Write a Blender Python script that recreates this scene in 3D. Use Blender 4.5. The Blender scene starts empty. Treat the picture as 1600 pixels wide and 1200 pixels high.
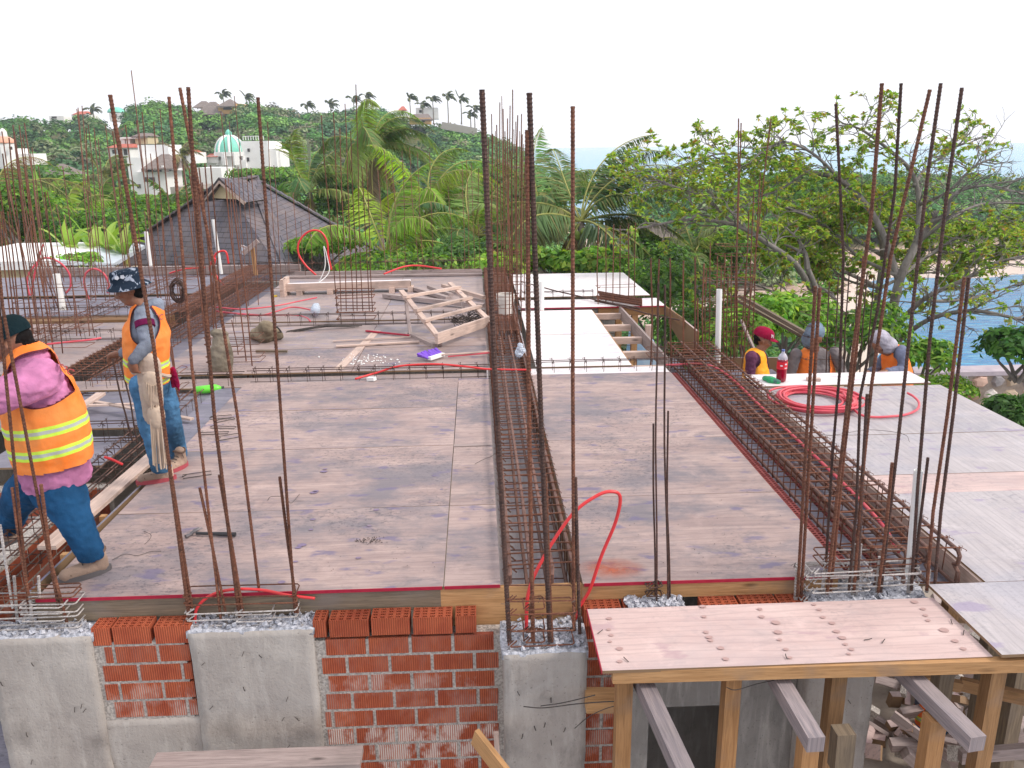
import bpy, bmesh, math, random
import numpy as np
from mathutils import Vector, Matrix, noise
rnd = random.Random(7)
nr = np.random.RandomState(11)
S = bpy.context.scene
COL = S.collection
R = math.radians

# ---------------------------------------------------------------- camera
FPX, HC, ROLL = 1280.0, 2.57, 0.011          # focal length in px of a 1600 px wide frame, eye height over the deck
def _cam_axes():
    a = Vector((742-800, -(232-600), -FPX)); b = Vector((1742-800, -(232-1000*ROLL-600), -FPX))
    Y = a.normalized(); Z = b.cross(a).normalized()
    if Z.y < 0: Z = -Z
    return Y.cross(Z), Y, Z
AX, AY, AZ = _cam_axes()
RM = Matrix((AX, AY, AZ))                    # camera -> world
CAMP = Vector((0, 0, HC))
cd = bpy.data.cameras.new('camera'); cam = bpy.data.objects.new('camera', cd); COL.objects.link(cam)
cam.matrix_world = Matrix.Translation(CAMP) @ RM.to_4x4()
cd.sensor_fit = 'HORIZONTAL'; cd.sensor_width = 36; cd.lens = 36*FPX/1600
cd.clip_start = 0.05; cd.clip_end = 60000
S.camera = cam
def ray(x, y): return RM @ Vector((x-800, -(y-600), -FPX))
def PZ(x, y, z=0.0):
    d = ray(x, y); return CAMP + d*((z-HC)/d.z)
def PY(x, y, Y):
    d = ray(x, y); return CAMP + d*(Y/d.y)

# ---------------------------------------------------------------- sky, sun, exposure
SUN_EL, SUN_AZ = R(40), R(104)               # azimuth from +Y towards +X
W = bpy.data.worlds.new('World'); S.world = W; W.use_nodes = True
nt = W.node_tree; bg = nt.nodes['Background']
sky = nt.nodes.new('ShaderNodeTexSky'); sky.sky_type = 'NISHITA'; sky.sun_disc = False
sky.sun_elevation = SUN_EL; sky.sun_rotation = SUN_AZ; sky.air_density = 1.2; sky.dust_density = 6; sky.ozone_density = 1.0
mx = nt.nodes.new('ShaderNodeMix'); mx.data_type = 'RGBA'
mx.inputs[0].default_value = 0.8
mx.inputs[7].default_value = (13.6, 13.6, 14.2, 1)   # thin bright overcast
nt.links.new(sky.outputs[0], mx.inputs[6]); nt.links.new(mx.outputs[2], bg.inputs[0])
bg.inputs[1].default_value = 0.099
sl = bpy.data.lights.new('sun', 'SUN'); sl.energy = 2.3; sl.angle = R(11); sl.color = (1.0, 0.93, 0.84)
so = bpy.data.objects.new('sun', sl); COL.objects.link(so)
sd = Vector((math.sin(SUN_AZ)*math.cos(SUN_EL), math.cos(SUN_AZ)*math.cos(SUN_EL), math.sin(SUN_EL)))
so.rotation_euler = sd.to_track_quat('Z', 'Y').to_euler(); so.location = (0, 0, 30)
S.view_settings.view_transform = 'Standard'; S.view_settings.look = 'None'
S.view_settings.exposure = 0.12; S.view_settings.gamma = 1
S.render.engine = 'CYCLES'
S.cycles.max_bounces = 5; S.cycles.transparent_max_bounces = 8

# ---------------------------------------------------------------- materials
def newmat(name, rough=0.8, metal=0.0, spec=0.3):
    m = bpy.data.materials.new(name); m.use_nodes = True
    b = m.node_tree.nodes['Principled BSDF']
    b.inputs['Roughness'].default_value = rough; b.inputs['Metallic'].default_value = metal
    b.inputs['Specular IOR Level'].default_value = spec
    return m, m.node_tree, b
class NT:
    """small node helper"""
    def __init__(s, nt): s.nt = nt
    def n(s, t, **k):
        o = s.nt.nodes.new(t)
        for a, v in k.items(): setattr(o, a, v)
        return o
    def l(s, a, b): s.nt.links.new(a, b)
    def coord(s, kind='Object', scale=(1, 1, 1), rot=(0, 0, 0)):
        c = s.n('ShaderNodeTexCoord'); m = s.n('ShaderNodeMapping')
        m.inputs['Scale'].default_value = scale; m.inputs['Rotation'].default_value = rot
        s.l(c.outputs[kind], m.inputs[0]); return m.outputs[0]
    def noise(s, v, scale, detail=4, rough=0.55, dist=0.0):
        o = s.n('ShaderNodeTexNoise'); o.inputs['Scale'].default_value = scale
        o.inputs['Detail'].default_value = detail; o.inputs['Roughness'].default_value = rough
        o.inputs['Distortion'].default_value = dist
        if v is not None: s.l(v, o.inputs['Vector'])
        return o.outputs[0]
    def ramp(s, f, stops):
        o = s.n('ShaderNodeValToRGB'); e = o.color_ramp.elements
        while len(e) < len(stops): e.new(0.5)
        for q, (p, c) in zip(e, stops):
            q.position = p; q.color = (c, c, c, 1) if not isinstance(c, (tuple, list)) else (*c, 1)
        s.l(f, o.inputs[0]); return o.outputs[0]
    def mix(s, f, a, b, mode='MIX'):
        o = s.n('ShaderNodeMix', data_type='RGBA', blend_type=mode)
        for i, v in ((0, f), (6, a), (7, b)):
            if isinstance(v, (int, float)): o.inputs[i].default_value = v
            elif isinstance(v, (tuple, list)): o.inputs[i].default_value = (*v, 1)
            else: s.l(v, o.inputs[i])
        return o.outputs[2]
    def bump(s, b, h, strength=0.4, dist=0.01):
        o = s.n('ShaderNodeBump'); o.inputs['Strength'].default_value = strength; o.inputs['Distance'].default_value = dist
        s.l(h, o.inputs['Height']); s.l(o.outputs[0], b.inputs['Normal'])
    def math(s, op, a, b=0.0):
        o = s.n('ShaderNodeMath', operation=op)
        for i, v in ((0, a), (1, b)):
            if isinstance(v, (int, float)): o.inputs[i].default_value = v
            else: s.l(v, o.inputs[i])
        return o.outputs[0]
    def rand(s): return s.n('ShaderNodeObjectInfo').outputs['Random']

def mottled(name, c1, c2, scale=8, rough=0.85, bump=0.3, bdist=0.004, stretch=(1, 1, 1), metal=0.0, spec=0.3, tint=0.0, fine=None, kind='Object'):
    m, t, b = newmat(name, rough, metal, spec); h = NT(t)
    v = h.coord(kind, stretch); f = h.noise(v, scale, 6, 0.6)
    c = h.mix(h.ramp(f, [(0.3, 0.0), (0.7, 1.0)]), c1, c2)
    if fine:
        c = h.mix(h.ramp(h.noise(v, fine, 3), [(0.42, 0.0), (0.6, 1.0)]), c, tuple(x*0.72 for x in c1))
    if tint:
        g = h.math('ADD', h.math('MULTIPLY', h.rand(), tint), 1-tint/2)
        cc = h.n('ShaderNodeCombineColor'); [h.l(g, cc.inputs[i]) for i in range(3)]
        c = h.mix(1.0, c, cc.outputs[0], 'MULTIPLY')
    h.l(c, b.inputs['Base Color'])
    if bump: h.bump(b, h.noise(v, scale*4, 5), bump, bdist)
    return m

def plywood(name, base, dark, stain, stain_amt, grain_axis=0, rough=0.62, knots=True, blue=(0.22, 0.2, 0.3)):
    m, t, b = newmat(name, rough, 0, 0.35); h = NT(t)
    tc = h.n('ShaderNodeTexCoord'); geo = h.n('ShaderNodeNewGeometry')
    rv = h.n('ShaderNodeVectorMath', operation='ADD')
    r = h.rand(); cx = h.n('ShaderNodeCombineXYZ')
    for i, k in enumerate((37.0, 91.0, 13.0)): h.l(h.math('MULTIPLY', r, k), cx.inputs[i])
    h.l(geo.outputs['Position'], rv.inputs[0]); h.l(cx.outputs[0], rv.inputs[1])
    P = rv.outputs[0]
    def sc(s):
        q = h.n('ShaderNodeMapping'); q.inputs['Scale'].default_value = s; h.l(P, q.inputs[0]); return q.outputs[0]
    gs = (0.8, 4.2, 1) if grain_axis == 0 else (4.2, 0.8, 1)
    fs = (3.0, 42, 1) if grain_axis == 0 else (42, 3.0, 1)
    grain = h.noise(sc(gs), 1.6, 8, 0.62, 1.2)
    fine = h.noise(sc(fs), 1.5, 4, 0.6)
    c = h.mix(h.ramp(grain, [(0.34, 0.0), (0.66, 1.0)]), dark, base)
    c = h.mix(h.ramp(fine, [(0.3, 0.26), (0.48, 0.0)]), c, tuple(x*0.62 for x in dark))
    # cathedral grain lines
    wv = h.n('ShaderNodeTexWave', wave_type='BANDS', bands_direction='Y' if grain_axis == 0 else 'X')
    wv.inputs['Scale'].default_value = 3.2; wv.inputs['Distortion'].default_value = 7.0; wv.inputs['Detail'].default_value = 3
    wv.inputs['Detail Scale'].default_value = 0.8
    h.l(sc((0.35, 1.6, 1) if grain_axis == 0 else (1.6, 0.35, 1)), wv.inputs['Vector'])
    c = h.mix(h.ramp(wv.outputs['Color'], [(0.0, 0.34), (0.14, 0.0)]), c, tuple(x*0.7 for x in dark))
    # cement grey patches and purple-blue pencil / water stains
    st = h.noise(sc((0.8, 1.1, 1)), 1.15, 9, 0.68)
    c = h.mix(h.math('MULTIPLY', h.ramp(st, [(0.47, 0.0), (0.62, 1.0)]), stain_amt), c, stain)
    s2 = h.noise(sc((1, 1.3, 1)), 4.5, 8, 0.75, .6)
    c = h.mix(h.math('MULTIPLY', h.ramp(s2, [(0.53, 0.0), (0.66, 1.0)]), stain_amt*.6), c, tuple(x*0.75 for x in stain))
    s3 = h.noise(sc((1, 1.2, 1)), 2.2, 7, 0.7, .4)
    c = h.mix(h.math('MULTIPLY', h.ramp(s3, [(0.56, 0.0), (0.7, 1.0)]), .35), c, tuple(min(.9, x*1.35) for x in base))
    sp = h.noise(sc((1, 1.6, 1)), 26, 4, 0.7)
    area = h.ramp(h.noise(sc((1, 1, 1)), 0.9, 3), [(0.46, 0.0), (0.6, 1.0)])
    c = h.mix(h.math('MULTIPLY', h.math('MULTIPLY', h.ramp(sp, [(0.55, 0.0), (0.61, 1.0)]), area), 0.7*stain_amt+0.1), c, tuple(x*0.5 for x in stain))
    b2 = h.noise(sc((1.5, 3.2, 1)), 2.6, 4, 0.5)
    c = h.mix(h.math('MULTIPLY', h.ramp(b2, [(0.6, 0.0), (0.68, 1.0)]), 0.7), c, blue)
    if knots:
        vo = h.n('ShaderNodeTexVoronoi'); vo.inputs['Scale'].default_value = 1.0
        vo.inputs['Randomness'].default_value = 0.75
        h.l(sc((4.2, 8.5, 1) if grain_axis == 0 else (8.5, 4.2, 1)), vo.inputs['Vector'])
        gate = h.ramp(vo.outputs['Color'], [(0.52, 0.0), (0.56, 1.0)])
        c = h.mix(h.math('MULTIPLY', h.ramp(vo.outputs['Distance'], [(0.06, 1.0), (0.16, 0.0)]), h.math('MULTIPLY', gate, 0.5)), c, tuple(x*0.5 for x in dark))
    sep = h.n('ShaderNodeVectorMath', operation='DOT_PRODUCT')
    g = h.math('ADD', h.math('MULTIPLY', r, 0.16), 0.92)
    cc = h.n('ShaderNodeCombineColor'); [h.l(g, cc.inputs[i]) for i in range(3)]
    c = h.mix(1.0, c, cc.outputs[0], 'MULTIPLY')
    # raw ply edges, colour darkened to paint the shade of the seam gaps
    wv2 = h.n('ShaderNodeSeparateXYZ'); h.l(geo.outputs['Normal'], wv2.inputs[0])
    up = h.math('GREATER_THAN', wv2.outputs[2], 0.5)
    c = h.mix(up, (0.24, 0.15, 0.085), c)
    h.l(c, b.inputs['Base Color'])
    h.l(h.ramp(st, [(0.4, rough-0.1), (0.7, rough+0.15)]), b.inputs['Roughness'])
    h.bump(b, h.math('ADD', fine, grain), 0.16, 0.004)
    return m
M = {}
M['ply'] = plywood('ply_weathered', (0.44, 0.325, 0.295), (0.29, 0.21, 0.20), (0.165, 0.155, 0.18), 0.8, blue=(0.14, 0.12, 0.21))
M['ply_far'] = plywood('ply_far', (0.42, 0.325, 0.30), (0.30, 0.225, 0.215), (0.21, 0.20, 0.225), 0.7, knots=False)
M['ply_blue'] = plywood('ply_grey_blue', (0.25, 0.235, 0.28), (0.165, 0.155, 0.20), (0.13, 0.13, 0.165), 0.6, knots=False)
M['ply_cool'] = plywood('ply_pale_grey', (0.50, 0.455, 0.465), (0.40, 0.36, 0.37), (0.34, 0.34, 0.40), 0.5, grain_axis=1, knots=False, blue=(0.3, 0.25, 0.36))
M['ply_white'] = plywood('ply_new_sky_glare', (0.84, 0.79, 0.80), (0.74, 0.67, 0.68), (0.66, 0.64, 0.68), 0.4, knots=False, rough=0.5, blue=(0.55, 0.45, 0.52))  # new ply, with the sky glare painted in as a near-white colour
M['ply_pink'] = plywood('ply_pink_new', (0.60, 0.45, 0.42), (0.50, 0.36, 0.34), (0.38, 0.32, 0.33), 0.5, blue=(0.4, 0.27, 0.29), knots=False)
M['red_edge'] = mottled('red_edge_paint', (0.34, 0.01, 0.035), (0.42, 0.02, 0.05), 20, 0.6, 0)
def lumber(name, c1, c2, kind='Object'):
    m, t, b = newmat(name, 0.75); h = NT(t)
    tc = h.n('ShaderNodeTexCoord')
    # long axis of each board carries the grain: boards are unwrapped to (along, across)
    def sc(s):
        q = h.n('ShaderNodeMapping'); q.inputs['Scale'].default_value = s; h.l(tc.outputs['UV'], q.inputs[0]); return q.outputs[0]
    g = h.noise(sc((1.5, 28, 1)), 1.5, 6, 0.6, 0.8); f = h.noise(sc((6, 120, 1)), 1.2, 3)
    c = h.mix(h.ramp(g, [(0.32, 0.0), (0.68, 1.0)]), c1, c2)
    c = h.mix(h.ramp(f, [(0.35, 0.4), (0.5, 0.0)]), c, tuple(x*0.55 for x in c1))
    k = h.n('ShaderNodeTexVoronoi'); k.inputs['Scale'].default_value = 1.0; h.l(sc((2.6, 9, 1)), k.inputs['Vector'])
    gate = h.ramp(k.outputs['Color'], [(0.6, 0.0), (0.64, 1.0)])
    c = h.mix(h.math('MULTIPLY', h.ramp(k.outputs['Distance'], [(0.05, 1.0), (0.17, 0.0)]), gate), c, tuple(x*0.4 for x in c1))
    gm = h.noise(h.coord('Object'), 3.0, 5)
    c = h.mix(h.ramp(gm, [(0.52, 0.0), (0.7, 0.45)]), c, (0.2, 0.17, 0.16))
    g2 = h.math('ADD', h.math('MULTIPLY', h.rand(), 0.3), 0.85)
    cc = h.n('ShaderNodeCombineColor'); [h.l(g2, cc.inputs[i]) for i in range(3)]
    c = h.mix(1.0, c, cc.outputs[0], 'MULTIPLY')
    h.l(c, b.inputs['Base Color']); h.bump(b, f, 0.25, 0.003)
    return m
M['wood'] = lumber('lumber_fresh', (0.38, 0.20, 0.085), (0.54, 0.31, 0.145))
M['wood_post'] = lumber('lumber_orange_brown', (0.29, 0.145, 0.06), (0.42, 0.225, 0.10))
M['wood_grey'] = lumber('lumber_grey', (0.19, 0.165, 0.18), (0.34, 0.28, 0.28))
M['wood_old'] = lumber('lumber_weathered', (0.30, 0.235, 0.225), (0.46, 0.37, 0.35))
M['wood_pale'] = lumber('lumber_pale', (0.48, 0.35, 0.30), (0.64, 0.49, 0.42))
M['wood_brown'] = lumber('lumber_brown', (0.22, 0.12, 0.055), (0.34, 0.19, 0.09))
M['wood_dark'] = lumber('lumber_dark', (0.13, 0.10, 0.075), (0.25, 0.19, 0.13))
def steel(name, c1, c2, c3, rough=0.7, metal=0.25):
    m, t, b = newmat(name, rough, metal, 0.4); h = NT(t)
    v = h.coord('Object'); f = h.noise(v, 14, 6, 0.7); g = h.noise(v, 90, 3, 0.6)
    c = h.mix(h.ramp(f, [(0.35, 0.0), (0.65, 1.0)]), c1, c2)
    c = h.mix(h.ramp(g, [(0.5, 0.0), (0.7, 0.8)]), c, c3)
    g2 = h.math('ADD', h.math('MULTIPLY', h.rand(), 0.5), 0.75)
    cc = h.n('ShaderNodeCombineColor'); [h.l(g2, cc.inputs[i]) for i in range(3)]
    c = h.mix(1.0, c, cc.outputs[0], 'MULTIPLY')
    h.l(c, b.inputs['Base Color']); h.bump(b, g, 0.5, 0.002)
    return m
M['rebar'] = steel('rebar_rust', (0.075, 0.03, 0.02), (0.19, 0.07, 0.04), (0.28, 0.13, 0.075))
M['rebar_dark'] = steel('rebar_dark_rust', (0.035, 0.022, 0.02), (0.09, 0.045, 0.035), (0.15, 0.08, 0.06))
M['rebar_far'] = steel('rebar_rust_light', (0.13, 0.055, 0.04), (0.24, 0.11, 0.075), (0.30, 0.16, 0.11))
M['steel'] = steel('rebar_grey', (0.085, 0.046, 0.038), (0.20, 0.115, 0.095), (0.20, 0.08, 0.045), 0.6, 0.3)
M['cemented'] = steel('cemented_steel', (0.30, 0.27, 0.26), (0.52, 0.49, 0.48), (0.16, 0.11, 0.09), 0.9, 0.0)
M['wire'] = mottled('tie_wire', (0.04, 0.035, 0.035), (0.11, 0.09, 0.08), 30, 0.6, 0, metal=0.3)
def concrete(name, c1, c2, streak=True):
    m, t, b = newmat(name, 0.9, 0, 0.2); h = NT(t)
    v = h.coord('Object'); f = h.noise(v, 2.2, 8, 0.62, 0.4)
    c = h.mix(h.ramp(f, [(0.3, 0.0), (0.7, 1.0)]), c1, c2)
    s = h.noise(h.coord('Object', (6, 6, 0.8)), 2.4, 6, 0.65, 0.5)
    c = h.mix(h.ramp(s, [(0.5, 0.0), (0.72, 0.55)]), c, (0.52, 0.48, 0.45))
    d = h.noise(h.coord('Object', (1, 1, 0.5)), 3.4, 7, 0.7)
    c = h.mix(h.ramp(d, [(0.54, 0.0), (0.7, 0.6)]), c, tuple(x*0.58 for x in c1))
    p = h.noise(v, 55, 3, 0.6)
    c = h.mix(h.ramp(p, [(0.30, 0.55), (0.36, 0.0)]), c, (0.12, 0.11, 0.10))
    h.l(c, b.inputs['Base Color'])
    h.bump(b, h.math('ADD', h.math('MULTIPLY', f, 2.0), h.math('MULTIPLY', p, 0.35)), 0.5, 0.02)
    return m
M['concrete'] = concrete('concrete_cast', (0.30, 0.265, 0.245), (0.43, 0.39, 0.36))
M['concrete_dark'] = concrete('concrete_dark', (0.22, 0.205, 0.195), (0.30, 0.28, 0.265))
M['mortar'] = mottled('mortar', (0.40, 0.36, 0.33), (0.56, 0.51, 0.47), 18, 0.95, 0.7, 0.012, fine=60)
M['mortar_rough'] = mottled('mortar_rough', (0.46, 0.47, 0.53), (0.72, 0.72, 0.78), 16, 0.95, 0.9, 0.02, fine=38)
def brickmat(name):
    m, t, b = newmat(name, 0.85, 0, 0.2); h = NT(t)
    v = h.coord('Object'); f = h.noise(v, 7, 5, 0.6)
    c = h.mix(h.ramp(f, [(0.3, 0.0), (0.7, 1.0)]), (0.33, 0.068, 0.035), (0.49, 0.13, 0.06))
    at = h.n('ShaderNodeAttribute', attribute_name='tone')
    c = h.mix(1.0, c, at.outputs['Color'], 'MULTIPLY')
    # grooves: fine vertical ribs pressed into the clay
    sx = h.n('ShaderNodeSeparateXYZ'); h.l(h.coord('Object'), sx.inputs[0])
    w = h.math('SINE', h.math('MULTIPLY', h.math('ADD', sx.outputs[0], sx.outputs[1]), 2*math.pi/0.0135))
    g = h.ramp(w, [(0.0, 0.45), (0.35, 0.0)])
    c = h.mix(g, c, (0.13, 0.022, 0.012))
    # smeared mortar held in the grooves
    sm = h.ramp(h.noise(h.coord('Object', (1, 1, 0.7)), 5.5, 6, 0.6), [(0.46, 0.0), (0.58, 1.0)])
    at2 = h.n('ShaderNodeAttribute', attribute_name='smear')
    gr = h.ramp(w, [(0.45, 1.0), (0.62, 0.0)])
    c = h.mix(h.math('MULTIPLY', h.math('MULTIPLY', sm, gr), at2.outputs['Fac']), c, (0.62, 0.52, 0.47))
    h.l(c, b.inputs['Base Color']); h.bump(b, w, 0.6, 0.004)
    return m
M['brick'] = brickmat('hollow_clay_brick')
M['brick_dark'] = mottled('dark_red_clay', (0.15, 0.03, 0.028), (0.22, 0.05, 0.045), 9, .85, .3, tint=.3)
M['hole'] = mottled('clay_hole', (0.05, 0.012, 0.008), (0.09, 0.02, 0.012), 20, 0.95, 0)
M['red_hose'] = mottled('red_plastic', (0.62, 0.022, 0.03), (0.72, 0.05, 0.05), 3, 0.35, 0, spec=0.5)
M['pink_hose'] = mottled('faded_red_plastic', (0.55, 0.045, 0.085), (0.70, 0.13, 0.15), 4, 0.45, 0, spec=0.4)
M['pvc'] = mottled('white_pvc', (0.74, 0.74, 0.74), (0.82, 0.82, 0.80), 5, 0.35, 0, spec=0.5)
def plain(name, c, rough=0.6, metal=0.0, spec=0.4):
    m, t, b = newmat(name, rough, metal, spec); h = NT(t)
    f = h.noise(h.coord('Object'), 12, 4)
    h.l(h.mix(h.ramp(f, [(0.3, 0.0), (0.7, 1.0)]), tuple(x*0.82 for x in c), c), b.inputs['Base Color']); return m

# ---------------------------------------------------------------- mesh helpers
def tag(o, label=None, cat=None, group=None, kind=None):
    for k, v in (('label', label), ('category', cat), ('group', group), ('kind', kind)):
        if v: o[k] = v
    return o
def root(name, label, cat, loc=(0, 0, 0), group=None):
    o = bpy.data.objects.new(name, None); COL.objects.link(o); o.location = loc
    o.empty_display_size = 0.1
    return tag(o, label, cat, group)
def chain_loc(o):
    v = Vector((0, 0, 0))
    while o is not None: v = v + o.location; o = o.parent
    return v
class MB:
    def __init__(s): s.v = []; s.f = []; s.mi = []; s.uv = {}; s.cur = 0; s.attr = None; s.av = []
    def add(s, vs, fs, uvs=None):
        n = len(s.v); s.v += [tuple(v) for v in vs]
        for i, f in enumerate(fs):
            if uvs: s.uv[len(s.f)] = uvs[i]
            s.f.append(tuple(a+n for a in f)); s.mi.append(s.cur)
        return s
    def beam(s, a, b, w, h, up=(0, 0, 1), twist=0.0):
        """box of section w (sideways) x h (up) from a to b, with uv along the grain"""
        a = Vector(a); b = Vector(b); d = (b-a); L = d.length; d.normalize()
        u = Vector(up)
        if abs(d.dot(u)) > 0.98: u = Vector((0, 1, 0))
        x = d.cross(u).normalized(); z = x.cross(d).normalized()
        if twist: q = Matrix.Rotation(twist, 3, d); x = q @ x; z = q @ z
        c = []
        for p in (a, b):
            for sx, sz in ((-1, -1), (1, -1), (1, 1), (-1, 1)): c.append(p + x*sx*w/2 + z*sz*h/2)
        o = rnd.random()*9
        fs = [(0, 3, 2, 1), (4, 5, 6, 7)]; uvs = [[(o, o), (o, o+h), (o+w*.2, o+h), (o+w*.2, o)]]*2
        for i in range(4):
            j = (i+1) % 4; wd = w if i % 2 == 0 else h
            fs.append((i, j, j+4, i+4)); q = o+i*0.37
            uvs.append([(o, q), (o, q+wd), (o+L, q+wd), (o+L, q)])
        return s.add(c, fs, uvs)
    def box(s, x0, x1, y0, y1, z0, z1):
        if (x1-x0) >= (y1-y0) and (x1-x0) >= (z1-z0): return s.beam((x0, (y0+y1)/2, (z0+z1)/2), (x1, (y0+y1)/2, (z0+z1)/2), y1-y0, z1-z0)
        if (y1-y0) >= (z1-z0): return s.beam(((x0+x1)/2, y0, (z0+z1)/2), ((x0+x1)/2, y1, (z0+z1)/2), x1-x0, z1-z0)
        return s.beam(((x0+x1)/2, (y0+y1)/2, z0), ((x0+x1)/2, (y0+y1)/2, z1), x1-x0, y1-y0, up=(0, 1, 0))
    def tube(s, pts, r, n=6, closed=False, rr=None):
        pts = [Vector(p) for p in pts]; m = len(pts); prev = None; ring = []
        for i, p in enumerate(pts):
            if closed: d = (pts[(i+1) % m]-pts[i-1])
            else: d = pts[min(i+1, m-1)]-pts[max(i-1, 0)]
            if d.length < 1e-9: d = Vector((0, 0, 1))
            d.normalize()
            if prev is None:
                u = Vector((0, 0, 1)) if abs(d.z) < 0.9 else Vector((1, 0, 0)); x = d.cross(u).normalized()
            else: x = (prev - d*prev.dot(d)).normalized()
            prev = x; y = d.cross(x)
            q = rr[i] if rr else r
            ring.append([p + x*math.cos(2*math.pi*k/n)*q + y*math.sin(2*math.pi*k/n)*q for k in range(n)])
        vs = [v for g in ring for v in g]; fs = []
        for i in range(m if closed else m-1):
            j = (i+1) % m
            for k in range(n): l = (k+1) % n; fs.append((i*n+k, i*n+l, j*n+l, j*n+k))
        if not closed: fs.append(tuple(reversed(range(n)))); fs.append(tuple((m-1)*n+k for k in range(n)))
        return s.add(vs, fs)
    def lathe(s, c, prof, n=20, sx=1, sy=1, axis=None):
        """prof: list of (r, z)"""
        vs = []; fs = []; c = Vector(c); Q = axis if axis is not None else Matrix.Identity(3)
        for r, z in prof:
            for k in range(n):
                a = 2*math.pi*k/n; vs.append(c + Q @ Vector((r*math.cos(a)*sx, r*math.sin(a)*sy, z)))
        for i in range(len(prof)-1):
            for k in range(n):
                l = (k+1) % n; fs.append((i*n+k, i*n+l, (i+1)*n+l, (i+1)*n+k))
        fs.append(tuple(reversed(range(n)))); fs.append(tuple((len(prof)-1)*n+k for k in range(n)))
        return s.add(vs, fs)
    def build(s, name, mat, parent=None, smooth=False, loc=None, origin=False):
        me = bpy.data.meshes.new(name)
        off = chain_loc(parent) if parent is not None else Vector((0, 0, 0))
        if loc is not None: off = off + Vector(loc)
        if origin and s.v:
            a = np.array(s.v); off = off + Vector(((a[:, 0].min()+a[:, 0].max())/2, (a[:, 1].min()+a[:, 1].max())/2, a[:, 2].min()))
        o = bpy.data.objects.new(name, me); COL.objects.link(o)
        me.from_pydata([(v[0]-off[0], v[1]-off[1], v[2]-off[2]) for v in s.v], [], s.f)
        for mm in (mat if isinstance(mat, (list, tuple)) else [mat]): me.materials.append(mm)
        if any(s.mi): me.polygons.foreach_set('material_index', s.mi)
        if s.uv:
            ul = me.uv_layers.new(name='UVMap'); arr = np.zeros((len(me.loops), 2), np.float32)
            k = 0
            for i, f in enumerate(s.f):
                q = s.uv.get(i)
                if q:
                    for j in range(len(f)): arr[k+j] = q[j]
                k += len(f)
            ul.data.foreach_set('uv', arr.ravel())
        if smooth: me.polygons.foreach_set('use_smooth', [True]*len(me.polygons))
        me.update()
        if parent is not None:
            o.parent = parent
            if loc is not None: o.location = loc
        elif origin or loc is not None: o.location = off
        return o
def copy_tree(o, parent=None):
    c = o.copy(); COL.objects.link(c)
    c.parent = parent
    for ch in KIDS.get(o.name, []): KIDS.setdefault(c.name, []).append(copy_tree(ch, c))
    return c
KIDS = {}
def kids(o):
    KIDS[o.name] = [x for x in COL.objects if x.parent == o]
    for k in KIDS[o.name]: kids(k)
    return o
def spline(pts, n=8, closed=False):
    pts = [Vector(p) for p in pts]; out = []; m = len(pts)
    for i in range(m if closed else m-1):
        p1 = pts[i]; p2 = pts[(i+1) % m]
        p0 = pts[i-1] if (closed or i > 0) else p1*2-p2
        p3 = pts[(i+2) % m] if (closed or i+2 < m) else p2*2-p1
        for k in range(n):
            t = k/n; out.append(0.5*((2*p1)+(p2-p0)*t+(2*p0-5*p1+4*p2-p3)*t*t+(3*p1-p0-3*p2+p3)*t*t*t))
    if not closed: out.append(pts[-1])
    return out
# ================================================================ FORMWORK DECK
def sheet(x0, x1, y0, y1, mat, label, z=0.0, name='plywood_sheet', tilt=0.0, group='plywood sheets decking the formwork', th=0.018, red=None):
    """one sheet of plywood, its own object, slightly bowed"""
    g = 0.003; nx = max(2, int((x1-x0)/0.4)); ny = max(2, int((y1-y0)/0.4)); b = MB(); vs = []; fs = []
    cx, cy = (x0+x1)/2, (y0+y1)/2; w = rnd.uniform(-.003, .003); rt = rnd.uniform(-.0012, .0012)
    for lay in (0, 1):
        for j in range(ny+1):
            for i in range(nx+1):
                x = x0+g+(x1-x0-2*g)*i/nx; y = y0+g+(y1-y0-2*g)*j/ny
                zz = z + w*math.cos((x-cx)*1.6) + tilt*(x-cx) - (th if lay else 0)
                vs.append((x+(y-cy)*rt, y-(x-cx)*rt, zz))
    N = (nx+1)*(ny+1)
    for j in range(ny):
        for i in range(nx):
            a = j*(nx+1)+i; fs.append((a, a+1, a+nx+2, a+nx+1)); fs.append((N+a, N+a+nx+1, N+a+nx+2, N+a+1))
    for i in range(nx):
        a = i; fs.append((a, N+a, N+a+1, a+1)); a = ny*(nx+1)+i; fs.append((a, a+1, N+a+1, N+a))
    for j in range(ny):
        a = j*(nx+1); fs.append((a, a+nx+1, N+a+nx+1, N+a)); a = a+nx; fs.append((a, N+a, N+a+nx+1, a+nx+1))
    b.add(vs, fs); o = b.build(name, M[mat], loc=(cx, cy, z)) if False else b.build(name, M[mat], origin=True)
    tag(o, label, 'plywood sheet', group)
    if red:
        e = MB()
        for (ax, ay, bx, by) in red: e.beam((ax, ay, z-0.008), (bx, by, z-0.008), 0.004, 0.021)
        e.build('painted_edge', M['red_edge'], o)
    return o
F0 = 4.48
sheet(-2.70, -0.25, F0, 5.67, 'ply', 'stained front plywood sheet with red painted edge, left of the central beam cage', red=[(-2.69, F0, -0.26, F0)])
sheet(-0.25, 0.10, F0, 5.67, 'ply', 'narrow front plywood strip with grey cement stains against the central beam cage', red=[(-0.245, F0, 0.095, F0)])
sheet(-2.70, -0.25, 5.67, 6.97, 'ply', 'second plywood sheet behind the front one, with dark tie marks, left of the central cage')
sheet(-0.25, 0.10, 5.67, 6.93, 'ply', 'second narrow plywood strip beside the central beam cage')
sheet(-2.70, -0.25, 6.97, 8.12, 'ply', 'third plywood sheet from the front, with loose stirrups on its left end')
sheet(-2.70, -0.25, 8.12, 9.20, 'ply', 'fourth plywood sheet, its back edge along the first cross joist cage')
sheet(-0.25, 0.10, 6.99, 9.20, 'ply', 'back narrow plywood strip beside the central beam cage')
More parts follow.
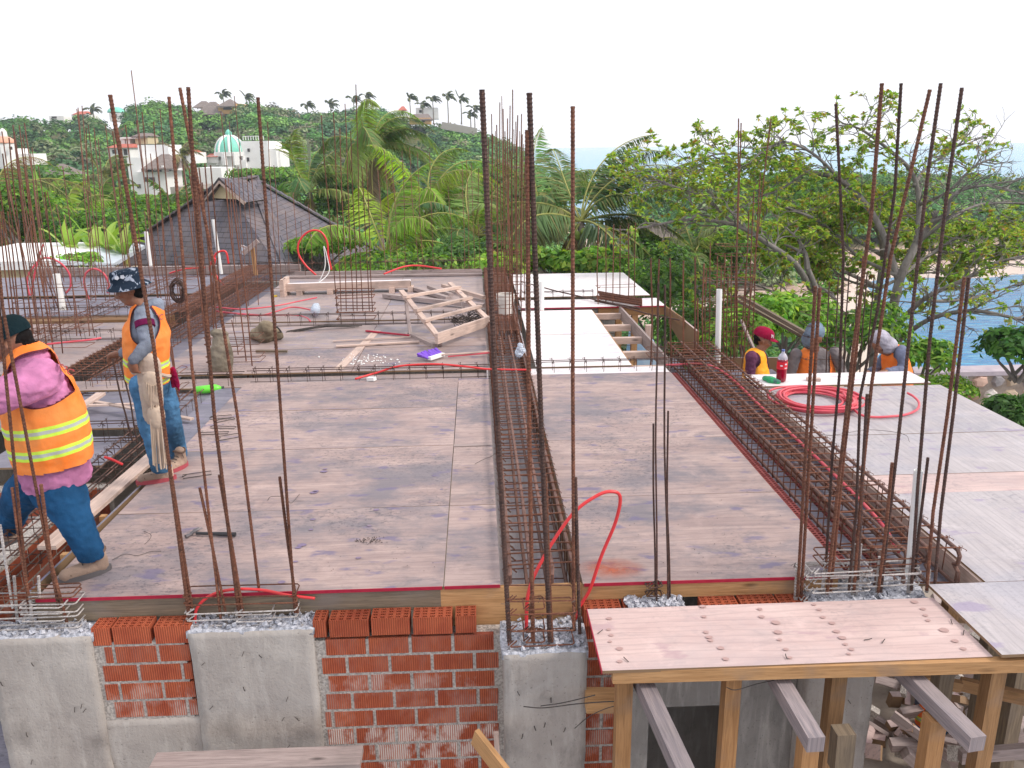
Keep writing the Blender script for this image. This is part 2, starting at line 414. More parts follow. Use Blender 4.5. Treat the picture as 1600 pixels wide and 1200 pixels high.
sheet(0.60, 2.26, F0-.02, 5.75, 'ply', 'front plywood sheet with orange spray stain, between the two big beam cages', red=[(0.61, F0-.02, 2.24, F0-.02)])
sheet(0.60, 2.26, 5.75, 7.02, 'ply', 'middle plywood sheet with pale seam, between the two big beam cages')
sheet(0.60, 2.26, 7.02, 9.30, 'ply', 'clean back plywood sheet between the two big beam cages')
# orange sprayed mark lies in the sheet's own colour
def decal(pts, z, mat, parent, name):
    b = MB(); n = len(pts); b.add([(x, y, z) for x, y in pts]+[(x, y, z-0.0008) for x, y in pts], [tuple(range(n))]+[(i, i+n, (i+1) % n+n, (i+1) % n) for i in range(n)])
    return b.build(name, mat, parent)
# back field, left of the central beam
xs = [(-3.95, -1.55), (-1.55, 0.10)]
rows = [(9.62, 10.85, 'ply', 'just behind the first joist cage'), (10.85, 12.35, 'ply_far', 'in front of the second joist cage'),
        (12.72, 13.95, 'ply_far', 'just behind the second joist cage'), (13.95, 15.3, 'ply_far', 'under the loose lumber'), (15.3, 17.55, 'ply_far', 'at the far back edge of the deck')]
for y0, y1, mt, w in rows:
    for (x0, x1), s_ in zip(xs, ('left', 'right')):
        sheet(x0, x1, y0, y1, mt, 'weathered plywood sheet %s, %s half' % (w, s_))
# far left field
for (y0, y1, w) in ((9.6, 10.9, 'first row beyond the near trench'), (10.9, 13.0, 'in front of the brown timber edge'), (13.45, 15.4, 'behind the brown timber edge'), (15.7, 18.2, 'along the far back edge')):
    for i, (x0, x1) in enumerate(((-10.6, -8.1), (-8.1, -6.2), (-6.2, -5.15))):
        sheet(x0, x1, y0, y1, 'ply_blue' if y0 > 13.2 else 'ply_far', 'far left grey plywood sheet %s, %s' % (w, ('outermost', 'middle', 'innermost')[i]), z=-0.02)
# lower strips left of the trench
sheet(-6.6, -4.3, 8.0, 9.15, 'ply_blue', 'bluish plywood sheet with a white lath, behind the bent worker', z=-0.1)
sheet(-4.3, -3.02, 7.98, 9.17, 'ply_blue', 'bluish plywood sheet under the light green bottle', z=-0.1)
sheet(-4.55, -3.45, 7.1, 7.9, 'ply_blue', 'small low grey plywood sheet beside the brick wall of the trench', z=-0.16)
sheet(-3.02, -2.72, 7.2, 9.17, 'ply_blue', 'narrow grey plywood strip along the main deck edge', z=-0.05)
# right deck
zr = -0.012
sheet(3.06, 5.12, 6.05, 7.0, 'ply_cool', 'pale plywood sheet right of the red hose coil, third from the front', z=zr)
sheet(3.06, 5.12, 7.0, 8.55, 'ply_cool', 'pale plywood sheet carrying the coil of red hose', z=zr)
sheet(3.06, 5.02, 8.56, 9.05, 'ply_white', 'white plywood strip with the red drink bottle on it', z=0.012)
sheet(3.06, 5.12, 5.68, 6.05, 'ply_pink', 'narrow pinkish plywood strip across the right deck', z=zr, )
sheet(2.72, 5.12, 3.62, 5.68, 'ply_cool', 'large bare plywood sheet at the right front corner', z=zr-0.02) if False else None
sheet(3.06, 4.4, 4.35, 5.68, 'ply_cool', 'bare pale plywood sheet right of the corner column starter bars', z=zr)
sheet(4.4, 5.12, 3.62, 5.68, 'ply_cool', 'outermost pale plywood sheet at the right front corner', z=zr)
sheet(2.70, 4.4, 3.62, 4.35, 'ply_cool', 'pale plywood sheet at the front right beside the pink platform', z=zr)
e = MB(); e.tube([(3.55, 7.0, zr+.006), (3.3, 7.0, zr+.006)], .004); 
# white sheets behind
wr = [(0.68, 9.62, 0.68, 13.2)]
sheet(0.68, 1.86, 9.62, 11.4, 'ply_white', 'bright white plywood sheet right of the central cage, nearer one', z=0.004)
sheet(0.68, 1.86, 11.4, 13.2, 'ply_white', 'bright white plywood sheet right of the central cage, farther one', z=0.004, red=[(0.69, 13.2, 1.85, 13.2)])
sheet(0.70, 3.12, 13.35, 14.1, 'ply_white', 'white plywood strip with pink edge below the far joist cage', z=0.02, red=[(0.71, 13.35, 3.1, 13.35)])
sheet(0.70, 3.10, 14.5, 17.3, 'ply_white', 'far white plywood sheet in front of the bright green hedge', z=0.0)
sheet(0.60, 2.26, 9.31, 9.60, 'ply_white', 'white plywood strip under the first cross joist cage', z=-0.01)
# pale pink platform at the lower right
sheet(0.60, 2.69, 3.66, 4.26, 'ply_pink', 'pinkish knotty plywood platform on lumber outriggers, lower right', z=-0.05, name='plywood_platform', red=[(0.6, 3.66, 0.6, 4.26)])

def patches(parent, spots, z, mat):
    me = parent.data; off = chain_loc(parent); bm = bmesh.new(); bm.from_mesh(me)
    for (px, py, r_) in spots:
        c = PZ(px, py, z); n = 14; f_ = bm.faces.new([bm.verts.new(Vector(q)-off) for q in [(c.x+math.cos(2*math.pi*k/n)*r_*rnd.uniform(.9, 1.1), c.y+math.sin(2*math.pi*k/n)*r_*.75*rnd.uniform(.9, 1.1), z+.0035) for k in range(n)]]); f_.material_index = 1
    me.materials.append(mat); bm.to_mesh(me); bm.free()
plat = [o for o in COL.objects if o.name.startswith('plywood_platform')][0]
kp = mottled('ply_knot', (0.40, 0.26, 0.245), (0.44, 0.29, 0.27), 12, .7, 0)
patches(plat, [(952, 967, .018), (951, 984, .014), (955, 993, .014), (953, 1003, .012), (968, 1014, .02), (968, 1034, .016), (1098, 948, .02), (1100, 964, .016), (1103, 988, .016), (1108, 996, .02), (1110, 1001, .016), (1126, 1013, .02), (1134, 1030, .018),
    (1187, 952, .016), (1190, 964, .018), (1212, 973, .026), (1215, 988, .024), (1218, 1000, .014), (1228, 1015, .016), (1234, 1028, .014), (1272, 945, .014), (1280, 953, .015), (1286, 965, .016), (1300, 974, .018), (1307, 987, .02), (1316, 997, .022), (1321, 1007, .014), (1330, 1015, .016), (1326, 1022, .012),
    (1429, 941, .022), (1442, 952, .018), (1446, 962, .016), (1450, 970, .015), (1475, 985, .028), (1492, 1002, .02), (1505, 1014, .018)], -.049, kp)
ms_ = [o for o in COL.objects if o.get('label', '').startswith('stained front plywood')][0]
purp = mottled('ply_water_mark', (0.17, 0.14, 0.25), (0.27, 0.20, 0.25), 22, .8, 0)
patches(ms_, [(508, 733, .02), (506, 737, .03), (493, 768, .026), (490, 770, .03), (489, 812, .02), (486, 828, .016), (472, 852, .03), (466, 856, .022), (462, 878, .016), (588, 797, .022), (577, 822, .016), (560, 872, .02), (678, 744, .012), (690, 765, .012), (672, 785, .01), (440, 910, .024)], 0, purp)
sm2, t, b = newmat('orange_spray', .7); h = NT(t); tr = h.n('ShaderNodeBsdfTransparent'); mxs = h.n('ShaderNodeMixShader'); gd = h.n('ShaderNodeTexGradient', gradient_type='SPHERICAL'); h.l(h.coord('Object', (4.2, 6.5, 1)), gd.inputs[0])
b.inputs['Base Color'].default_value = (.52, .12, .05, 1); h.l(h.math('MULTIPLY', gd.outputs[1], h.ramp(h.noise(h.coord('Object'), 9, 6, .7), [(0.3, .2), (0.7, 1.0)])), mxs.inputs[0]); h.l(tr.outputs[0], mxs.inputs[1]); h.l(b.outputs[0], mxs.inputs[2]); h.l(mxs.outputs[0], t.nodes['Material Output'].inputs[0])
fr_ = [o for o in COL.objects if o.get('label', '').startswith('front plywood sheet with orange')][0]; c = PZ(955, 888, .0015)
e = MB(); e.add([(c.x-.24, c.y-.15, .0015), (c.x+.24, c.y-.15, .0015), (c.x+.24, c.y+.15, .0015), (c.x-.24, c.y+.15, .0015)], [(0, 1, 2, 3)]); e.build('spray_mark', sm2, fr_, loc=c-chain_loc(fr_))

def board(name, a, b_, w, h, mat, label, cat='board', group=None, up=(0, 0, 1), twist=0):
    m = MB(); m.beam(a, b_, w, h, up, twist); o = m.build(name, M[mat], origin=True); return tag(o, label, cat, group)
# edge boards under the front edge
board('edge_board', (-2.7, F0+.022, -.088), (-0.27, F0+.022, -.088), .03, .14, 'wood_dark', 'dark brown edge board under the red painted deck edge, left', 'edge board')
board('edge_board', (-0.27, F0+.022, -.17), (0.60, F0+.022, -.17), .03, .30, 'wood', 'fresh pine edge board behind the central column starter bars', 'edge board')
board('edge_board', (0.60, F0+.006, -.068), (2.2, F0+.006, -.068), .03, .1, 'wood', 'fresh pine edge board with knots behind the hollow brick tops, right', 'edge board')
board('edge_board', (0.66, 3.69, -.10), (5.2, 3.60, -.082), .045, .072, 'wood', 'long light pine beam under the front edge of the pink platform', 'edge beam')
# outriggers and posts below the platform
for (a, b_, m_, l_) in (((0.80, 4.2, -.2), (0.93, 2.9, -.24), 'wood_grey', 'grey weathered outrigger timber with cement crust, leftmost under the platform'),
                    ((1.56, 4.2, -.19), (1.585, 3.26, -.22), 'wood_grey', 'grey outrigger timber with cut end under the middle of the platform'),
                    ((2.22, 4.2, -.19), (2.36, 3.22, -.22), 'wood_grey', 'large outrigger timber with pinkish cut end, rightmost under the platform')):
    board('outrigger', a, b_, .085, .085, m_, l_, 'timber', 'outrigger timbers under the platform')
for (x, y, z1, m_, l_) in ((0.74, 3.78, -.14, 'wood_post', 'pale pine post at the left end of the platform'), (1.33, 3.78, -.14, 'wood_post', 'pine post under the middle of the platform'),
                       (1.93, 3.82, -.14, 'wood_brown', 'brown timber post in front of the concrete column'), (1.62, 3.42, -.265, 'wood_post', 'pine post under the cut end of the middle outrigger'),
                       (2.30, 3.48, -.265, 'wood_post', 'pine post under the cut end of the right outrigger'), (2.62, 3.95, -.14, 'wood_dark', 'dark timber post right of the concrete column'),
                       (2.75, 3.72, -.13, 'wood_brown', 'brown timber post with rail, far right under the deck')):
    board('timber_post', (x, y, -4.3), (x, y, z1), .085, .085, m_, l_, 'post', 'timber posts propping the platform', up=(0, 1, 0))
def along(label, x0, y0, x1, y1, Y0, Y1, w, h, mat, name='timber_rail', cat='timber'):
    return board(name, PY(x0, y0, Y0), PY(x1, y1, Y1), w, h, mat, label, cat)
along('brown horizontal rail between posts under the right deck', 1500, 1068, 1640, 1100, 4.8, 4.6, .05, .09, 'wood_brown')
along('pale lower rail under the right deck', 1500, 1182, 1640, 1170, 4.2, 4.2, .05, .085, 'wood_old')
along('short brown brace under the platform edge at right', 1425, 1060, 1500, 1072, 4.6, 4.6, .05, .07, 'wood_brown')
for i, (px, Y, mt) in enumerate(((1540, 5.4, 'wood_dark'), (1592, 5.2, 'wood_dark'), (1470, 6.0, 'wood_brown'))):
    t = PY(px, 1050, Y)
    board('timber_post', (t.x, Y, -4.3), (t.x, Y, -.06), .11, .11, mt, ('dark round timber prop under the right deck', 'outermost dark timber prop at the right frame edge', 'reddish timber prop behind the right outrigger')[i], 'post', up=(0, 1, 0))
along('short plank stub with broken top standing against the column', 1312, 1200, 1318, 1140, 3.6, 3.6, .10, .09, 'wood_dark', 'plank_stub', 'plank')
along('stacked strip ends beside the leftmost outrigger', 1045, 1150, 1056, 1185, 3.9, 3.9, .03, .05, 'wood_pale', 'plywood_offcut', 'offcut')
along('pine form board leaning at the foot of the central column', 742, 1150, 800, 1225, 3.95, 3.7, .03, .12, 'wood', 'form_board', 'board')
along('short vertical batten beside the central column', 775, 1145, 779, 1200, 4.08, 4.08, .03, .03, 'wood_pale', 'batten', 'batten')
along('brown timber wedge between column and pine post', 915, 1094, 970, 1094, 4.05, 4.05, .12, .09, 'wood', 'timber_block', 'timber')
# two scaffold planks at the bottom edge
board('scaffold_plank', PY(238, 1196, 4.05), PY(565, 1184, 4.05), .16, .045, 'wood_old', 'upper weathered scaffold plank at the bottom of the brick wall', 'plank', 'scaffold planks at the wall foot')
board('scaffold_plank', PY(250, 1222, 4.0), PY(548, 1210, 4.0), .2, .05, 'wood_brown', 'lower brown scaffold plank at the bottom of the brick wall', 'plank', 'scaffold planks at the wall foot')

# opening with joists right of the white sheet
r_ = root('joist_frame', 'open timber joist frame with cross blocks beside the white sheet', 'joists', (2.05, 11.4, -.3))
m = MB(); m.beam((2.34, 9.7, -.06), (2.34, 13.3, -.06), .03, .2); m.beam((2.40, 9.7, -.17), (2.40, 13.3, -.17), .10, .02); m.build('long_joist', M['wood_old'], r_)
m = MB(); m.beam((1.88, 9.7, -.13), (1.88, 13.3, -.13), .03, .2); m.build('long_joist', M['wood'], r_)
for y in (9.75, 10.5, 11.35, 12.2, 13.1):
    m = MB(); m.beam((1.9, y, -.09), (2.32, y, -.09), .09, .09); m.build('cross_block', M['wood_pale'], r_)
m = MB(); m.box(2.5, 2.6, 11.9, 12.0, -.2, .0); m.build('cross_block', M['wood_pale'], r_)
# far right timber frame below the white deck
r_ = root('corner_shoring', 'pine timber frame under the corner of the far white deck', 'timber frame', (3.0, 13.6, -.5))
m = MB(); m.beam((2.0, 13.42, -.07), (3.15, 13.42, -.07), .05, .14); m.build('beam', M['wood'], r_)
for x in (2.62, 2.35):
    m = MB(); m.box(x-.05, x+.05, 13.4, 13.5, -2.2, -.14); m.build('post', M['wood'], r_)
m = MB(); m.beam((3.12, 13.4, -.06), (3.17, 12.3, -.06), .02, .14); m.build('side_board', M['wood_brown'], r_)
m = MB(); m.add([(3.14, 13.2, 0), (3.17, 13.2, 0), (3.25, 11.7, -.06), (3.22, 11.7, -.06), (3.14, 13.2, -.25), (3.17, 13.2, -.25), (3.25, 11.7, -.6), (3.22, 11.7, -.6)], [(0, 1, 2, 3), (4, 7, 6, 5), (0, 4, 5, 1), (1, 5, 6, 2), (2, 6, 7, 3), (3, 7, 4, 0)])
m.build('side_sheet', M['ply_pink'], r_)

# trench and left side lumber
board('trench_plank', (-2.98, 5.2, -.02), (-2.9, 7.2, -.02), .13, .03, 'wood_pale', 'pale plank along the trench between the two standing workers', 'plank')
board('trench_form', (-2.80, 4.6, -.16), (-2.74, 7.2, -.16), .018, .28, 'ply_blue', 'grey form board lining the trench below the main deck edge', 'form board')
for i, y in enumerate((5.15, 5.75, 6.45)):
    board('trench_cleat', (-2.84, y, -.3), (-2.84, y, -.04), .045, .045, 'wood', ('first', 'second', 'third')[i]+' short upright cleat between trench plank and form board, counted from the front', 'cleat', 'cleats in the trench')
board('timber_edge', (-9.6, 13.22, -.07), (-4.95, 13.2, -.07), .35, .18, 'wood_brown', 'long brown timber beam edge across the far left deck', 'timber')
board('lath', PZ(150, 628), PZ(300, 655), .05, .02, 'wood_pale', 'thin white lath lying on the bluish sheet', 'lath')
board('lath', PZ(130, 634), PZ(238, 630), .035, .02, 'wood_pale', 'pale lath pointing at the standing worker\'s knees', 'lath')
board('offcut', PZ(122, 640), PZ(158, 615), .1, .03, 'wood_pale', 'short pale board end behind the bent worker\'s back', 'board')
for i, y in enumerate((10.6, )):
    board('seam_strip', (-1.72, 9.75, .004), (-1.5, 11.9, .004), .11, .006, 'wood_pale', 'flat pale strip covering a sheet joint behind the first joist cage', 'strip')
board('seam_strip', (-0.25, 6.955, .001), (0.1, 6.958, .001), .05, .004, 'wood_old', 'grey metal coloured strip between the narrow plywood strips', 'strip')

# ================================================================ WALLS
def brick_mesh(name, parent, bricks, yface, depth=.12):
    """bricks: list of (x0,x1,z0,z1) on a wall face; every brick slightly proud of the mortar"""
    b = MB(); tones = []; sm = []
    for (x0, x1, z0, z1, s_) in bricks:
        j = rnd.uniform(-.002, .002); y0 = yface-.004+j; c = .004
        vs = [(x0, y0, z0), (x1, y0, z0), (x1, y0, z1), (x0, y0, z1), (x0-.001, y0+.03, z0), (x1+.001, y0+.03, z0), (x1+.001, y0+.03, z1), (x0-.001, y0+.03, z1)]
        b.add(vs, [(0, 1, 2, 3), (0, 4, 5, 1), (1, 5, 6, 2), (2, 6, 7, 3), (3, 7, 4, 0)])
        t = rnd.uniform(.72, 1.18); tones += [(t, t*rnd.uniform(.9, 1.1), t, 1)]*5; sm += [s_]*5
    o = b.build(name, M['brick'], parent)
    a = o.data.color_attributes.new('tone', 'FLOAT_COLOR', 'CORNER'); k = 0
    a2 = o.data.attributes.new('smear', 'FLOAT', 'CORNER')
    for i, p in enumerate(o.data.polygons):
        for l in p.loop_indices: a.data[l].color = tones[i]; a2.data[l].value = sm[i]
    return o
def holebrick(parent, x0, x1, y0, y1, z, h=.115, nx=5, ny=4, mt='brick'):
    """top of a perforated clay brick lying on the wall: body + dark cells cut as recessed pits"""
    b = MB(); g = .0
    # top face built as a lattice so the cells are real openings
    xs_ = [x0]; ys_ = [y0]; wx = (x1-x0)/nx; wy = (y1-y0)/ny
    for i in range(nx): xs_ += [x0+wx*(i+.2), x0+wx*(i+.8)]
    for j in range(ny): ys_ += [y0+wy*(j+.22), y0+wy*(j+.78)]
    xs_.append(x1); ys_.append(y1); vs = []; fs = []
    for Y in ys_:
        for X in xs_: vs.append((X, Y, z))
    W_ = len(xs_); pits = []
    for j in range(len(ys_)-1):
        for i in range(W_-1):
            a = j*W_+i
            if i % 2 == 1 and j % 2 == 1:
                n = len(vs); q = [a, a+1, a+W_+1, a+W_]
                for k in q: vs.append((vs[k][0], vs[k][1], z-.05))
                for k in range(4): l = (k+1) % 4; fs.append((q[k], q[l], n+l, n+k))
                pits.append((n, n+1, n+2, n+3))
            else: fs.append((a, a+1, a+W_+1, a+W_))
    b.add(vs, fs)
    b.add([(x0, y0, z), (x1, y0, z), (x1, y1, z), (x0, y1, z), (x0, y0, z-h), (x1, y0, z-h), (x1, y1, z-h), (x0, y1, z-h)], [(0, 4, 5, 1), (1, 5, 6, 2), (2, 6, 7, 3), (3, 7, 4, 0)])
    npits = len(b.f)
    b.cur = 1; b.add(vs, pits); b.cur = 0
    o = b.build('perforated_brick', [M[mt], M['hole']], parent)
    a = o.data.color_attributes.new('tone', 'FLOAT_COLOR', 'CORNER'); t = rnd.uniform(.95, 1.25)
    for l in range(len(o.data.loops)): a.data[l].color = (t, t, t, 1)
    o.data.attributes.new('smear', 'FLOAT', 'CORNER')
    return o
YW = 4.36
def courses(xl, xr, ztop, n, cw=.258, ch=.128, off=0.0, zb=None, smear=0.0, ragged=.0):
    out = []
    for k in range(n):
        z1 = ztop-k*ch; z0 = z1-.108; x = xl - cw + (off + (k % 2)*.5*cw) % cw
        rl = xl+rnd.uniform(0, ragged); rr = xr
        while x < xr:
            a, b_ = max(x, rl), min(x+cw-.02, rr)
            if b_-a > .03: out.append((a, b_, z0, z1, smear if k > 1 else smear*.15))
            x += cw
    return out
# left brick panel
wl = root('brick_wall', 'short panel of five brick courses between two concrete columns, left', 'brick wall', (-2.2, YW, -.9))
rough_later = (-2.42, -1.74); m = MB(); m.box(-2.75, -1.80, YW, YW+.115, -1.3, -.235); m.build('mortar_bed', M['mortar'], wl)
zt = -.262; X0, X1 = -2.36, -1.775
brick_mesh('brick_courses', wl, courses(X0+.05, X1, -.135-.128, 4, off=.1, smear=.5, ragged=.05)+[(-2.33, -2.235, -.25, -.137, 0)], YW)
holebrick(wl, -2.33, -2.225, YW-.004, YW+.112, -.132, nx=3, ny=4)
holebrick(wl, -2.21, -1.99, YW-.004, YW+.112, -.130, nx=5, ny=4)
holebrick(wl, -1.965, -1.755, YW-.004, YW+.112, -.134, nx=5, ny=4)
# middle brick wall
wm = root('brick_wall', 'red clay brick wall with smeared mortar left of the central column', 'brick wall', (-.5, YW, -.9))
m = MB(); m.box(-1.06, 0.12, YW, YW+.115, -4.3, -.27); m.build('mortar_bed', M['mortar'], wm)
brick_mesh('brick_courses', wm, courses(-1.025, .075, -.13-.132, 3, off=.06, smear=.6, ragged=.03)+courses(-1.02, .07, -.13-.132-3*.128, 8, off=.2, smear=1.3, ragged=.05), YW)
for a, b_, n in ((-1.03, -.955, 2), (-.935, -.70, 5), (-.685, -.455, 5), (-.435, -.20, 5), (-.18, -.055, 3)):
    holebrick(wm, a, b_, YW-.006, YW+.110, -.128+rnd.uniform(-.004, .004), nx=n, ny=4)
# right brick row under the platform + wall
wr_ = root('brick_wall', 'brick and concrete wall in shade under the pink platform', 'brick wall', (1.4, YW, -.9))
m = MB(); m.box(0.45, 0.82, YW+.01, YW+.12, -4.3, -.235); m.box(1.06, 1.62, YW+.01, YW+.12, -.54, -.22); m.box(.82, 1.06, YW+.01, YW+.12, -.36, -.22); m.build('mortar_bed', M['mortar'], wr_)
brick_mesh('brick_courses', wr_, courses(.50, .80, -.22, 12, off=.1, smear=.5)+courses(1.12, 1.6, -.40, 1, smear=.1)+courses(1.12, 1.6, -.26, 1, off=.1), YW+.01)
m = MB()
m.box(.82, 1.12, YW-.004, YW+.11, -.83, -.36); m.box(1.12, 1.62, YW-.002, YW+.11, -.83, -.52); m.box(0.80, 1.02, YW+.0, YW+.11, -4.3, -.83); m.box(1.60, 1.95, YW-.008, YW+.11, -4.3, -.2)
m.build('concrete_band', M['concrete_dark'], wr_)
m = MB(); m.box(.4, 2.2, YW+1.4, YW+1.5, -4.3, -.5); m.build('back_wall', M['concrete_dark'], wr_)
x = .60
while x < 2.0:
    w = .225
    if not (.86 < x < 1.2): holebrick(wr_, x, min(x+w, 2.1), F0-.125, F0-.012, -.115+rnd.uniform(-.003, .003), nx=5, ny=4)
    x += w+.015
def rough_block(name, parent, x0, x1, y0, y1, z0, z1, mat, amp=.006, res=.03, seed=0, topamp=None):
    """cast block with an uneven skin, subdivided and displaced"""
    bm = bmesh.new(); bmesh.ops.create_cube(bm, size=1)
    for v in bm.verts: v.co = Vector(((x0+x1)/2+v.co.x*(x1-x0), (y0+y1)/2+v.co.y*(y1-y0), (z0+z1)/2+v.co.z*(z1-z0)))
    for ax, L in ((0, x1-x0), (1, y1-y0), (2, z1-z0)):
        n = max(1, min(60, int(L/res))); lo = (x0, y0, z0)[ax]
        for k in range(1, n):
            co = [0, 0, 0]; co[ax] = lo+L*k/n; no = [0, 0, 0]; no[ax] = 1
            bmesh.ops.bisect_plane(bm, geom=bm.verts[:]+bm.edges[:]+bm.faces[:], plane_co=co, plane_no=no)
    bm.normal_update(); ta = topamp if topamp is not None else amp
    for v in bm.verts:
        p = v.co*9+Vector((seed*7.1, 0, 0)); n_ = noise.noise_vector(p)
        a = ta if v.co.z > z1-.005 else amp
        q = noise.noise(v.co*28+Vector((seed, 3, 1)))
        edge = 1.0
        v.co += Vector((n_.x*amp*1.3, n_.y*amp, n_.z*a + q*(a if v.co.z > z1-.005 else 0)))
    me = bpy.data.meshes.new(name); off = chain_loc(parent) if parent else Vector((0, 0, 0))
    for v in bm.verts: v.co -= off
    bm.to_mesh(me); bm.free(); me.materials.append(M[mat]); me.polygons.foreach_set('use_smooth', [True]*len(me.polygons))
    o = bpy.data.objects.new(name, me); COL.objects.link(o); o.parent = parent
    return o
def rubble(name, parent, x0, x1, y0, y1, z, n, mat, s=(.008, .03)):
    b = MB()
    for i in range(n):
        c = Vector((rnd.uniform(x0, x1), rnd.uniform(y0, y1), z+rnd.uniform(-.004, .012))); r = rnd.uniform(*s)
        q = Matrix.Rotation(rnd.uniform(0, 6.3), 3, Vector((rnd.random()-.5, rnd.random()-.5, rnd.random()-.5)).normalized())
        vs = [c+q @ Vector((sx*r*rnd.uniform(.5, 1), sy*r*rnd.uniform(.5, 1), sz*r*rnd.uniform(.3, .7))) for sz in (-1, 1) for sy in (-1, 1) for sx in (-1, 1)]
        b.add(vs, [(0, 2, 3, 1), (4, 5, 7, 6), (0, 1, 5, 4), (1, 3, 7, 5), (3, 2, 6, 7), (2, 0, 4, 6)])
    o = b.build(name, M[mat], parent); o['kind'] = 'stuff'; return o
def column(x0, x1, y0, y1, ztop, label, zb=-4.3, cap=True, seed=1, bits=90):
    r_ = root('concrete_column', label, 'column', ((x0+x1)/2, (y0+y1)/2, zb), 'cast concrete columns of the front wall')
    rough_block('shaft', r_, x0, x1, y0, y1, -1.9, ztop-.012, 'concrete', .006, .045, seed)
    m = MB(); m.box(x0+.01, x1-.01, y0+.01, y1, zb, -1.9); m.build('lower_shaft', M['concrete'], r_)
    rough_block('mortar_cap', r_, x0-.012, x1+.012, y0+.004, y1+.01, ztop-.05, ztop, 'mortar_rough', .009, .022, seed+3, .018)
    rubble('rubble', r_, x0, x1, y0+.02, y1, ztop+.008, bits, 'mortar_rough', (.006, .02))
    n = MB()       # nails left in the face
    for k in range(int(8*(x1-x0)/.5)):
        p = Vector((rnd.uniform(x0+.05, x1-.05), y0-.006, rnd.uniform(-1.15, ztop-.12))); a = rnd.uniform(-1.2, 1.2)
        q = Vector((math.sin(a)*.02, -.014, -math.cos(a)*.028)); n.tube([p, p+q*.6, p+q*1.1+Vector((0, .008, 0))], .0028, 4)
    n.build('bent_nails', M['wire'], r_)
    return r_
column(-2.95, -2.335, YW-.02, YW+.16, -.165, 'broad pale concrete column at the left frame edge below the white tied cage', seed=2)
column(-1.765, -1.03, YW-.02, YW+.16, -.165, 'wide concrete column with nail marks between the two brick panels', seed=5, bits=140)
column(0.10, 0.58, 4.08, 4.40, -.21, 'narrow grey concrete column under the central beam cage', seed=9, bits=160)
lr = root('concrete_lintel', 'grey concrete lintel under the left brick panel', 'lintel', (-2.1, YW, -1.3)); rough_block('lintel_body', lr, -2.42, -1.74, YW-.008, YW+.1, -1.17, -.775, 'concrete', .005, .04, 7)
c = column(1.95, 2.36, 4.2, 4.50, -.2, 'cracked grey concrete column under the right end of the platform', seed=12)
r_ = root('mortar_bed', 'pale blue grey rough mortar bed around the corner column starter bars', 'mortar bed', (2.4, 4.5, -.2))
rough_block('bed', r_, 1.98, 2.72, 4.27, 4.62, -.2, -.105, 'mortar_rough', .01, .022, 4, .02)
rubble('rubble', r_, 2.0, 2.7, 4.28, 4.6, -.1, 220, 'mortar_rough', (.005, .017))
r_ = root('mortar_heap', 'small heap of broken mortar around the thin pair of starter bars', 'mortar', (1.02, 4.41, -.12))
rough_block('heap', r_, .87, 1.17, 4.34, 4.46, -.16, -.115, 'mortar_rough', .012, .02, 14, .02); rubble('rubble', r_, .86, 1.2, 4.34, 4.46, -.105, 170, 'mortar_rough', (.006, .019))
# brick walls under and beside the beams
wb = root('brick_wall', 'row of perforated bricks along the left side of the right beam cage', 'brick wall', (2.32, 6.6, -.3))
y = 4.62
while y < 9.2:
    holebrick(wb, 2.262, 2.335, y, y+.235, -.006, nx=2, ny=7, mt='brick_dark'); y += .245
m = MB(); m.box(2.265, 2.333, 4.6, 9.3, -4.2, -.13); m.build('lower_wall', M['mortar'], wb)
y = 4.7
while y < 9.9:
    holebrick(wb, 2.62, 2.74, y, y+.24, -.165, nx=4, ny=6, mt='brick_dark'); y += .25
wt = root('brick_wall', 'brick wall inside the trench left of the main deck', 'brick wall', (-3.5, 6.3, -1))
m = MB(); m.box(-3.66, -3.48, 5.3, 7.0, -2.6, -.3); m.box(-4.6, -3.4, 7.0, 7.12, -2.6, -.34); m.build('mortar_bed', M['mortar'], wt)
bs = courses(-4.5, -3.4, -.36, 9, smear=.4)
brick_mesh('cross_courses', wt, bs, 6.998)
ob = brick_mesh('side_courses', wt, [(a-5.3-0, b_-5.3, c_, d_, s_) for a, b_, c_, d_, s_ in courses(5.3, 7.0, -.33, 10, smear=.3)], 0)
# turn the side courses to face +X along the trench
for v in ob.data.vertices:
    p = v.co + Vector(chain_loc(wt)); v.co = Vector((-3.478-p.y, 5.3+p.x, p.z)) - Vector(chain_loc(wt))
# trough floors of the beams
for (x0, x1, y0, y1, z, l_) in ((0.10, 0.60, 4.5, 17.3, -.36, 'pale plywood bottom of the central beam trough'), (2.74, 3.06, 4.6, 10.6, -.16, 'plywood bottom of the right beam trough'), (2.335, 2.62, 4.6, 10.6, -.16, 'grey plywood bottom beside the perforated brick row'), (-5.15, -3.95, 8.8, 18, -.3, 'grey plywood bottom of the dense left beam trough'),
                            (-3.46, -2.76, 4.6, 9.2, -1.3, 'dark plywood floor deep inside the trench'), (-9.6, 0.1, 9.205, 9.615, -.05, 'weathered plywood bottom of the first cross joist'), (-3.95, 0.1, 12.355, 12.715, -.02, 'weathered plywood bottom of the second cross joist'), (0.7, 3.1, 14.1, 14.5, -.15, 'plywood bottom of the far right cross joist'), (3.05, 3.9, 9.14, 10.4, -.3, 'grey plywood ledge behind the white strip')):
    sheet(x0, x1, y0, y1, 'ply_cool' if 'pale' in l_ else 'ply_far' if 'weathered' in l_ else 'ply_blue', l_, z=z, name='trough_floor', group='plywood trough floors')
m = MB(); m.beam((.09, 4.52, -.19), (.09, 17.3, -.19), .018, .34); tag(m.build('beam_formwork', M['ply_cool'], origin=True), 'left side form of the central beam trough', 'form board')
m = MB(); m.beam((.61, 4.52, -.19), (.61, 17.3, -.19), .018, .34); tag(m.build('beam_formwork', M['ply_cool'], origin=True), 'right side form of the central beam trough', 'form board')
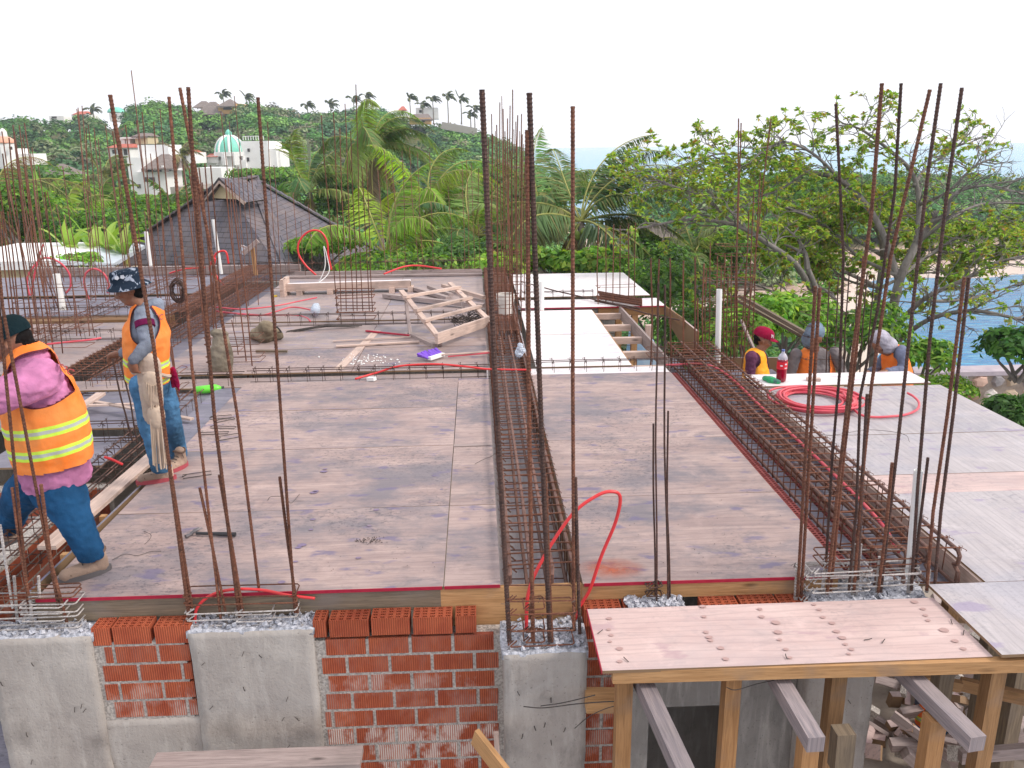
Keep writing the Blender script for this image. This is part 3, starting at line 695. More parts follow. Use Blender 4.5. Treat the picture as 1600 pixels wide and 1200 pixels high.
m = MB(); m.beam((3.055, 4.38, -.1), (3.055, 9.1, -.1), .018, .15); tag(m.build('beam_formwork', M['wood_pale'], origin=True), 'grey side form between the right beam cage and the pale deck', 'form board')
# slabs/rooms under the deck so that nothing shows through: storey walls
sw = root('storey_wall', 'rear and side walls of the storey below the formwork deck', 'wall', (0, 12, -4.3))
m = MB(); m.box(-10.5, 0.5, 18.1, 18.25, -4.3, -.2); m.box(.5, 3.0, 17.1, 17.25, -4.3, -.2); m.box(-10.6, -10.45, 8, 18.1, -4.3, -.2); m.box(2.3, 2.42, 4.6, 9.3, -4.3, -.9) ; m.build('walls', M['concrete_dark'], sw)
# back kerb boards
board('back_board', (-3.9, 17.65, .02), (0.1, 17.6, .02), .05, .12, 'wood_old', 'weathered board along the far back edge of the deck', 'board')
board('back_board', (-4.0, 17.25, .03), (0.1, 17.2, .03), .12, .04, 'wood_old', 'flat grey board lying in front of the back edge board', 'board')
board('back_wall_strip', (-9.6, 18.3, .05), (-3.9, 18.25, .05), .12, .22, 'wood_old', 'pale low edge form along the far left back of the deck', 'edge form')
board('workers_board', (3.05, 10.6, -.42), (4.1, 10.5, -.42), .04, .5, 'ply_far', 'upright plywood board behind the worker in the maroon cap', 'board')
# ================================================================ REBAR
def bar(parent, pts, d, mat='rebar', ribs=False, n=6, name='rebar'):
    b = MB(); pts = [Vector(p) for p in pts]
    if ribs:
        out = []; rr = []; k = 0
        for i in range(len(pts)-1):
            L = (pts[i+1]-pts[i]).length; m = max(2, int(L/.0065))
            for j in range(m): out.append(pts[i].lerp(pts[i+1], j/m)); rr.append(d/2*(1.12 if k % 3 == 0 else .94)); k += 1
        out.append(pts[-1]); rr.append(d/2); b.tube(out, d/2, n, rr=rr)
    else:
        # tiny waviness so that bars are never ruler straight
        out = []; k = 0; tot = sum((pts[i+1]-pts[i]).length for i in range(len(pts)-1)); ph = rnd.random()*9; am = min(.012, tot*.004)
        for i in range(len(pts)-1):
            for j in range(4):
                t = (i+j/4)/(len(pts)-1); w = math.sin(ph+t*5)*am*math.sin(math.pi*t)
                out.append(pts[i].lerp(pts[i+1], j/4)+Vector((w, w*.5, 0)) if abs((pts[-1]-pts[0]).normalized().z) > .7 else pts[i].lerp(pts[i+1], j/4)+Vector((0, 0, w*.4)))
        out.append(pts[-1]); b.tube(out, d/2, n)
    return b.build(name, M[mat], parent)
def loop_pts(x0, x1, y0, y1, z, tilt=0.0, hook=True, jit=.006):
    j = lambda: rnd.uniform(-jit, jit)
    c = .012; z1, z2 = z+j(), z+j()
    p = [(x0+.05, y0+.03, z1+.02), (x0+.01, y0+.005, z1), (x0+c, y0, z1), (x1-c, y0, z2), (x1, y0+c, z2), (x1, y1-c, z2+j()), (x1-c, y1, z2), (x0+c, y1, z1+j()), (x0, y1-c, z1), (x0, y0+c, z1+.004)]
    if hook: p.append((x0+.03, y0+.045, z1+.012))
    return p
def stirrup_h(parent, x0, x1, y0, y1, z, d=.009, mat='rebar', tilt=0.0):
    b = MB(); b.tube([(p[0], p[1], p[2]+(p[0]-x0)*tilt) for p in loop_pts(x0, x1, y0, y1, z)], d/2, 5)
    return b.build('stirrup', M[mat], parent)
def cage(label, bars, stir, d=.016, mat='rebar', ribs=False, smat=None, sd=.009, group=None, laps=(), wires=0):
    """vertical starter cage. bars: lists of (px, py) on a depth plane: (Y, [(x,y),...])  stir: (x0,x1,y0,y1,[z..])"""
    Y, p = bars[0][0], bars[0][1][-1]; base = PY(p[0], p[1], Y)
    r_ = root('starter_cage', label, 'rebar cage', base, group or 'column starter cages')
    for q in bars:
        Yb, pp = q[0], q[1]; dd = q[2] if len(q) > 2 else d; mm = q[3] if len(q) > 3 else mat
        bar(r_, [PY(x, y, Yb) for x, y in reversed(pp)], dd, mm, ribs, 8 if ribs else 6)
    for s_ in stir:
        x0, x1, y0, y1, zs = s_[:5]; m_ = s_[5] if len(s_) > 5 else (smat or mat)
        for z in zs: stirrup_h(r_, x0, x1, y0, y1, z, sd, m_, rnd.uniform(-.02, .02))
    if wires:
        x0, x1, y0, y1, zs = stir[0][:5]; w = MB()
        for k in range(wires):
            c = Vector((rnd.choice((x0, x1, (x0+x1)/2)), rnd.choice((y0, y1)), rnd.choice(zs)))
            w.tube([c+Vector((rnd.uniform(-.012, .012), -.012, rnd.uniform(-.015, .015))) for _ in range(5)]+[c+Vector((rnd.uniform(-.04, .04), -.03, rnd.uniform(-.03, .03)))], .0016, 4)
        w.build('tie_wire', M['wire'], r_)
    return r_
YB = 4.44
# column A: left frame edge
cage('starter bars in front of the bent worker, lower hoops crusted white with cement',
     [(4.42, [(-42, 140), (0, 500), (46, 960)], .018), (4.42, [(-28, 140), (4, 480), (54, 750), (92, 950)], .018), (4.42, [(19, 762), (30, 845), (47, 945)], .018), (4.42, [(64, 757), (80, 880), (104, 972)], .02),
      (4.5, [(0, 820), (12, 900), (20, 950)], .016, 'cemented'), (4.42, [(46, 930), (52, 985)], .02, 'cemented'), (4.5, [(60, 900), (64, 975)], .018, 'cemented'), (4.5, [(22, 900), (28, 985)], .018, 'cemented')],
     [(-2.95, -2.42, 4.40, 4.54, [-.15, -.115, -.075, -.03, .015], 'cemented'), (-2.93, -2.43, 4.41, 4.53, [.05, .07]), (-2.75, -2.5, 4.39, 4.52, [-.09, -.05, 0], 'cemented')], ribs=True, wires=8)
# column B
cage('tall starter bars standing right of the two workers on the wide concrete column',
     [(4.42, [(172, 148), (240, 540), (296, 968)], .022), (4.42, [(264, 151), (300, 575), (345, 968)], .017), (4.5, [(281, 137), (332, 405), (371, 650), (409, 955)], .018),
      (4.42, [(294, 136), (304, 292), (335, 650), (374, 965)], .021), (4.42, [(403, 152), (432, 550), (461, 957)], .018), (4.44, [(268, 745), (284, 850), (302, 965)], .02),
      (4.42, [(312, 762), (331, 850), (352, 955)], .017), (4.43, [(343, 742), (365, 870), (380, 962)], .021), (4.43, [(437, 745), (450, 850), (465, 957)], .018)],
     [(-1.79, -1.13, 4.39, 4.53, [-.16, -.12, -.075], 'cemented'), (-1.79, -1.13, 4.39, 4.53, [-.02, .03]), (-1.5, -1.28, 4.38, 4.54, [-.14, -.09], 'cemented')], ribs=True, wires=10)
# column C: centre
cage('thick starter bars of the central column in front of the long beam cage',
     [(4.14, [(753, 140), (772, 560), (785, 800), (796, 1002)], .028, 'rebar_dark'), (4.14, [(824, 203), (826, 600), (829, 800), (833, 1002)], .024), (4.14, [(827, 145), (836, 400), (847, 700), (859, 1002)], .027, 'rebar_dark'),
      (4.2, [(895, 166), (895, 600), (896, 800), (897, 985)], .021), (4.2, [(899, 746), (902, 860), (906, 990)], .021, 'rebar_dark'), (4.15, [(852, 742), (856, 850), (862, 1002)], .022)],
     [(.13, .51, 4.11, 4.28, [-.19, -.09, .02, .1]), (.22, .34, 4.12, 4.26, [-.17, -.10, .04])], mat='rebar', ribs=True, wires=14)
# column D: thin pair
cage('slender pair of dark starter bars rising from the mortar heap',
     [(4.40, [(1029, 442), (1026, 697), (1026, 945)], .011), (4.44, [(1021, 662), (1022, 800), (1024, 940)], .012), (4.40, [(1039, 445), (1040, 697), (1044, 945)], .012), (4.44, [(1044, 642), (1043, 800), (1047, 940)], .012)],
     [(.985, 1.08, 4.39, 4.46, [-.06, .0])], mat='rebar_dark', wires=6)
# column E: right corner
zc = [-.10, -.05, .02, .06]
cage('leaning cluster of tall starter bars at the right corner column, hoops white with cement',
     [(4.36, [(1274, 447), (1262, 650), (1246, 932)], .02), (4.38, [(1281, 450), (1269, 650), (1252, 930)], .02), (4.5, [(1306, 162), (1318, 400), (1312, 580), (1300, 720), (1288, 925)], .017, 'rebar_dark'),
      (4.36, [(1378, 130), (1362, 330), (1333, 550), (1314, 720), (1292, 928)], .021), (4.38, [(1350, 400), (1338, 550), (1318, 720), (1298, 924)], .017), (4.36, [(1408, 130), (1398, 300), (1372, 480), (1344, 620), (1338, 800), (1326, 925)], .017, 'rebar_dark'),
      (4.36, [(1453, 140), (1425, 260), (1392, 400), (1362, 600), (1350, 720), (1334, 925)], .02), (4.38, [(1470, 130), (1450, 270), (1421, 525), (1402, 700), (1376, 925)], .02, 'rebar_dark'),
      (4.37, [(1503, 137), (1480, 300), (1453, 530), (1434, 760), (1424, 922)], .02, 'rebar_dark'), (4.35, [(1507, 433), (1480, 650), (1458, 800), (1448, 922)], .02), (4.37, [(1514, 433), (1489, 650), (1470, 800), (1460, 922)], .02, 'rebar_dark'),
      (4.36, [(1355, 616), (1348, 740), (1340, 905)], .02, 'rebar_dark'), (4.36, [(1394, 723), (1384, 830), (1372, 925)], .02), (4.42, [(1450, 715), (1437, 820), (1428, 905)], .018, 'rebar_dark'),
      (4.4, [(1246, 890), (1243, 938)], .026, 'cemented'), (4.4, [(1290, 880), (1284, 932)], .022, 'cemented'), (4.4, [(1336, 850), (1332, 930)], .022, 'cemented'), (4.4, [(1345, 850), (1338, 930)], .02, 'cemented'), (4.4, [(1375, 870), (1370, 928)], .024, 'cemented'), (4.4, [(1426, 870), (1420, 925)], .03, 'cemented'), (4.4, [(1452, 890), (1448, 925)], .022, 'cemented')],
     [(1.935, 2.66, 4.36, 4.52, [-.11, -.03, .045, .06], 'cemented'), (2.05, 2.66, 4.37, 4.54, [.11, .15]), (1.98, 2.35, 4.35, 4.5, [-.05, .01, .07, .085], 'cemented'), (2.2, 2.66, 4.38, 4.62, [.0, .09], 'cemented')], ribs=True, wires=22)
# ---------------------------------------------------------------- long beam cages
def beam_cage(label, x0, x1, y0, y1, z0, z1, nt, d=.022, step=.12, sd=.009, mat='steel', smat='rebar_dark', hooks=True, axis='y', cross=False, nside=0, group='beam cages lying in the deck'):
    """horizontal cage: nt long bars top and bottom plus stirrups; axis 'y' runs away from the camera"""
    r_ = root('beam_cage', label, 'rebar cage', ((x0+x1)/2, (y0+y1)/2, z0), group)
    A = (lambda a, l, z: (a, l, z)) if axis == 'y' else (lambda a, l, z: (l, a, z))
    a0, a1, l0, l1 = (x0, x1, y0, y1) if axis == 'y' else (y0, y1, x0, x1)
    for z in (z0+.012, z1-.012):
        for i in range(nt):
            a = a0+.016+(a1-a0-.032)*i/(nt-1); n = max(3, int((l1-l0)/1.0)); ph = rnd.random()*6; b = MB(); pts = []
            s = l0+rnd.uniform(-.04, .05)
            if hooks:
                sg = -1 if z > (z0+z1)/2 else 1
                pts += [A(a, s+.05, z+sg*.11), A(a, s+.01, z+sg*.09), A(a, s, z+sg*.03)]
            for k in range(n+1):
                l = s+(l1-s)*(k/n)*.995+.02
                pts.append(A(a+math.sin(ph+l*1.3)*.006, l, z+math.sin(ph*2+l*.9)*.004))
            b.tube(pts, d/2, 7); b.build('rebar', M[mat], r_)
    for i in range(nside):
        b = MB(); z = z0+(z1-z0)*(i+1)/(nside+1)
        for a in (a0+.014, a1-.014): b.tube([A(a, l0, z), A(a, l1, z)], d*.4, 5)
        b.build('rebar', M[mat], r_)
    c = MB(); j = .01; h = .05
    P = [A(a0+.06, 0, z1-.05), A(a0, 0, z1), A(a1, 0, z1), A(a1, 0, z0), A(a0, 0, z0), A(a0, 0, z1-.004), A(a0+.05, 0, z1-.045)]
    c.tube([(p[0]+(0 if axis == 'y' else i*.0025), p[1]+(i*.0025 if axis == 'y' else 0), p[2]) for i, p in enumerate(P)], sd/2, 5)
    tie = [A(a0-.006, .0, z1-.02), A(a0-.014, .008, z1+.012), A(a0+.01, .012, z1+.014), A(a0+.02, 0, z1-.01), A(a0-.02, -.012, z1-.03), A(a0-.03, -.02, z1-.012)]
    c.tube(tie, .0022, 4); tie = [(A(a1+.006, .0, z1-.02)), A(a1+.014, .008, z1+.012), A(a1-.01, .012, z1+.01), A(a1+.03, -.02, z1-.005), A(a1+.034, -.005, z1-.02)]; c.tube(tie, .0022, 4)
    base = c.build('stirrup', M[smat], r_); first = True; base.parent = r_
    l = l0+.06; k = 0; mesh = base.data; n = int((l1-l0)/step)
    while l < l1 and k < 100:
        o = base if k == 0 else base.copy()
        if k: COL.objects.link(o); o.parent = r_
        ll = l+rnd.uniform(-.018, .018)
        rc = chain_loc(r_)
        T = Matrix.Translation(Vector(A(0, ll, 0)))
        # rotate about the cage axis a touch, around the stirrup's own middle
        ctr = Vector(A((a0+a1)/2, 0, (z0+z1)/2)) - rc
        Rz = Matrix.Rotation(rnd.uniform(-.09, .09), 4, 'Z') @ Matrix.Rotation(rnd.uniform(-.05, .05), 4, 'X' if axis == 'y' else 'Y')
        o.matrix_local = T @ Matrix.Translation(ctr) @ Rz @ Matrix.Translation(-ctr)
        l += step; k += 1
    return r_
beam_cage('long rusty beam cage down the middle of the deck, nearer stretch', .14, .56, 4.5, 11.0, -.25, .10, 4, .027, .14, .012, 'steel', 'rebar')
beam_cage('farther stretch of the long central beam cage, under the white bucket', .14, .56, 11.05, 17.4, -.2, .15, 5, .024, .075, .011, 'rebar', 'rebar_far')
beam_cage('dense right beam cage on perforated bricks, running to the corner column', 2.45, 3.00, 4.52, 10.35, -.13, .12, 4, .028, .135, .013, 'steel', 'rebar')
beam_cage('inner small cage laid inside the right beam, with red conduit through it', 2.66, 2.84, 4.7, 10.3, -.13, .05, 2, .018, .17, .008, 'rebar', 'rebar', False)
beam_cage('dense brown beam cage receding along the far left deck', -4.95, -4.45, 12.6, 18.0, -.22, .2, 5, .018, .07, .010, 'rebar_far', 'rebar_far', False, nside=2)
beam_cage('nearer looped beam cage beside the standing worker\'s hand', -4.95, -4.5, 9.3, 12.3, -.2, .1, 3, .016, .12, .011, 'rebar_far', 'rebar', False)
beam_cage('small cage in the trench left of the main deck', -3.34, -3.06, 5.0, 8.9, -.16, .04, 3, .012, .16, .008, 'steel', 'rebar_dark', False)
# cross joists (triangular light cages)
def joist(label, x0, x1, y, dy, z0, z1, mat='rebar_dark', step=.2): return beam_cage(label, x0, x1, y, y+dy, z0, z1, 2, .010, step, .006, mat, mat, False, axis='x', group='light joist cages across the deck')
joist('light joist cage across the deck behind the main sheets', -2.7, .12, 9.32, .12, -.06, .12)
joist('light joist cage over the white strip right of the central beam', .6, 2.7, 9.4, .12, -.05, .13)
joist('light joist cage left of the standing worker, in line with the first', -6.8, -2.75, 9.28, .12, -.1, .1)
joist('second light joist cage across the back left deck', -4.0, .1, 12.45, .12, -.03, .16)
joist('light joist cage on the far white deck', .75, 2.0, 14.2, .12, -.05, .15, 'rebar_dark', .17)
joist('joist cage above the brown timber edge at the far left', -9.5, -5.0, 13.2, .12, .03, .2)
joist('joist cage along the far back edge, right half', -3.6, 0.0, 17.75, .15, .0, .25)
joist('joist cage along the far back edge, left half', -9.6, -4.0, 17.9, .15, .0, .25)
joist('low joist cage at the head of the trench', -4.5, -3.35, 7.6, .12, -.12, .08)
joist('middle joist cage across the far left sheets', -9.5, -5.0, 11.6, .12, .0, .15)
beam_cage('thin depth cage crossing the far left deck', -6.3, -6.12, 10.2, 17.5, -.0, .15, 2, .010, .2, .007, 'rebar', 'rebar', False)
# ---------------------------------------------------------------- farther vertical cages
def farcage(label, Y, tops, base_y, dx=0, depth=.25, zs=None, d=.013, mat='rebar_far', x0=None, x1=None, conv=None, sd=.008):
    """tops: [(xtop, ytop, xbase, row)] row 1 stands behind by depth"""
    bars = [(Y+depth*t[3], [(t[0], t[1]), ((t[0]+t[2])/2+rnd.uniform(-2, 2), (t[1]+base_y)/2), (t[2], base_y)]) for t in tops]
    a = [PY(t[2], base_y, Y).x for t in tops]; x0 = min(a)-.02 if x0 is None else x0; x1 = max(a)+.02 if x1 is None else x1
    return cage(label, bars, [(x0, x1, Y-.02, Y+depth+.02, zs or [])], d, mat, sd=sd)
Z = lambda a, b, s: [a+s*i for i in range(int((b-a)/s)+1)]
farcage('tall cage with two thin bars and dense hoops, left of the maroon capped worker', 10.3, [(1154, 185, 1146, 0), (1158, 192, 1151, 1), (1205, 185, 1157, 0), (1121, 400, 1118, 0), (1133, 398, 1130, 1), (1143, 396, 1141, 0), (1166, 420, 1156, 1), (1127, 420, 1125, 1), (1138, 430, 1135, 0), (1150, 410, 1147, 1)], 590, zs=Z(.05, 1.35, .13), d=.016, mat='rebar', x1=3.55, x0=3.08)
farcage('row of short starter bars right of the white sheet', 9.8, [(1017, 404, 1017, 0), (1030, 405, 1027, 0), (1047, 403, 1049, 0), (1068, 407, 1068, 1), (1086, 402, 1086, 0), (1090, 466, 1090, 1), (1100, 412, 1098, 1)], 575, zs=[.05, .12], d=.02, mat='rebar')
farcage('six bar cage at the corner of the far white deck', 13.6, [(935, 352, 935, 0), (947, 352, 946, 1), (959, 350, 958, 0), (969, 352, 968, 1), (982, 350, 981, 0), (993, 348, 990, 1)], 500, zs=[-.7, -.55, -.4, -.25, .1, .3, .8], d=.018, mat='rebar')
farcage('square grid cage standing on the back left deck', 12.5, [(502, 180, 527, 0), (521, 175, 533, 1), (531, 200, 541, 0), (539, 162, 552, 1), (556, 132, 567, 0), (548, 205, 558, 1), (565, 260, 577, 0), (572, 250, 582, 1)], 486, zs=Z(.06, .55, .11), d=.015, mat='rebar', sd=.014)
farcage('cluster of bars on the far edge right of the grid cage', 17.6, [(652, 240, 662, 0), (671, 238, 677, 0), (700, 290, 706, 1), (729, 250, 733, 0), (736, 255, 742, 1), (722, 252, 726, 0), (640, 230, 655, 1), (748, 262, 750, 0)], 425, zs=[.1, .3], d=.014)
farcage('cluster of thin bars rising behind the central cage, nearer', 11.3, [(776, 195, 779, 0), (786, 170, 790, 1), (793, 185, 796, 0), (801, 140, 800, 1), (809, 180, 808, 0), (816, 210, 814, 1), (770, 210, 772, 1), (798, 235, 803, 0)], 520, zs=Z(.1, .9, .16), d=.017, mat='rebar', x0=.22, x1=.58)
farcage('cluster of thin bars at the far end of the central cage', 16.8, [(763, 215, 768, 0), (774, 205, 779, 1), (784, 150, 787, 0), (803, 202, 804, 1), (812, 205, 811, 0), (818, 225, 816, 1), (790, 225, 793, 0)], 425, zs=Z(.1, 1.1, .2), d=.017, mat='rebar_far', x0=.3, x1=.9)
farcage('tall bars in front of the dark shingle roof, right pair', 15.0, [(418, 190, 432, 0), (428, 258, 440, 1), (358, 190, 382, 0), (366, 150, 393, 1), (385, 262, 400, 0)], 445, zs=[.1, .3], d=.014)
farcage('cage standing before the dense left beam, hoops wide', 10.0, [(311, 262, 341, 0), (320, 255, 345, 1), (329, 258, 358, 0), (286, 258, 328, 1), (295, 262, 333, 0), (352, 280, 388, 1), (361, 285, 396, 0)], 592, zs=[.05, .12, .28, .36], d=.016, mat='rebar', x1=-2.72)
farcage('brown bars behind the bucket hat, left of the shingle roof', 14.5, [(138, 195, 165, 0), (147, 200, 172, 1), (153, 215, 180, 0), (165, 196, 200, 1), (122, 168, 150, 0), (135, 200, 142, 1)], 470, zs=[.1, .35], d=.015)
farcage('tall bars right of the bucket hat', 12.8, [(205, 110, 252, 0), (213, 188, 258, 1), (235, 240, 265, 0), (246, 245, 270, 1), (250, 170, 283, 0), (258, 262, 288, 1)], 512, zs=Z(.08, .9, .15), d=.014, x0=-5.0, x1=-4.4)
farcage('leftmost tall brown bars at the frame edge', 12.0, [(3, 205, 52, 0), (20, 195, 62, 1), (22, 205, 70, 0), (30, 196, 78, 1), (38, 192, 82, 0), (10, 280, 60, 1)], 520, zs=[.1, .3], d=.015)
farcage('second group of brown bars at the left, behind the white pipe', 13.4, [(48, 240, 72, 0), (45, 300, 78, 1), (55, 320, 86, 0), (56, 390, 92, 0), (64, 395, 96, 1), (70, 398, 100, 0), (78, 400, 106, 1), (84, 402, 112, 0)], 485, zs=Z(.08, .5, .12), d=.016, x1=-6.3)
farcage('low cage inside the right-hand red conduit loop', 15.5, [(138, 410, 146, 0), (146, 408, 152, 1), (154, 412, 160, 0), (162, 415, 168, 1)], 458, zs=[.1], d=.014)
farcage('short bars in front of the brown timber edge', 11.6, [(107, 395, 120, 0), (112, 440, 126, 1), (129, 400, 140, 0), (136, 455, 148, 1)], 525, zs=[.2, .3], d=.014)
farcage('bars near the bag, thin and dark', 10.6, [(338, 540, 352, 0), (352, 545, 362, 1), (362, 500, 375, 0)], 578, zs=[.05, .12], d=.012, mat='rebar')
farcage('short bars held by the standing worker', 6.75, [(176, 560, 207, 0), (188, 565, 214, 1), (196, 566, 222, 0)], 690, zs=[-.1], d=.014, mat='rebar_dark')
farcage('bars standing behind the worker\'s red cloth', 8.6, [(262, 520, 283, 0), (268, 540, 288, 1)], 668, zs=[.0, .12, .3], d=.016, mat='rebar')
farcage('short cage beyond the far left white pipe', 17.0, [(300, 330, 312, 0), (311, 290, 322, 1), (277, 330, 290, 0), (268, 340, 281, 1)], 432, zs=Z(.1, .7, .2), d=.015, mat='rebar')
farcage('bars at the far back edge left of the bench', 17.6, [(446, 330, 452, 0), (458, 300, 468, 1), (470, 345, 478, 0), (482, 320, 488, 1)], 432, zs=[.1, .25], d=.014)
farcage('thin tall bars above the far edge, between grid cage and slatted frame', 17.4, [(600, 235, 612, 0), (612, 250, 622, 1), (590, 262, 604, 0), (628, 236, 634, 1)], 428, zs=[.1, .3], d=.015)
farcage('brown bars in front of the left villas, counted beyond the red conduit loop', 15.8, [(170, 230, 200, 0), (182, 250, 208, 1), (120, 170, 152, 0), (128, 165, 158, 1), (98, 260, 128, 0), (226, 330, 236, 0)], 448, zs=[.1, .3], d=.016)
farcage('dark bars between the two tall red tipped bars of the wide column', 11.2, [(305, 260, 330, 0), (298, 255, 322, 1), (316, 285, 340, 0), (270, 250, 300, 1)], 545, zs=Z(.1, .6, .15), d=.016, mat='rebar')
farcage('pair of bars standing on the dense left beam cage near its middle', 14.2, [(345, 175, 372, 0), (372, 260, 388, 1), (392, 262, 404, 0)], 478, zs=[.2, .4], d=.014)
farcage('bars standing at the outer left of the far sheets', 9.8, [(-8, 250, 28, 0), (2, 330, 36, 1), (12, 330, 44, 0), (-20, 220, 18, 1)], 600, zs=[.1, .3, .5], d=.016, mat='rebar')
farcage('dense row of receding bars in the middle of the central cage', 13.6, [(758, 190, 763, 0), (768, 178, 771, 1), (781, 160, 784, 0), (789, 205, 791, 1), (797, 165, 798, 0), (806, 190, 806, 1), (815, 178, 813, 0), (821, 230, 819, 1), (776, 230, 778, 0)], 470, zs=Z(.1, 1.1, .14), d=.018, mat='rebar', x0=.25, x1=.75)
farcage('thicket of brown bars behind the bent worker, left frame edge', 10.8, [(-14, 200, 36, 0), (4, 240, 46, 1), (14, 215, 54, 0), (26, 250, 62, 1), (34, 230, 74, 0), (44, 290, 84, 1), (70, 300, 98, 0)], 552, zs=Z(.1, .9, .2), d=.016, mat='rebar', x1=-5.2)
farcage('thicket of brown bars above the white flat roof', 16.4, [(36, 210, 66, 0), (50, 230, 80, 1), (60, 260, 90, 0), (74, 300, 100, 1), (88, 320, 110, 0), (100, 335, 118, 1), (25, 230, 56, 0)], 440, zs=[.1, .3, .5], d=.017, mat='rebar_far')
farcage('bars crowding the middle of the far left field', 12.2, [(176, 205, 215, 0), (188, 220, 224, 1), (196, 195, 232, 0), (222, 175, 252, 1), (240, 190, 266, 0)], 515, zs=Z(.1, .5, .14), d=.015, mat='rebar')
farcage('short bars crowding right of the hooped cage', 11.0, [(1170, 330, 1163, 0), (1178, 300, 1168, 1), (1188, 270, 1174, 0), (1110, 380, 1107, 0), (1104, 420, 1102, 1)], 560, zs=Z(.1, 1.0, .14), d=.016, mat='rebar')
# short lath cage held over the tree
farcage('cage of the corner behind the hooded workers, dense hoops', 9.75, [(1296, 440, 1290, 0), (1310, 430, 1302, 1), (1327, 425, 1318, 0), (1340, 430, 1330, 1), (1355, 425, 1342, 0), (1366, 430, 1352, 1)], 600, zs=Z(.0, .9, .14), d=.016, mat='rebar_dark', x0=4.05, x1=4.55)

# ================================================================ HOSES, CONDUITS, PIPES
def hose(label, pts, r=.009, mat='red_hose', n=10, cat='conduit', name='conduit', closed=False, group=None):
    b = MB(); b.tube(spline(pts, n), r, 8); return tag(b.build(name, M[mat], smooth=True, origin=True), label, cat, group)
P3 = PY
hose('bright red conduit loop arching out of the central column cage', [PY(822, 985, 4.2), PY(826, 925, 4.25), PY(850, 870, 4.3), PY(893, 805, 4.36), PY(930, 776, 4.4), PY(955, 768, 4.42), PY(969, 777, 4.44), PY(962, 815, 4.45), PY(940, 868, 4.44), PY(922, 920, 4.43), PY(908, 945, 4.42), PY(892, 985, 4.38)], .0105)
hose('red conduit bow between the bars of the wide left column', [PY(304, 975, 4.42), PY(308, 950, 4.43), PY(330, 930, 4.44), PY(365, 921, 4.46), PY(410, 922, 4.47), PY(450, 930, 4.46), PY(492, 935, 4.46)], .0095)
hose('red conduit running inside the right beam cage', [PZ(1040, 570), (2.76, 9.2, .07), (2.82, 7.6, .04), (2.80, 6.2, .05), (2.78, 5.2, .03), (2.72, 4.75, .0)], .013, 'pink_hose')
hose('red conduit snaking over the first cross joist', [PZ(555, 592, .02), PZ(590, 582, .05), PZ(625, 572, .12), PZ(680, 569, .14), PZ(730, 573, .12), PZ(766, 577, .1), PZ(830, 578, .1)], .013, 'red_hose')
hose('red conduit on the deck beside the bags, lower of three', [PZ(342, 488), PZ(375, 490), PZ(420, 493), PZ(460, 493), PZ(478, 496), PZ(485, 502)], .012, 'pink_hose')
hose('red conduit with an upward tip beside the bags, upper of three', [PZ(338, 480, .1), PZ(380, 483, .1), PZ(430, 478, .1), PZ(470, 470, .1), PZ(495, 465, .1)], .012, 'pink_hose')
hose('red conduit arching over the second joist, middle of three', [PZ(338, 486), PZ(400, 493, .05), PZ(430, 487, .1), PZ(455, 480, .12), PZ(480, 483, .1), PZ(499, 490, .05)], .012, 'pink_hose')
hose('small red conduit arch above the dense left beam', [PY(333, 410, 16), PY(337, 397, 16), PY(348, 392, 16), PY(354, 396, 16), PY(357, 412, 16)], .02, 'red_hose')
hose('red conduit tangle left of the white pipe', [PY(330, 430, 15.8), PY(328, 415, 15.8), PY(336, 404, 15.8), PY(334, 420, 15.8), PY(342, 438, 15.8), PY(352, 446, 15.8)], .02, 'red_hose')
hose('red conduit bow in front of the shingle roof', [PY(494, 430, 17.4), PY(478, 415, 17.4), PY(467, 398, 17.4), PY(466, 382, 17.4), PY(474, 368, 17.4), PY(488, 360, 17.4), PY(502, 363, 17.4), PY(511, 378, 17.4), PY(513, 400, 17.4), PY(518, 422, 17.4)], .021, 'red_hose')
hose('big red conduit loop around the brown bars at the left', [PY(46, 462, 14), PY(42, 438, 14), PY(50, 420, 14), PY(64, 405, 14), PY(80, 404, 14), (PY(98, 414, 14)), PY(109, 430, 14), PY(110, 448, 14), PY(103, 458, 14)], .017, 'pink_hose')
hose('narrow upright red conduit left of the white pipe', [PY(49, 462, 13.9), PY(52, 438, 13.9), PY(58, 412, 13.9), PY(64, 392, 13.9), PY(67, 382, 13.9)], .016, 'pink_hose')
hose('round red conduit loop left of the bucket hat', [PY(139, 468, 14.8), PY(133, 450, 14.8), PY(132, 432, 14.8), PY(140, 422, 14.8), PY(152, 421, 14.8), PY(164, 430, 14.8), PY(170, 445, 14.8), PY(168, 458, 14.8)], .019, 'pink_hose')
hose('red conduit lying on the far left sheets', [PZ(72, 538, .1), PZ(110, 534, .1), PZ(140, 531, .1), PZ(158, 528, .1)], .014, 'pink_hose')
hose('red conduit along the far back edge joist', [PZ(600, 428, .2), PZ(630, 417, .25), PZ(655, 415, .25), PZ(690, 420, .2)], .018, 'red_hose')
hose('red conduit end lying in the trench cage', [PY(163, 714, 6.6), PY(175, 718, 6.6), PY(192, 726, 6.6)], .012, 'red_hose')
hose('red conduit on the sheets behind the bucket hat', [PZ(265, 427, .1), PZ(290, 420, .2), PZ(320, 418, .2)], .018, 'red_hose')
hose('thin white cable looping over the far pale bench', [PY(482, 452, 15.5), PY(498, 440, 15.5), PY(508, 415, 15.5), PY(506, 385, 15.5), PY(512, 405, 15.5), PY(514, 425, 15.5), PY(500, 440, 15.4), PY(486, 445, 15.4)], .008, 'pvc')
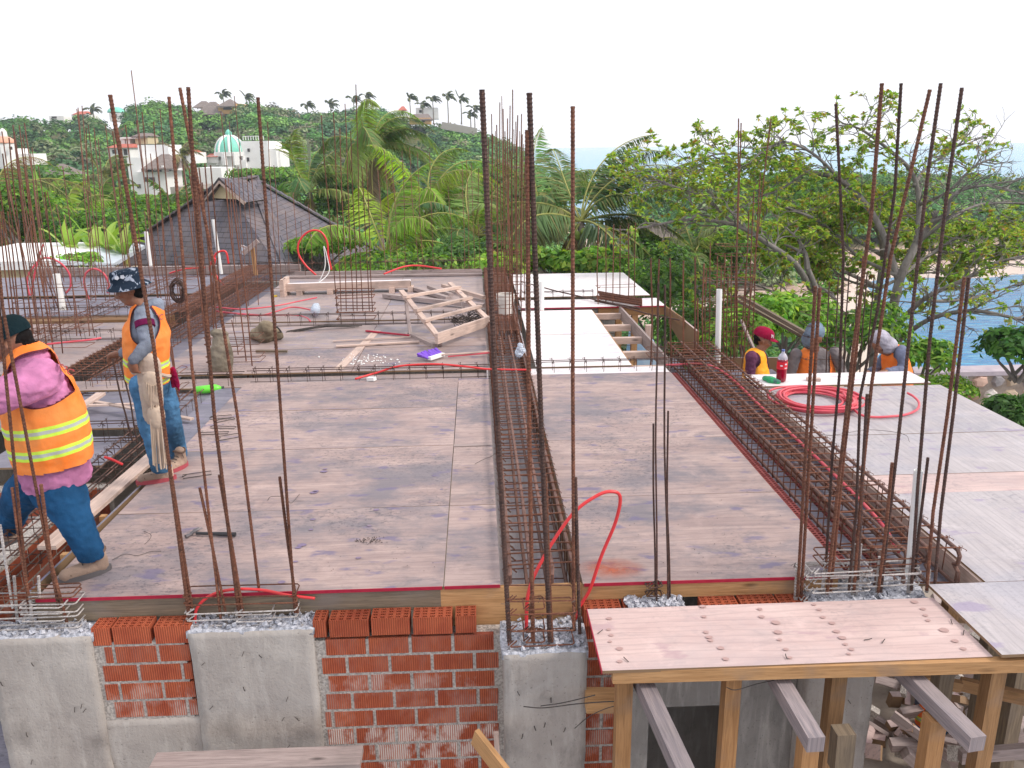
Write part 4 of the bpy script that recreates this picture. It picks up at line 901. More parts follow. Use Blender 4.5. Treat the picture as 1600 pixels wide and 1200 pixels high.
def pipe(label, a, b_, r, mat='pvc'):
    o = MB(); a = Vector(a); b_ = Vector(b_); d = (b_-a); L = d.length; q = d.to_track_quat('Z', 'Y').to_matrix()
    o.lathe(a, [(r, 0), (r, L), (r*.85, L), (r*.85, L-.05)], 14, axis=q)
    return tag(o.build('pvc_pipe', M[mat], smooth=False, origin=True), label, 'pipe', 'white plastic pipes standing in the cages')
pipe('white pipe standing in the far left cage beside the big red loop', PY(98, 484, 13.3), PY(88, 428, 13.3), .055)
pipe('white pipe standing left of the shingle roof, above the bucket hat', PY(235, 415, 17), PY(228, 362, 17), .04)
pipe('tall leaning white pipe in front of the shingle roof', PY(346, 428, 17), PY(333, 343, 17), .035)
pipe('white pipe in the hooped cage left of the maroon capped worker', PY(1121, 570, 10.2), PY(1124, 452, 10.2), .036)
pipe('square edged white pipe in the corner column cage', PY(1421, 900, 4.45), PY(1435, 735, 4.45), .026)
for i, x in enumerate((825, 846)):
    a = PZ(x, 485); pipe('%s of the two white boxes pipes right of the bucket' % ('left', 'right')[i], a, a+Vector((0, 0, .47)), .045)
# coil of red hose
b = MB(); c0 = PZ(1275, 628, 0.0); pts = []
N = 13
for k in range(N*40+1):
    t = k/40*2*math.pi; q = k/(N*40)
    turn = k//40; rs = random.Random(turn*3+1); r0 = .30+.17*rs.random()+.04*math.sin(t*.37); oy = .04*math.sin(turn*2.1); ox = .05*math.cos(turn*1.7)
    rs2 = random.Random(turn*3+4); r1 = .30+.17*rs2.random(); f = (k % 40)/40; rr_ = r0*(1-f)+r1*f
    z = .012+.006*turn*(.4+.6*rs.random())+.004*math.sin(t*3)
    pts.append((c0.x+ox+rr_*1.0*math.cos(t), c0.y+oy+rr_*1.0*math.sin(t), min(z, .085)))
pts += spline([pts[-1], PZ(1345, 648, .015), PZ(1400, 650, .012), PZ(1430, 642, .012), PZ(1436, 630, .03), PZ(1428, 620, .05), PZ(1418, 614, .06)], 10)
pts = [pts[i] for i in range(len(pts))]
b.tube(pts, .0125, 7); tag(b.build('hose_coil', M['pink_hose'], smooth=True, origin=True), 'coil of faded red hose lying on the pale right deck', 'hose')
# ================================================================ TERRAIN, SEA
SEA = -12.0
RMn = np.array(RM)                            # columns = camera axes in world
def px_of(X, Y):
    d = np.stack([X, Y, np.zeros_like(X)], -1); cx_ = d @ RMn[:, 0]; cz = -(d @ RMn[:, 2])
    cz = np.where(cz < 1e-3, 1e-3, cz); return 800+FPX*cx_/cz
RIDGE = np.array([(-900, 160), (-300, 178), (0, 196), (75, 189), (150, 188), (215, 176), (260, 162), (330, 182), (400, 165), (430, 170), (500, 178), (560, 172), (600, 168), (640, 188), (700, 198), (745, 206), (790, 220), (815, 240), (838, 262), (860, 285), (900, 330), (2600, 330)], float)
def terr(X, Y):
    X = np.asarray(X, float); Y = np.asarray(Y, float); Rr = np.hypot(X, Y); px = px_of(X, Y)
    yr = np.interp(px, RIDGE[:, 0], RIDGE[:, 1])
    yh = 232-(px-742)*ROLL
    zr = HC+(yh-yr)*225*.925/1280-3.6
    # left: hillside
    zl = np.interp(Rr, [0, 19, 30, 60, 95, 130], [-4.3, -4.4, -5.2, -8.2, -8.5, -6.0])
    t = np.clip((Rr-120)/105, 0, 1); t = t*t*(3-2*t)*.75+t*.25
    zl = np.where(Rr > 120, -6.5+(zr+6.5)*t, zl)
    zl = np.where(Rr > 240, zr-(Rr-240)*.08, zl)
    # right: drop to the cove, sand, headland
    Rr = np.where(px > 900, Y*.97, Rr)
    zq = np.interp(Rr, [0, 12, 17, 30, 46, 80, 88, 95, 112, 135, 190, 260], [-4.3, -4.4, -5.5, -9.5, -12.6, -12.9, -12.2, -10.6, -7.4, -5.4, -8, -16])
    sand = np.interp(Rr, [0, 12, 17, 30, 60, 85, 95, 112, 135, 190, 260], [-4.3, -4.4, -5.5, -9, -11.3, -10.7, -9.8, -7.2, -5.2, -8, -16])
    w = np.clip((px-1330)/110, 0, 1); zrr = sand*(1-w)+zq*w
    hl = np.interp(px, [850, 960, 1030, 1100, 1250, 1500, 1700, 2100, 2500], [-8, -6, -1.8, -1.2, .3, .2, -1.6, -3, -3])
    zrr = zrr+np.where(Rr > 90, hl*np.clip((Rr-90)/30, 0, 1), 0)
    s = np.clip((px-800)/170, 0, 1); s = s*s*(3-2*s)
    return zl*(1-s)+zrr*s
a = np.linspace(R(-66), R(66), 200); rr = np.concatenate([np.linspace(3, 20, 12), np.geomspace(21, 420, 90)])
A_, R_ = np.meshgrid(a, rr); X_ = R_*np.sin(A_); Y_ = R_*np.cos(A_)
Z_ = terr(X_, Y_); Z_ += np.where(R_ > 22, np.sin(X_*.21+Y_*.13)*np.sin(Y_*.17-X_*.09)*.5*np.clip((R_-22)/40, 0, 1), 0)
me = bpy.data.meshes.new('ground'); nv = X_.size; Wd = len(a)
idx = np.arange(nv).reshape(X_.shape); q = np.stack([idx[:-1, :-1], idx[:-1, 1:], idx[1:, 1:], idx[1:, :-1]], -1).reshape(-1, 4)[:, ::-1]
def fast_mesh(name, co, faces, mats, smooth=False):
    me = bpy.data.meshes.new(name); nf, k = faces.shape
    me.vertices.add(len(co)); me.vertices.foreach_set('co', np.asarray(co, np.float32).ravel())
    me.loops.add(nf*k); me.loops.foreach_set('vertex_index', faces.ravel().astype(np.int32))
    me.polygons.add(nf); me.polygons.foreach_set('loop_start', (np.arange(nf)*k).astype(np.int32)); me.polygons.foreach_set('loop_total', np.full(nf, k, np.int32))
    for m in mats: me.materials.append(m)
    if smooth: me.polygons.foreach_set('use_smooth', np.ones(nf, bool))
    me.update(calc_edges=True); me.validate(); return me
mg, t, b = newmat('hill_ground', 0.95, 0, 0.1); h = NT(t)
geo = h.n('ShaderNodeNewGeometry'); sp = h.n('ShaderNodeSeparateXYZ'); h.l(geo.outputs['Position'], sp.inputs[0])
f1 = h.noise(geo.outputs['Position'], .12, 8, .65); f2 = h.noise(geo.outputs['Position'], .6, 8, .7)
c = h.mix(h.ramp(f1, [(0.35, 0.0), (0.65, 1.0)]), (0.045, 0.075, 0.025), (0.13, 0.13, 0.06))
c = h.mix(h.ramp(f2, [(0.45, 0.0), (0.6, 0.6)]), c, (0.25, 0.19, 0.12))
zz = h.math('ADD', sp.outputs[2], h.math('MULTIPLY', f2, 2.2))
rock = h.mix(h.ramp(f2, [(0.35, 0.0), (0.65, 1.0)]), (0.62, 0.44, 0.36), (0.40, 0.30, 0.25))
c = h.mix(h.ramp(h.math('MULTIPLY', h.math('ADD', zz, 14.0), .1), [(0.50, 1.0), (0.56, 0.0)]), c, rock)
c = h.mix(h.ramp(h.math('MULTIPLY', h.math('ADD', zz, 14.0), .1), [(0.385, 1.0), (0.42, 0.0)]), c, (0.60, 0.50, 0.44))
h.l(c, b.inputs['Base Color']); h.bump(b, f2, .6, .4)
go = bpy.data.objects.new('ground', fast_mesh('ground', np.stack([X_, Y_, Z_], -1).reshape(-1, 3), q, [mg], True)); COL.objects.link(go); tag(go, kind='structure')
# lower yard under the building
m = MB(); m.box(-14, 12, -6, 19, -4.35, -4.3); tag(m.build('yard', mottled('yard_dirt', (0.30, 0.25, 0.21), (0.42, 0.36, 0.31), 3, .95, .6, .03)), kind='structure')
ms, t, b = newmat('sea_water', 0.12, 0, 0.5); h = NT(t); b.inputs['IOR'].default_value = 1.33
geo = h.n('ShaderNodeNewGeometry'); P = geo.outputs['Position']
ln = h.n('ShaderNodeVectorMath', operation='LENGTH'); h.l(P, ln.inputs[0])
n1 = h.noise(P, .05, 6, .6); 
mp = h.n('ShaderNodeMapping'); mp.inputs['Scale'].default_value = (.5, 1.3, 1); h.l(P, mp.inputs[0])
n2 = h.noise(mp.outputs[0], 1.3, 8, .62, .5)
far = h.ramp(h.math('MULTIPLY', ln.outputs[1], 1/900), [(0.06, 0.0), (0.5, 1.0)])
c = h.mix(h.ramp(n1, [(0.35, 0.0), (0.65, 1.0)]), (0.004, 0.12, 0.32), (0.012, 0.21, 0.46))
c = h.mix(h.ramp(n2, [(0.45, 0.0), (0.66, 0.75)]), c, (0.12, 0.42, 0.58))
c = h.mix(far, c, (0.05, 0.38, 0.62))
h.l(c, b.inputs['Base Color'])
mp2 = h.n('ShaderNodeMapping'); mp2.inputs['Scale'].default_value = (.35, 1.0, 1); h.l(P, mp2.inputs[0])
h.bump(b, h.noise(mp2.outputs[0], 1.1, 6, .6, .3), 0.8, .5)
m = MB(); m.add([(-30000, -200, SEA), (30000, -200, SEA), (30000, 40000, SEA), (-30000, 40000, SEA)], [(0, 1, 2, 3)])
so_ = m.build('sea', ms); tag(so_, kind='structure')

# ================================================================ FOLIAGE
def leafmat(name, trans=.35, rough=.55):
    m = bpy.data.materials.new(name); m.use_nodes = True; t = m.node_tree; b = t.nodes['Principled BSDF']; h = NT(t)
    b.inputs['Roughness'].default_value = rough; b.inputs['Specular IOR Level'].default_value = .35
    at = h.n('ShaderNodeAttribute', attribute_name='lc'); h.l(at.outputs['Color'], b.inputs['Base Color'])
    tr = h.n('ShaderNodeBsdfTranslucent'); c2 = h.mix(1.0, at.outputs['Color'], (1.25, 1.35, .55), 'MULTIPLY'); h.l(c2, tr.inputs[0])
    ms_ = h.n('ShaderNodeMixShader'); ms_.inputs[0].default_value = trans
    out = t.nodes['Material Output']; h.l(b.outputs[0], ms_.inputs[1]); h.l(tr.outputs[0], ms_.inputs[2]); h.l(ms_.outputs[0], out.inputs[0]); return m
M['leaf'] = leafmat('leaf', .45); M['leaf_far'] = leafmat('leaf_far', .15, .9)
M['bark'] = mottled('bark_grey', (0.13, 0.115, 0.105), (0.26, 0.235, 0.22), 9, .95, .7, .02, (1, 1, .3))
M['palm_bark'] = mottled('palm_bark', (0.22, 0.18, 0.15), (0.34, 0.29, 0.25), 6, .95, .8, .03, (1, 1, 5))
def leaf_obj(name, C_, D_, N_, L, Wd_, col, parent=None, mat='leaf', fold=.25, droop=.0, shape=.45):
    """C_ base points, D_ directions, N_ rough normals (n,3); L, Wd_ sizes; one bent diamond each"""
    n = len(C_); D_ = D_/np.linalg.norm(D_, axis=1, keepdims=True); Sd = np.cross(D_, N_); Sd /= (np.linalg.norm(Sd, axis=1, keepdims=True)+1e-9); N2 = np.cross(Sd, D_)
    L = np.broadcast_to(L, n)[:, None]; Wq = np.broadcast_to(Wd_, n)[:, None]
    p0 = C_; p2 = C_+D_*L-N2*L*droop; m_ = C_+D_*L*shape
    p1 = m_+Sd*Wq/2+N2*Wq*fold; p3 = m_-Sd*Wq/2+N2*Wq*fold
    co = np.stack([p0, p1, p2, p3], 1).reshape(-1, 3)
    off = np.array(chain_loc(parent)) if parent is not None else np.zeros(3)
    me = fast_mesh(name, co-off, np.arange(4*n).reshape(n, 4), [M[mat]])
    ca = me.color_attributes.new('lc', 'FLOAT_COLOR', 'POINT'); cc = np.ones((n, 4, 4), np.float32); cc[:, :, :3] = col[:, None, :]
    ca.data.foreach_set('color', cc.ravel())
    o = bpy.data.objects.new(name, me); COL.objects.link(o)
    if parent is not None: o.parent = parent
    return o
def unit(n): v = nr.normal(size=(n, 3)); return v/np.linalg.norm(v, axis=1, keepdims=True)
def palette(n, cols, jit=.18, p=None):
    cols = np.array(cols, float); k = nr.choice(len(cols), n, p=p); return np.clip(cols[k]*(1+nr.normal(size=(n, 1))*jit)*(1+nr.normal(size=(n, 3))*.06), .004, .9)
def crown_pts(c, size, n, clumps=14, seed=None, flat=.8, up=.5):
    """points scattered through clumps that fill an uneven ellipsoid"""
    cl = unit(clumps)*nr.uniform(.35, .82, (clumps, 1)); cl[:, 2] = np.abs(cl[:, 2])*.9-.15
    rd = nr.uniform(.28, .5, clumps); k = nr.choice(clumps, n, p=rd**2/np.sum(rd**2))
    u = unit(n); u[:, 2] = np.where(u[:, 2] < -.35, -u[:, 2], u[:, 2]); r_ = nr.uniform(.55, 1.05, (n, 1))**.6
    p = cl[k]+u*rd[k][:, None]*r_; nrm = u+np.array([0, 0, up])+nr.normal(size=(n, 3))*.3
    tone = .82+.36*nr.rand(clumps)[k]
    return np.array(c)+p*np.array(size), nrm, tone, cl*np.array(size)+np.array(c)
GREEN = [(0.085, 0.17, 0.045), (0.11, 0.23, 0.05), (0.065, 0.135, 0.05), (0.14, 0.24, 0.055)]
BRIGHT = [(0.17, 0.35, 0.045), (0.23, 0.41, 0.055), (0.12, 0.28, 0.04), (0.30, 0.44, 0.075)]
def forest(name, pts, scl, leaf, per, label, seed=1):
    """one mass of far trees: a few crown shapes repeated with turned, scaled copies"""
    n = len(pts); C_ = []; N_ = []; T_ = []; P_ = []
    protos = []
    for k in range(8):
        c_, nn, tn, _ = crown_pts((0, 0, 0), (1, 1, .82), per, 10+k % 4); protos.append((c_, nn, tn))
    cols = np.array([(0.09, 0.23, 0.075), (0.12, 0.29, 0.075), (0.17, 0.34, 0.07), (0.07, 0.17, 0.08), (0.21, 0.26, 0.13), (0.19, 0.36, 0.085), (0.24, 0.22, 0.15)])
    for i in range(n):
        c_, nn, tn = protos[i % 8]; a_ = nr.rand()*6.28; ca_, sa = math.cos(a_), math.sin(a_); Rz = np.array([[ca_, -sa, 0], [sa, ca_, 0], [0, 0, 1]])
        s_ = scl[i]; C_.append((c_@Rz.T)*np.array([s_, s_, s_*nr.uniform(.75, 1.15)])+pts[i]); N_.append(nn@Rz.T)
        T_.append(np.clip(cols[nr.choice(7, p=[.2, .24, .18, .12, .1, .1, .06])]*nr.uniform(.5, 1.3), 0, 1)[None, :]*tn[:, None]*(1+nr.normal(size=(per, 1))*.15))
        P_.append(np.full(per, leaf*(.7+.5*s_/4)))
    C_ = np.concatenate(C_); N_ = np.concatenate(N_); T_ = np.clip(np.concatenate(T_), .005, .9); P_ = np.concatenate(P_)
    D_ = np.cross(N_, unit(len(N_)))
    o = leaf_obj(name, C_, D_, N_, P_, P_*.8, T_, None, 'leaf_far', .1); return tag(o, label, 'trees', kind='stuff')
def scatter(n, px0, px1, r0, r1, keep, lift=.35, smin=2.0, smax=4.2):
    out = []; sc_ = []; k = 0
    while len(out) < n and k < n*20:
        k += 1; r_ = math.sqrt(nr.uniform(r0*r0, r1*r1)); px = nr.uniform(px0, px1); d = ray(px, 300); d.z = 0; d.normalize()
        x, y = d.x*r_, d.y*r_; z = float(terr(np.array([x]), np.array([y]))[0])
        if not keep(px, r_, z): continue
        s_ = nr.uniform(smin, smax)*(.6+.4*min(1, r_/120)); out.append((x, y, z+s_*lift)); sc_.append(s_)
    return np.array(out), np.array(sc_)
# clearings where the villas stand: (px, range, half width px, depth)
CLEAR = [(338, 205, 40, 17), (385, 124, 66, 52), (235, 104, 46, 62), (200, 142, 40, 34), (220, 182, 34, 34), (12, 100, 34, 30), (92, 92, 42, 26), (125, 226, 20, 40), (650, 215, 34, 44), (192, 226, 26, 40), (86, 226, 16, 34), (278, 118, 22, 24)]
def okclear(px, r_, z): return not any(abs(px-a) < w and c_-dp < r_ < c_+4 for a, c_, w, dp in CLEAR)
p1, s1 = scatter(1500, -80, 850, 55, 232, lambda p, r_, z: z > SEA+1.2 and okclear(p, r_, z) and nr.rand() < .45+.55*(r_/232))
forest('hill_forest', p1, s1, .62, 260, 'dense green trees covering the hillside behind the villas')
p2, s2 = scatter(520, 840, 1700, 92, 175, lambda p, r_, z: z > SEA+2.6, smin=2.0, smax=3.6)
p2b, s2b = scatter(230, 820, 1330, 30, 90, lambda p, r_, z: z > SEA+1.0 and not (1150 < p < 1300 and 62 < r_ < 84), smin=1.3, smax=2.6)
forest('headland_scrub', np.concatenate([p2, p2b]), np.concatenate([s2, s2b]), .5, 240, 'green scrub and low trees on the headland across the cove')
def tube_branch(b, p0, p1, r0, r1, n=6, wob=.05):
    p0 = Vector(p0); p1 = Vector(p1); L = (p1-p0).length; pts = []; rr_ = []
    for i in range(6):
        t = i/5; pts.append(p0.lerp(p1, t)+Vector((rnd.uniform(-1, 1), rnd.uniform(-1, 1), rnd.uniform(-1, 1)))*wob*L*math.sin(math.pi*t)*.5); rr_.append(r0+(r1-r0)*t)
    b.tube(pts, 0, n, rr=rr_)
def bush(label, c, size, n, leaf=.12, cols=GREEN, clumps=14, name='shrub', cat='shrub', group=None, aspect=.5, p=None, stems=6, round_=False, zb=None):
    c = Vector(c); g = zb if zb is not None else c.z-size[2]*1.1
    r_ = root(name, label, cat, (c.x, c.y, g), group)
    P_, N_, tn, cl = crown_pts(c, size, n, clumps)
    D_ = np.cross(N_, unit(n))+np.array([0, 0, -.15]); col = palette(n, cols, .2, p)*tn[:, None]
    leaf_obj('foliage', P_, D_, N_, nr.uniform(.7, 1.3, n)*leaf, nr.uniform(.7, 1.2, n)*leaf*(1.0 if round_ else aspect), np.clip(col, 0, .9), r_, 'leaf', .15, .1, .5 if round_ else .45)
    b = MB()
    for i in range(min(stems, len(cl))):
        q = cl[i]; tube_branch(b, (c.x+rnd.uniform(-.1, .1), c.y+rnd.uniform(-.1, .1), g), q, .05*size[2]**.5, .012)
    b.build('stems', M['bark'], r_); return r_
# ---- palms
def frond(L, az, el, droop, wind, n=46, lw=.035, ll=.8, hang=.5, cols=None, twist=0.0):
    """returns rachis points and leaflet arrays, local to the crown"""
    pts = []; p = Vector((0, 0, 0)); d = Vector((math.cos(az)*math.cos(el), math.sin(az)*math.cos(el), math.sin(el))); N = 14
    for i in range(N+1):
        pts.append(p.copy()); t = i/N
        d = (d+Vector((wind[0], wind[1], -droop*(0.35+1.5*t)))*(1/N)).normalized(); p = p+d*L/N
    C_ = []; D_ = []; N_ = []; Lf = []
    for i in range(n):
        t = .16+.84*(i/n)**.95; f = t*N; k = min(N-1, int(f)); q = pts[k].lerp(pts[k+1], f-k); d = (pts[k+1]-pts[k]).normalized()
        side = d.cross(Vector((0, 0, 1)));
        if side.length < .05: side = Vector((1, 0, 0))
        side.normalize(); up = side.cross(d)
        l = ll*math.sin(math.pi*min(1, .18+.86*t))**.7*(L/3.2)
        for s_ in (-1, 1):
            h_ = hang*rnd.uniform(.6, 1.35); v = (side*s_*rnd.uniform(.75, 1.05)+d*rnd.uniform(.45, .8)+up*.15-Vector((0, 0, h_))+Vector((wind[0], wind[1], 0))*.5)
            C_.append(q); D_.append(v); N_.append(up*1.0+side*s_*-.4); Lf.append(l*rnd.uniform(.8, 1.15))
    return pts, C_, D_, N_, Lf
def palm(label, px, py, Y, L, nf=16, trunk=5.0, cols=((0.10, 0.19, 0.035), (0.16, 0.25, 0.04), (0.07, 0.14, 0.035)), wind=(1.2, 0, 0), lean=(0, 0), dead=2, nleaf=46, group='coconut palms', parts=True, droop=1.5, elmax=1.35, elmin=-.25, fr=None, nuts=False, wl=.05):
    c = PY(px, py, Y); base = Vector((c.x+lean[0], c.y+lean[1], c.z-trunk)); r_ = root('coconut_palm', label, 'palm', base, group)
    b = MB(); pts = [base.lerp(c, t)+Vector((math.sin(t*3)*.12*trunk/5, 0, 0))*(1-t) for t in [i/10 for i in range(11)]]
    b.tube(pts, 0, 9, rr=[.17-.07*(i/10)+(.06 if i == 0 else 0) for i in range(11)]); b.build('trunk', M['palm_bark'], r_, smooth=True)
    allp = MB(); AC = []; AD = []; AN = []; AL = []; AK = []
    for i in range(nf):
        if fr and i < len(fr): az, el, l_, dr = fr[i]
        else: az = i*2.4+rnd.uniform(-.3, .3); el = elmax-(elmax-elmin)*(i/nf)**.9+rnd.uniform(-.12, .12); l_ = L*rnd.uniform(.8, 1.08); dr = droop*rnd.uniform(.75, 1.25)
        isdead = i >= nf-dead; w = Vector(wind)*rnd.uniform(.6, 1.2)
        if isdead: el = -.7; w = w*.2; l_ *= .7
        isd = isdead; rp, C_, D_, N_, Lf = frond(l_, az, el, dr, w, int((.45 if isd else 1)*nleaf*(1.7 if parts else 1.3)), hang=1.6 if isdead else rnd.uniform(.25, .9))
        n = len(C_); base_c = ((0.30, 0.21, 0.14),) if isdead else cols
        tone = palette(1, base_c, .12)[0]; col = np.clip(tone*(1+nr.normal(size=(n, 1))*.16), .005, .8)
        tips = nr.rand(n) < (.25 if not isdead else 0); col[tips] = np.array((0.26, 0.25, 0.10))*(1+nr.normal(size=(tips.sum(), 1))*.2)
        rp = [q+c for q in rp]; Cn = np.array([tuple(q+c) for q in C_]); Dn = np.array([tuple(q) for q in D_]); Nn = np.array([tuple(q) for q in N_])
        if parts:
            b = MB(); b.tube(rp, 0, 5, rr=[.028*(1-j/16)+.004 for j in range(len(rp))]); fo = b.build('frond', M['frond_rib'], r_)
            leaf_obj('leaflets', Cn, Dn, Nn, np.array(Lf), np.full(n, wl), np.clip(col, 0.004, .9), fo, 'leaf', .25, .35, .3)
        else:
            allp.tube(rp, 0, 4, rr=[.04*(1-j/16)+.006 for j in range(len(rp))]); AC.append(Cn); AD.append(Dn); AN.append(Nn); AL.append(np.array(Lf)); AK.append(np.clip(col, .004, .9))
    if not parts:
        fo = allp.build('fronds', M['frond_rib'], r_); n = sum(len(x) for x in AC)
        leaf_obj('leaflets', np.concatenate(AC), np.concatenate(AD), np.concatenate(AN), np.concatenate(AL), np.full(n, wl), np.concatenate(AK), fo, 'leaf', .2, .3, .3)
    if nuts:
        b = MB()
        for k in range(9):
            a_ = rnd.uniform(0, 6.28); b.lathe(c+Vector((.25*math.cos(a_), .25*math.sin(a_)-.1, -.25-rnd.random()*.2)), [(.02, -.12), (.08, -.06), (.1, 0), (.08, .07), (.02, .12)], 8)
        b.build('coconuts', plain('coconut_green', (.22, .30, .05)), r_, smooth=True)
    return r_
M['frond_rib'] = mottled('frond_rib', (0.28, 0.30, 0.08), (0.42, 0.40, 0.12), 3, .6, 0)
YG = ((0.24, 0.40, 0.05), (0.34, 0.48, 0.055), (0.17, 0.31, 0.045)); DG = ((0.13, 0.22, 0.085), (0.17, 0.26, 0.085), (0.10, 0.17, 0.07), (0.24, 0.25, 0.15)); GB = ((0.15, 0.29, 0.09), (0.11, 0.22, 0.08), (0.23, 0.35, 0.10))
palm('bright yellow green young palm just behind the back edge of the deck', 604, 398, 23.5, 3.1, 15, 4.2, YG, (.9, 0, 0), dead=1, nleaf=60, droop=1.9, fr=[(1.5, 1.45, 3.2, 1.2), (.3, 1.1, 3.4, 2.0), (2.7, 1.1, 3.2, 2.6), (3.4, .75, 3.0, 2.4), (-.2, .65, 3.0, 2.0), (-1.2, 1.2, 2.6, 2.2), (.2, .3, 3.0, 1.8), (3.0, .2, 2.6, 1.8), (-.6, .1, 2.9, 1.7), (-2.2, .3, 2.4, 2.0)])
palm('tall wind blown palm rising against the hill, centre left', 585, 236, 38, 3.9, 20, 8, ((0.16, 0.27, 0.07), (0.22, 0.33, 0.075), (0.12, 0.21, 0.08)), (1.7, 0, .0), dead=5, nleaf=66, droop=2.4, wl=.055, elmax=1.4)
palm('palm with drooping fronds between the bright palm and the central bars', 672, 318, 30, 3.6, 16, 6, YG, (1.3, 0, 0), dead=3, nleaf=54, droop=1.9)
palm('lower green palm left of the central bars', 742, 368, 26, 2.8, 13, 4, GB, (.8, 0, 0), dead=1, nleaf=50)
palm('large grey green palm behind the white deck with hanging dry fronds', 908, 346, 24.5, 4.0, 23, 4.5, DG, (1.0, 0, .1), dead=4, nleaf=66, droop=1.7, nuts=True, fr=[(1.5, 1.3, 4.0, .9), (.4, 1.15, 4.2, 1.3), (.9, 1.3, 4.2, 1.5), (.2, 1.0, 4.2, 1.9), (-.6, 1.2, 3.8, 1.6), (2.6, 1.05, 3.4, 2.0), (.1, .8, 3.9, 1.7), (3.1, .6, 3.0, 2.2), (-.2, .35, 3.6, 1.5), (-1.0, 1.0, 3.0, 2.2), (0, .05, 3.4, 1.1), (3.3, .1, 2.8, 1.4)])
palm('palm half hidden left of the large grey green palm', 846, 330, 30, 3.2, 14, 5, GB, (.9, 0, 0), dead=2, nleaf=50)
palm('small pale palm below the spreading tree', 1085, 395, 25, 1.9, 11, 3, ((0.17, 0.25, 0.09), (0.24, 0.29, 0.12)), (.5, 0, 0), dead=2, nleaf=40)
palm('dull green palm in front of the hill, right of the shingle roof', 485, 300, 44, 4.0, 16, 6, GB, (1.2, 0, 0), dead=2, nleaf=46, wl=.08)
palm('second dull palm in front of the hill, left of the tall one', 540, 300, 50, 3.8, 14, 6, GB, (1.2, 0, 0), dead=2, nleaf=40, parts=False, wl=.09)
palm('palm left of the shingle roof, below the white house', 280, 328, 48, 2.6, 14, 6, GB, (1.0, 0, 0), dead=2, nleaf=40, parts=False, wl=.09)
palm('brownish palm at the left frame edge', -6, 330, 34, 4.2, 14, 6, ((0.20, 0.22, 0.06), (0.25, 0.2, 0.08), (0.11, 0.17, 0.05)), (1.2, 0, 0), dead=4, nleaf=50, droop=2.2)
palm('pale palm among the gardens, left of the white house', 165, 278, 75, 3.2, 14, 6, ((0.20, 0.22, 0.09), (0.13, 0.19, 0.07)), (1.2, 0, 0), dead=4, nleaf=36, parts=False, wl=.12)
palm('yellow green palm among the gardens at the far left', 110, 352, 40, 3.0, 13, 3, YG, (1.0, 0, 0), dead=1, nleaf=44, parts=False, wl=.09)
palm('yellow green palm in front of the palapa', 158, 338, 46, 3.2, 13, 4, YG, (1.0, 0, 0), dead=1, nleaf=44, parts=False, wl=.09)
palm('dry brown palm beside the red roofed chapel', 284, 244, 98, 3.0, 13, 5, ((0.24, 0.2, 0.11), (0.16, 0.18, 0.08)), (1.2, 0, 0), dead=5, nleaf=34, parts=False, wl=.14)
for i, (px, py, tr) in enumerate(((145, 172, 5), (348, 148, 5), (384, 152, 5), (480, 165, 5), (516, 164, 5), (552, 156, 6), (572, 150, 6), (640, 154, 7), (660, 165, 5), (676, 156, 6), (699, 152, 7), (720, 156, 6), (741, 170, 6), (735, 180, 4), (20, 192, 4))):
    palm(('%s small dark palm on the skyline counted from the left' % ['second', 'third', 'fourth', 'fifth', 'sixth', 'seventh', 'eighth', 'ninth', 'tenth', 'eleventh', 'twelfth', 'thirteenth', 'fifteenth', 'fourteenth', 'first'][i]), px, py, 222, 2.9, 9, tr, ((0.05, 0.09, 0.06), (0.07, 0.11, 0.07)), (1.8, 0, 0), dead=0, nleaf=16, parts=False, wl=.45, group='palms along the skyline', droop=2.2, elmax=1.2, elmin=0)
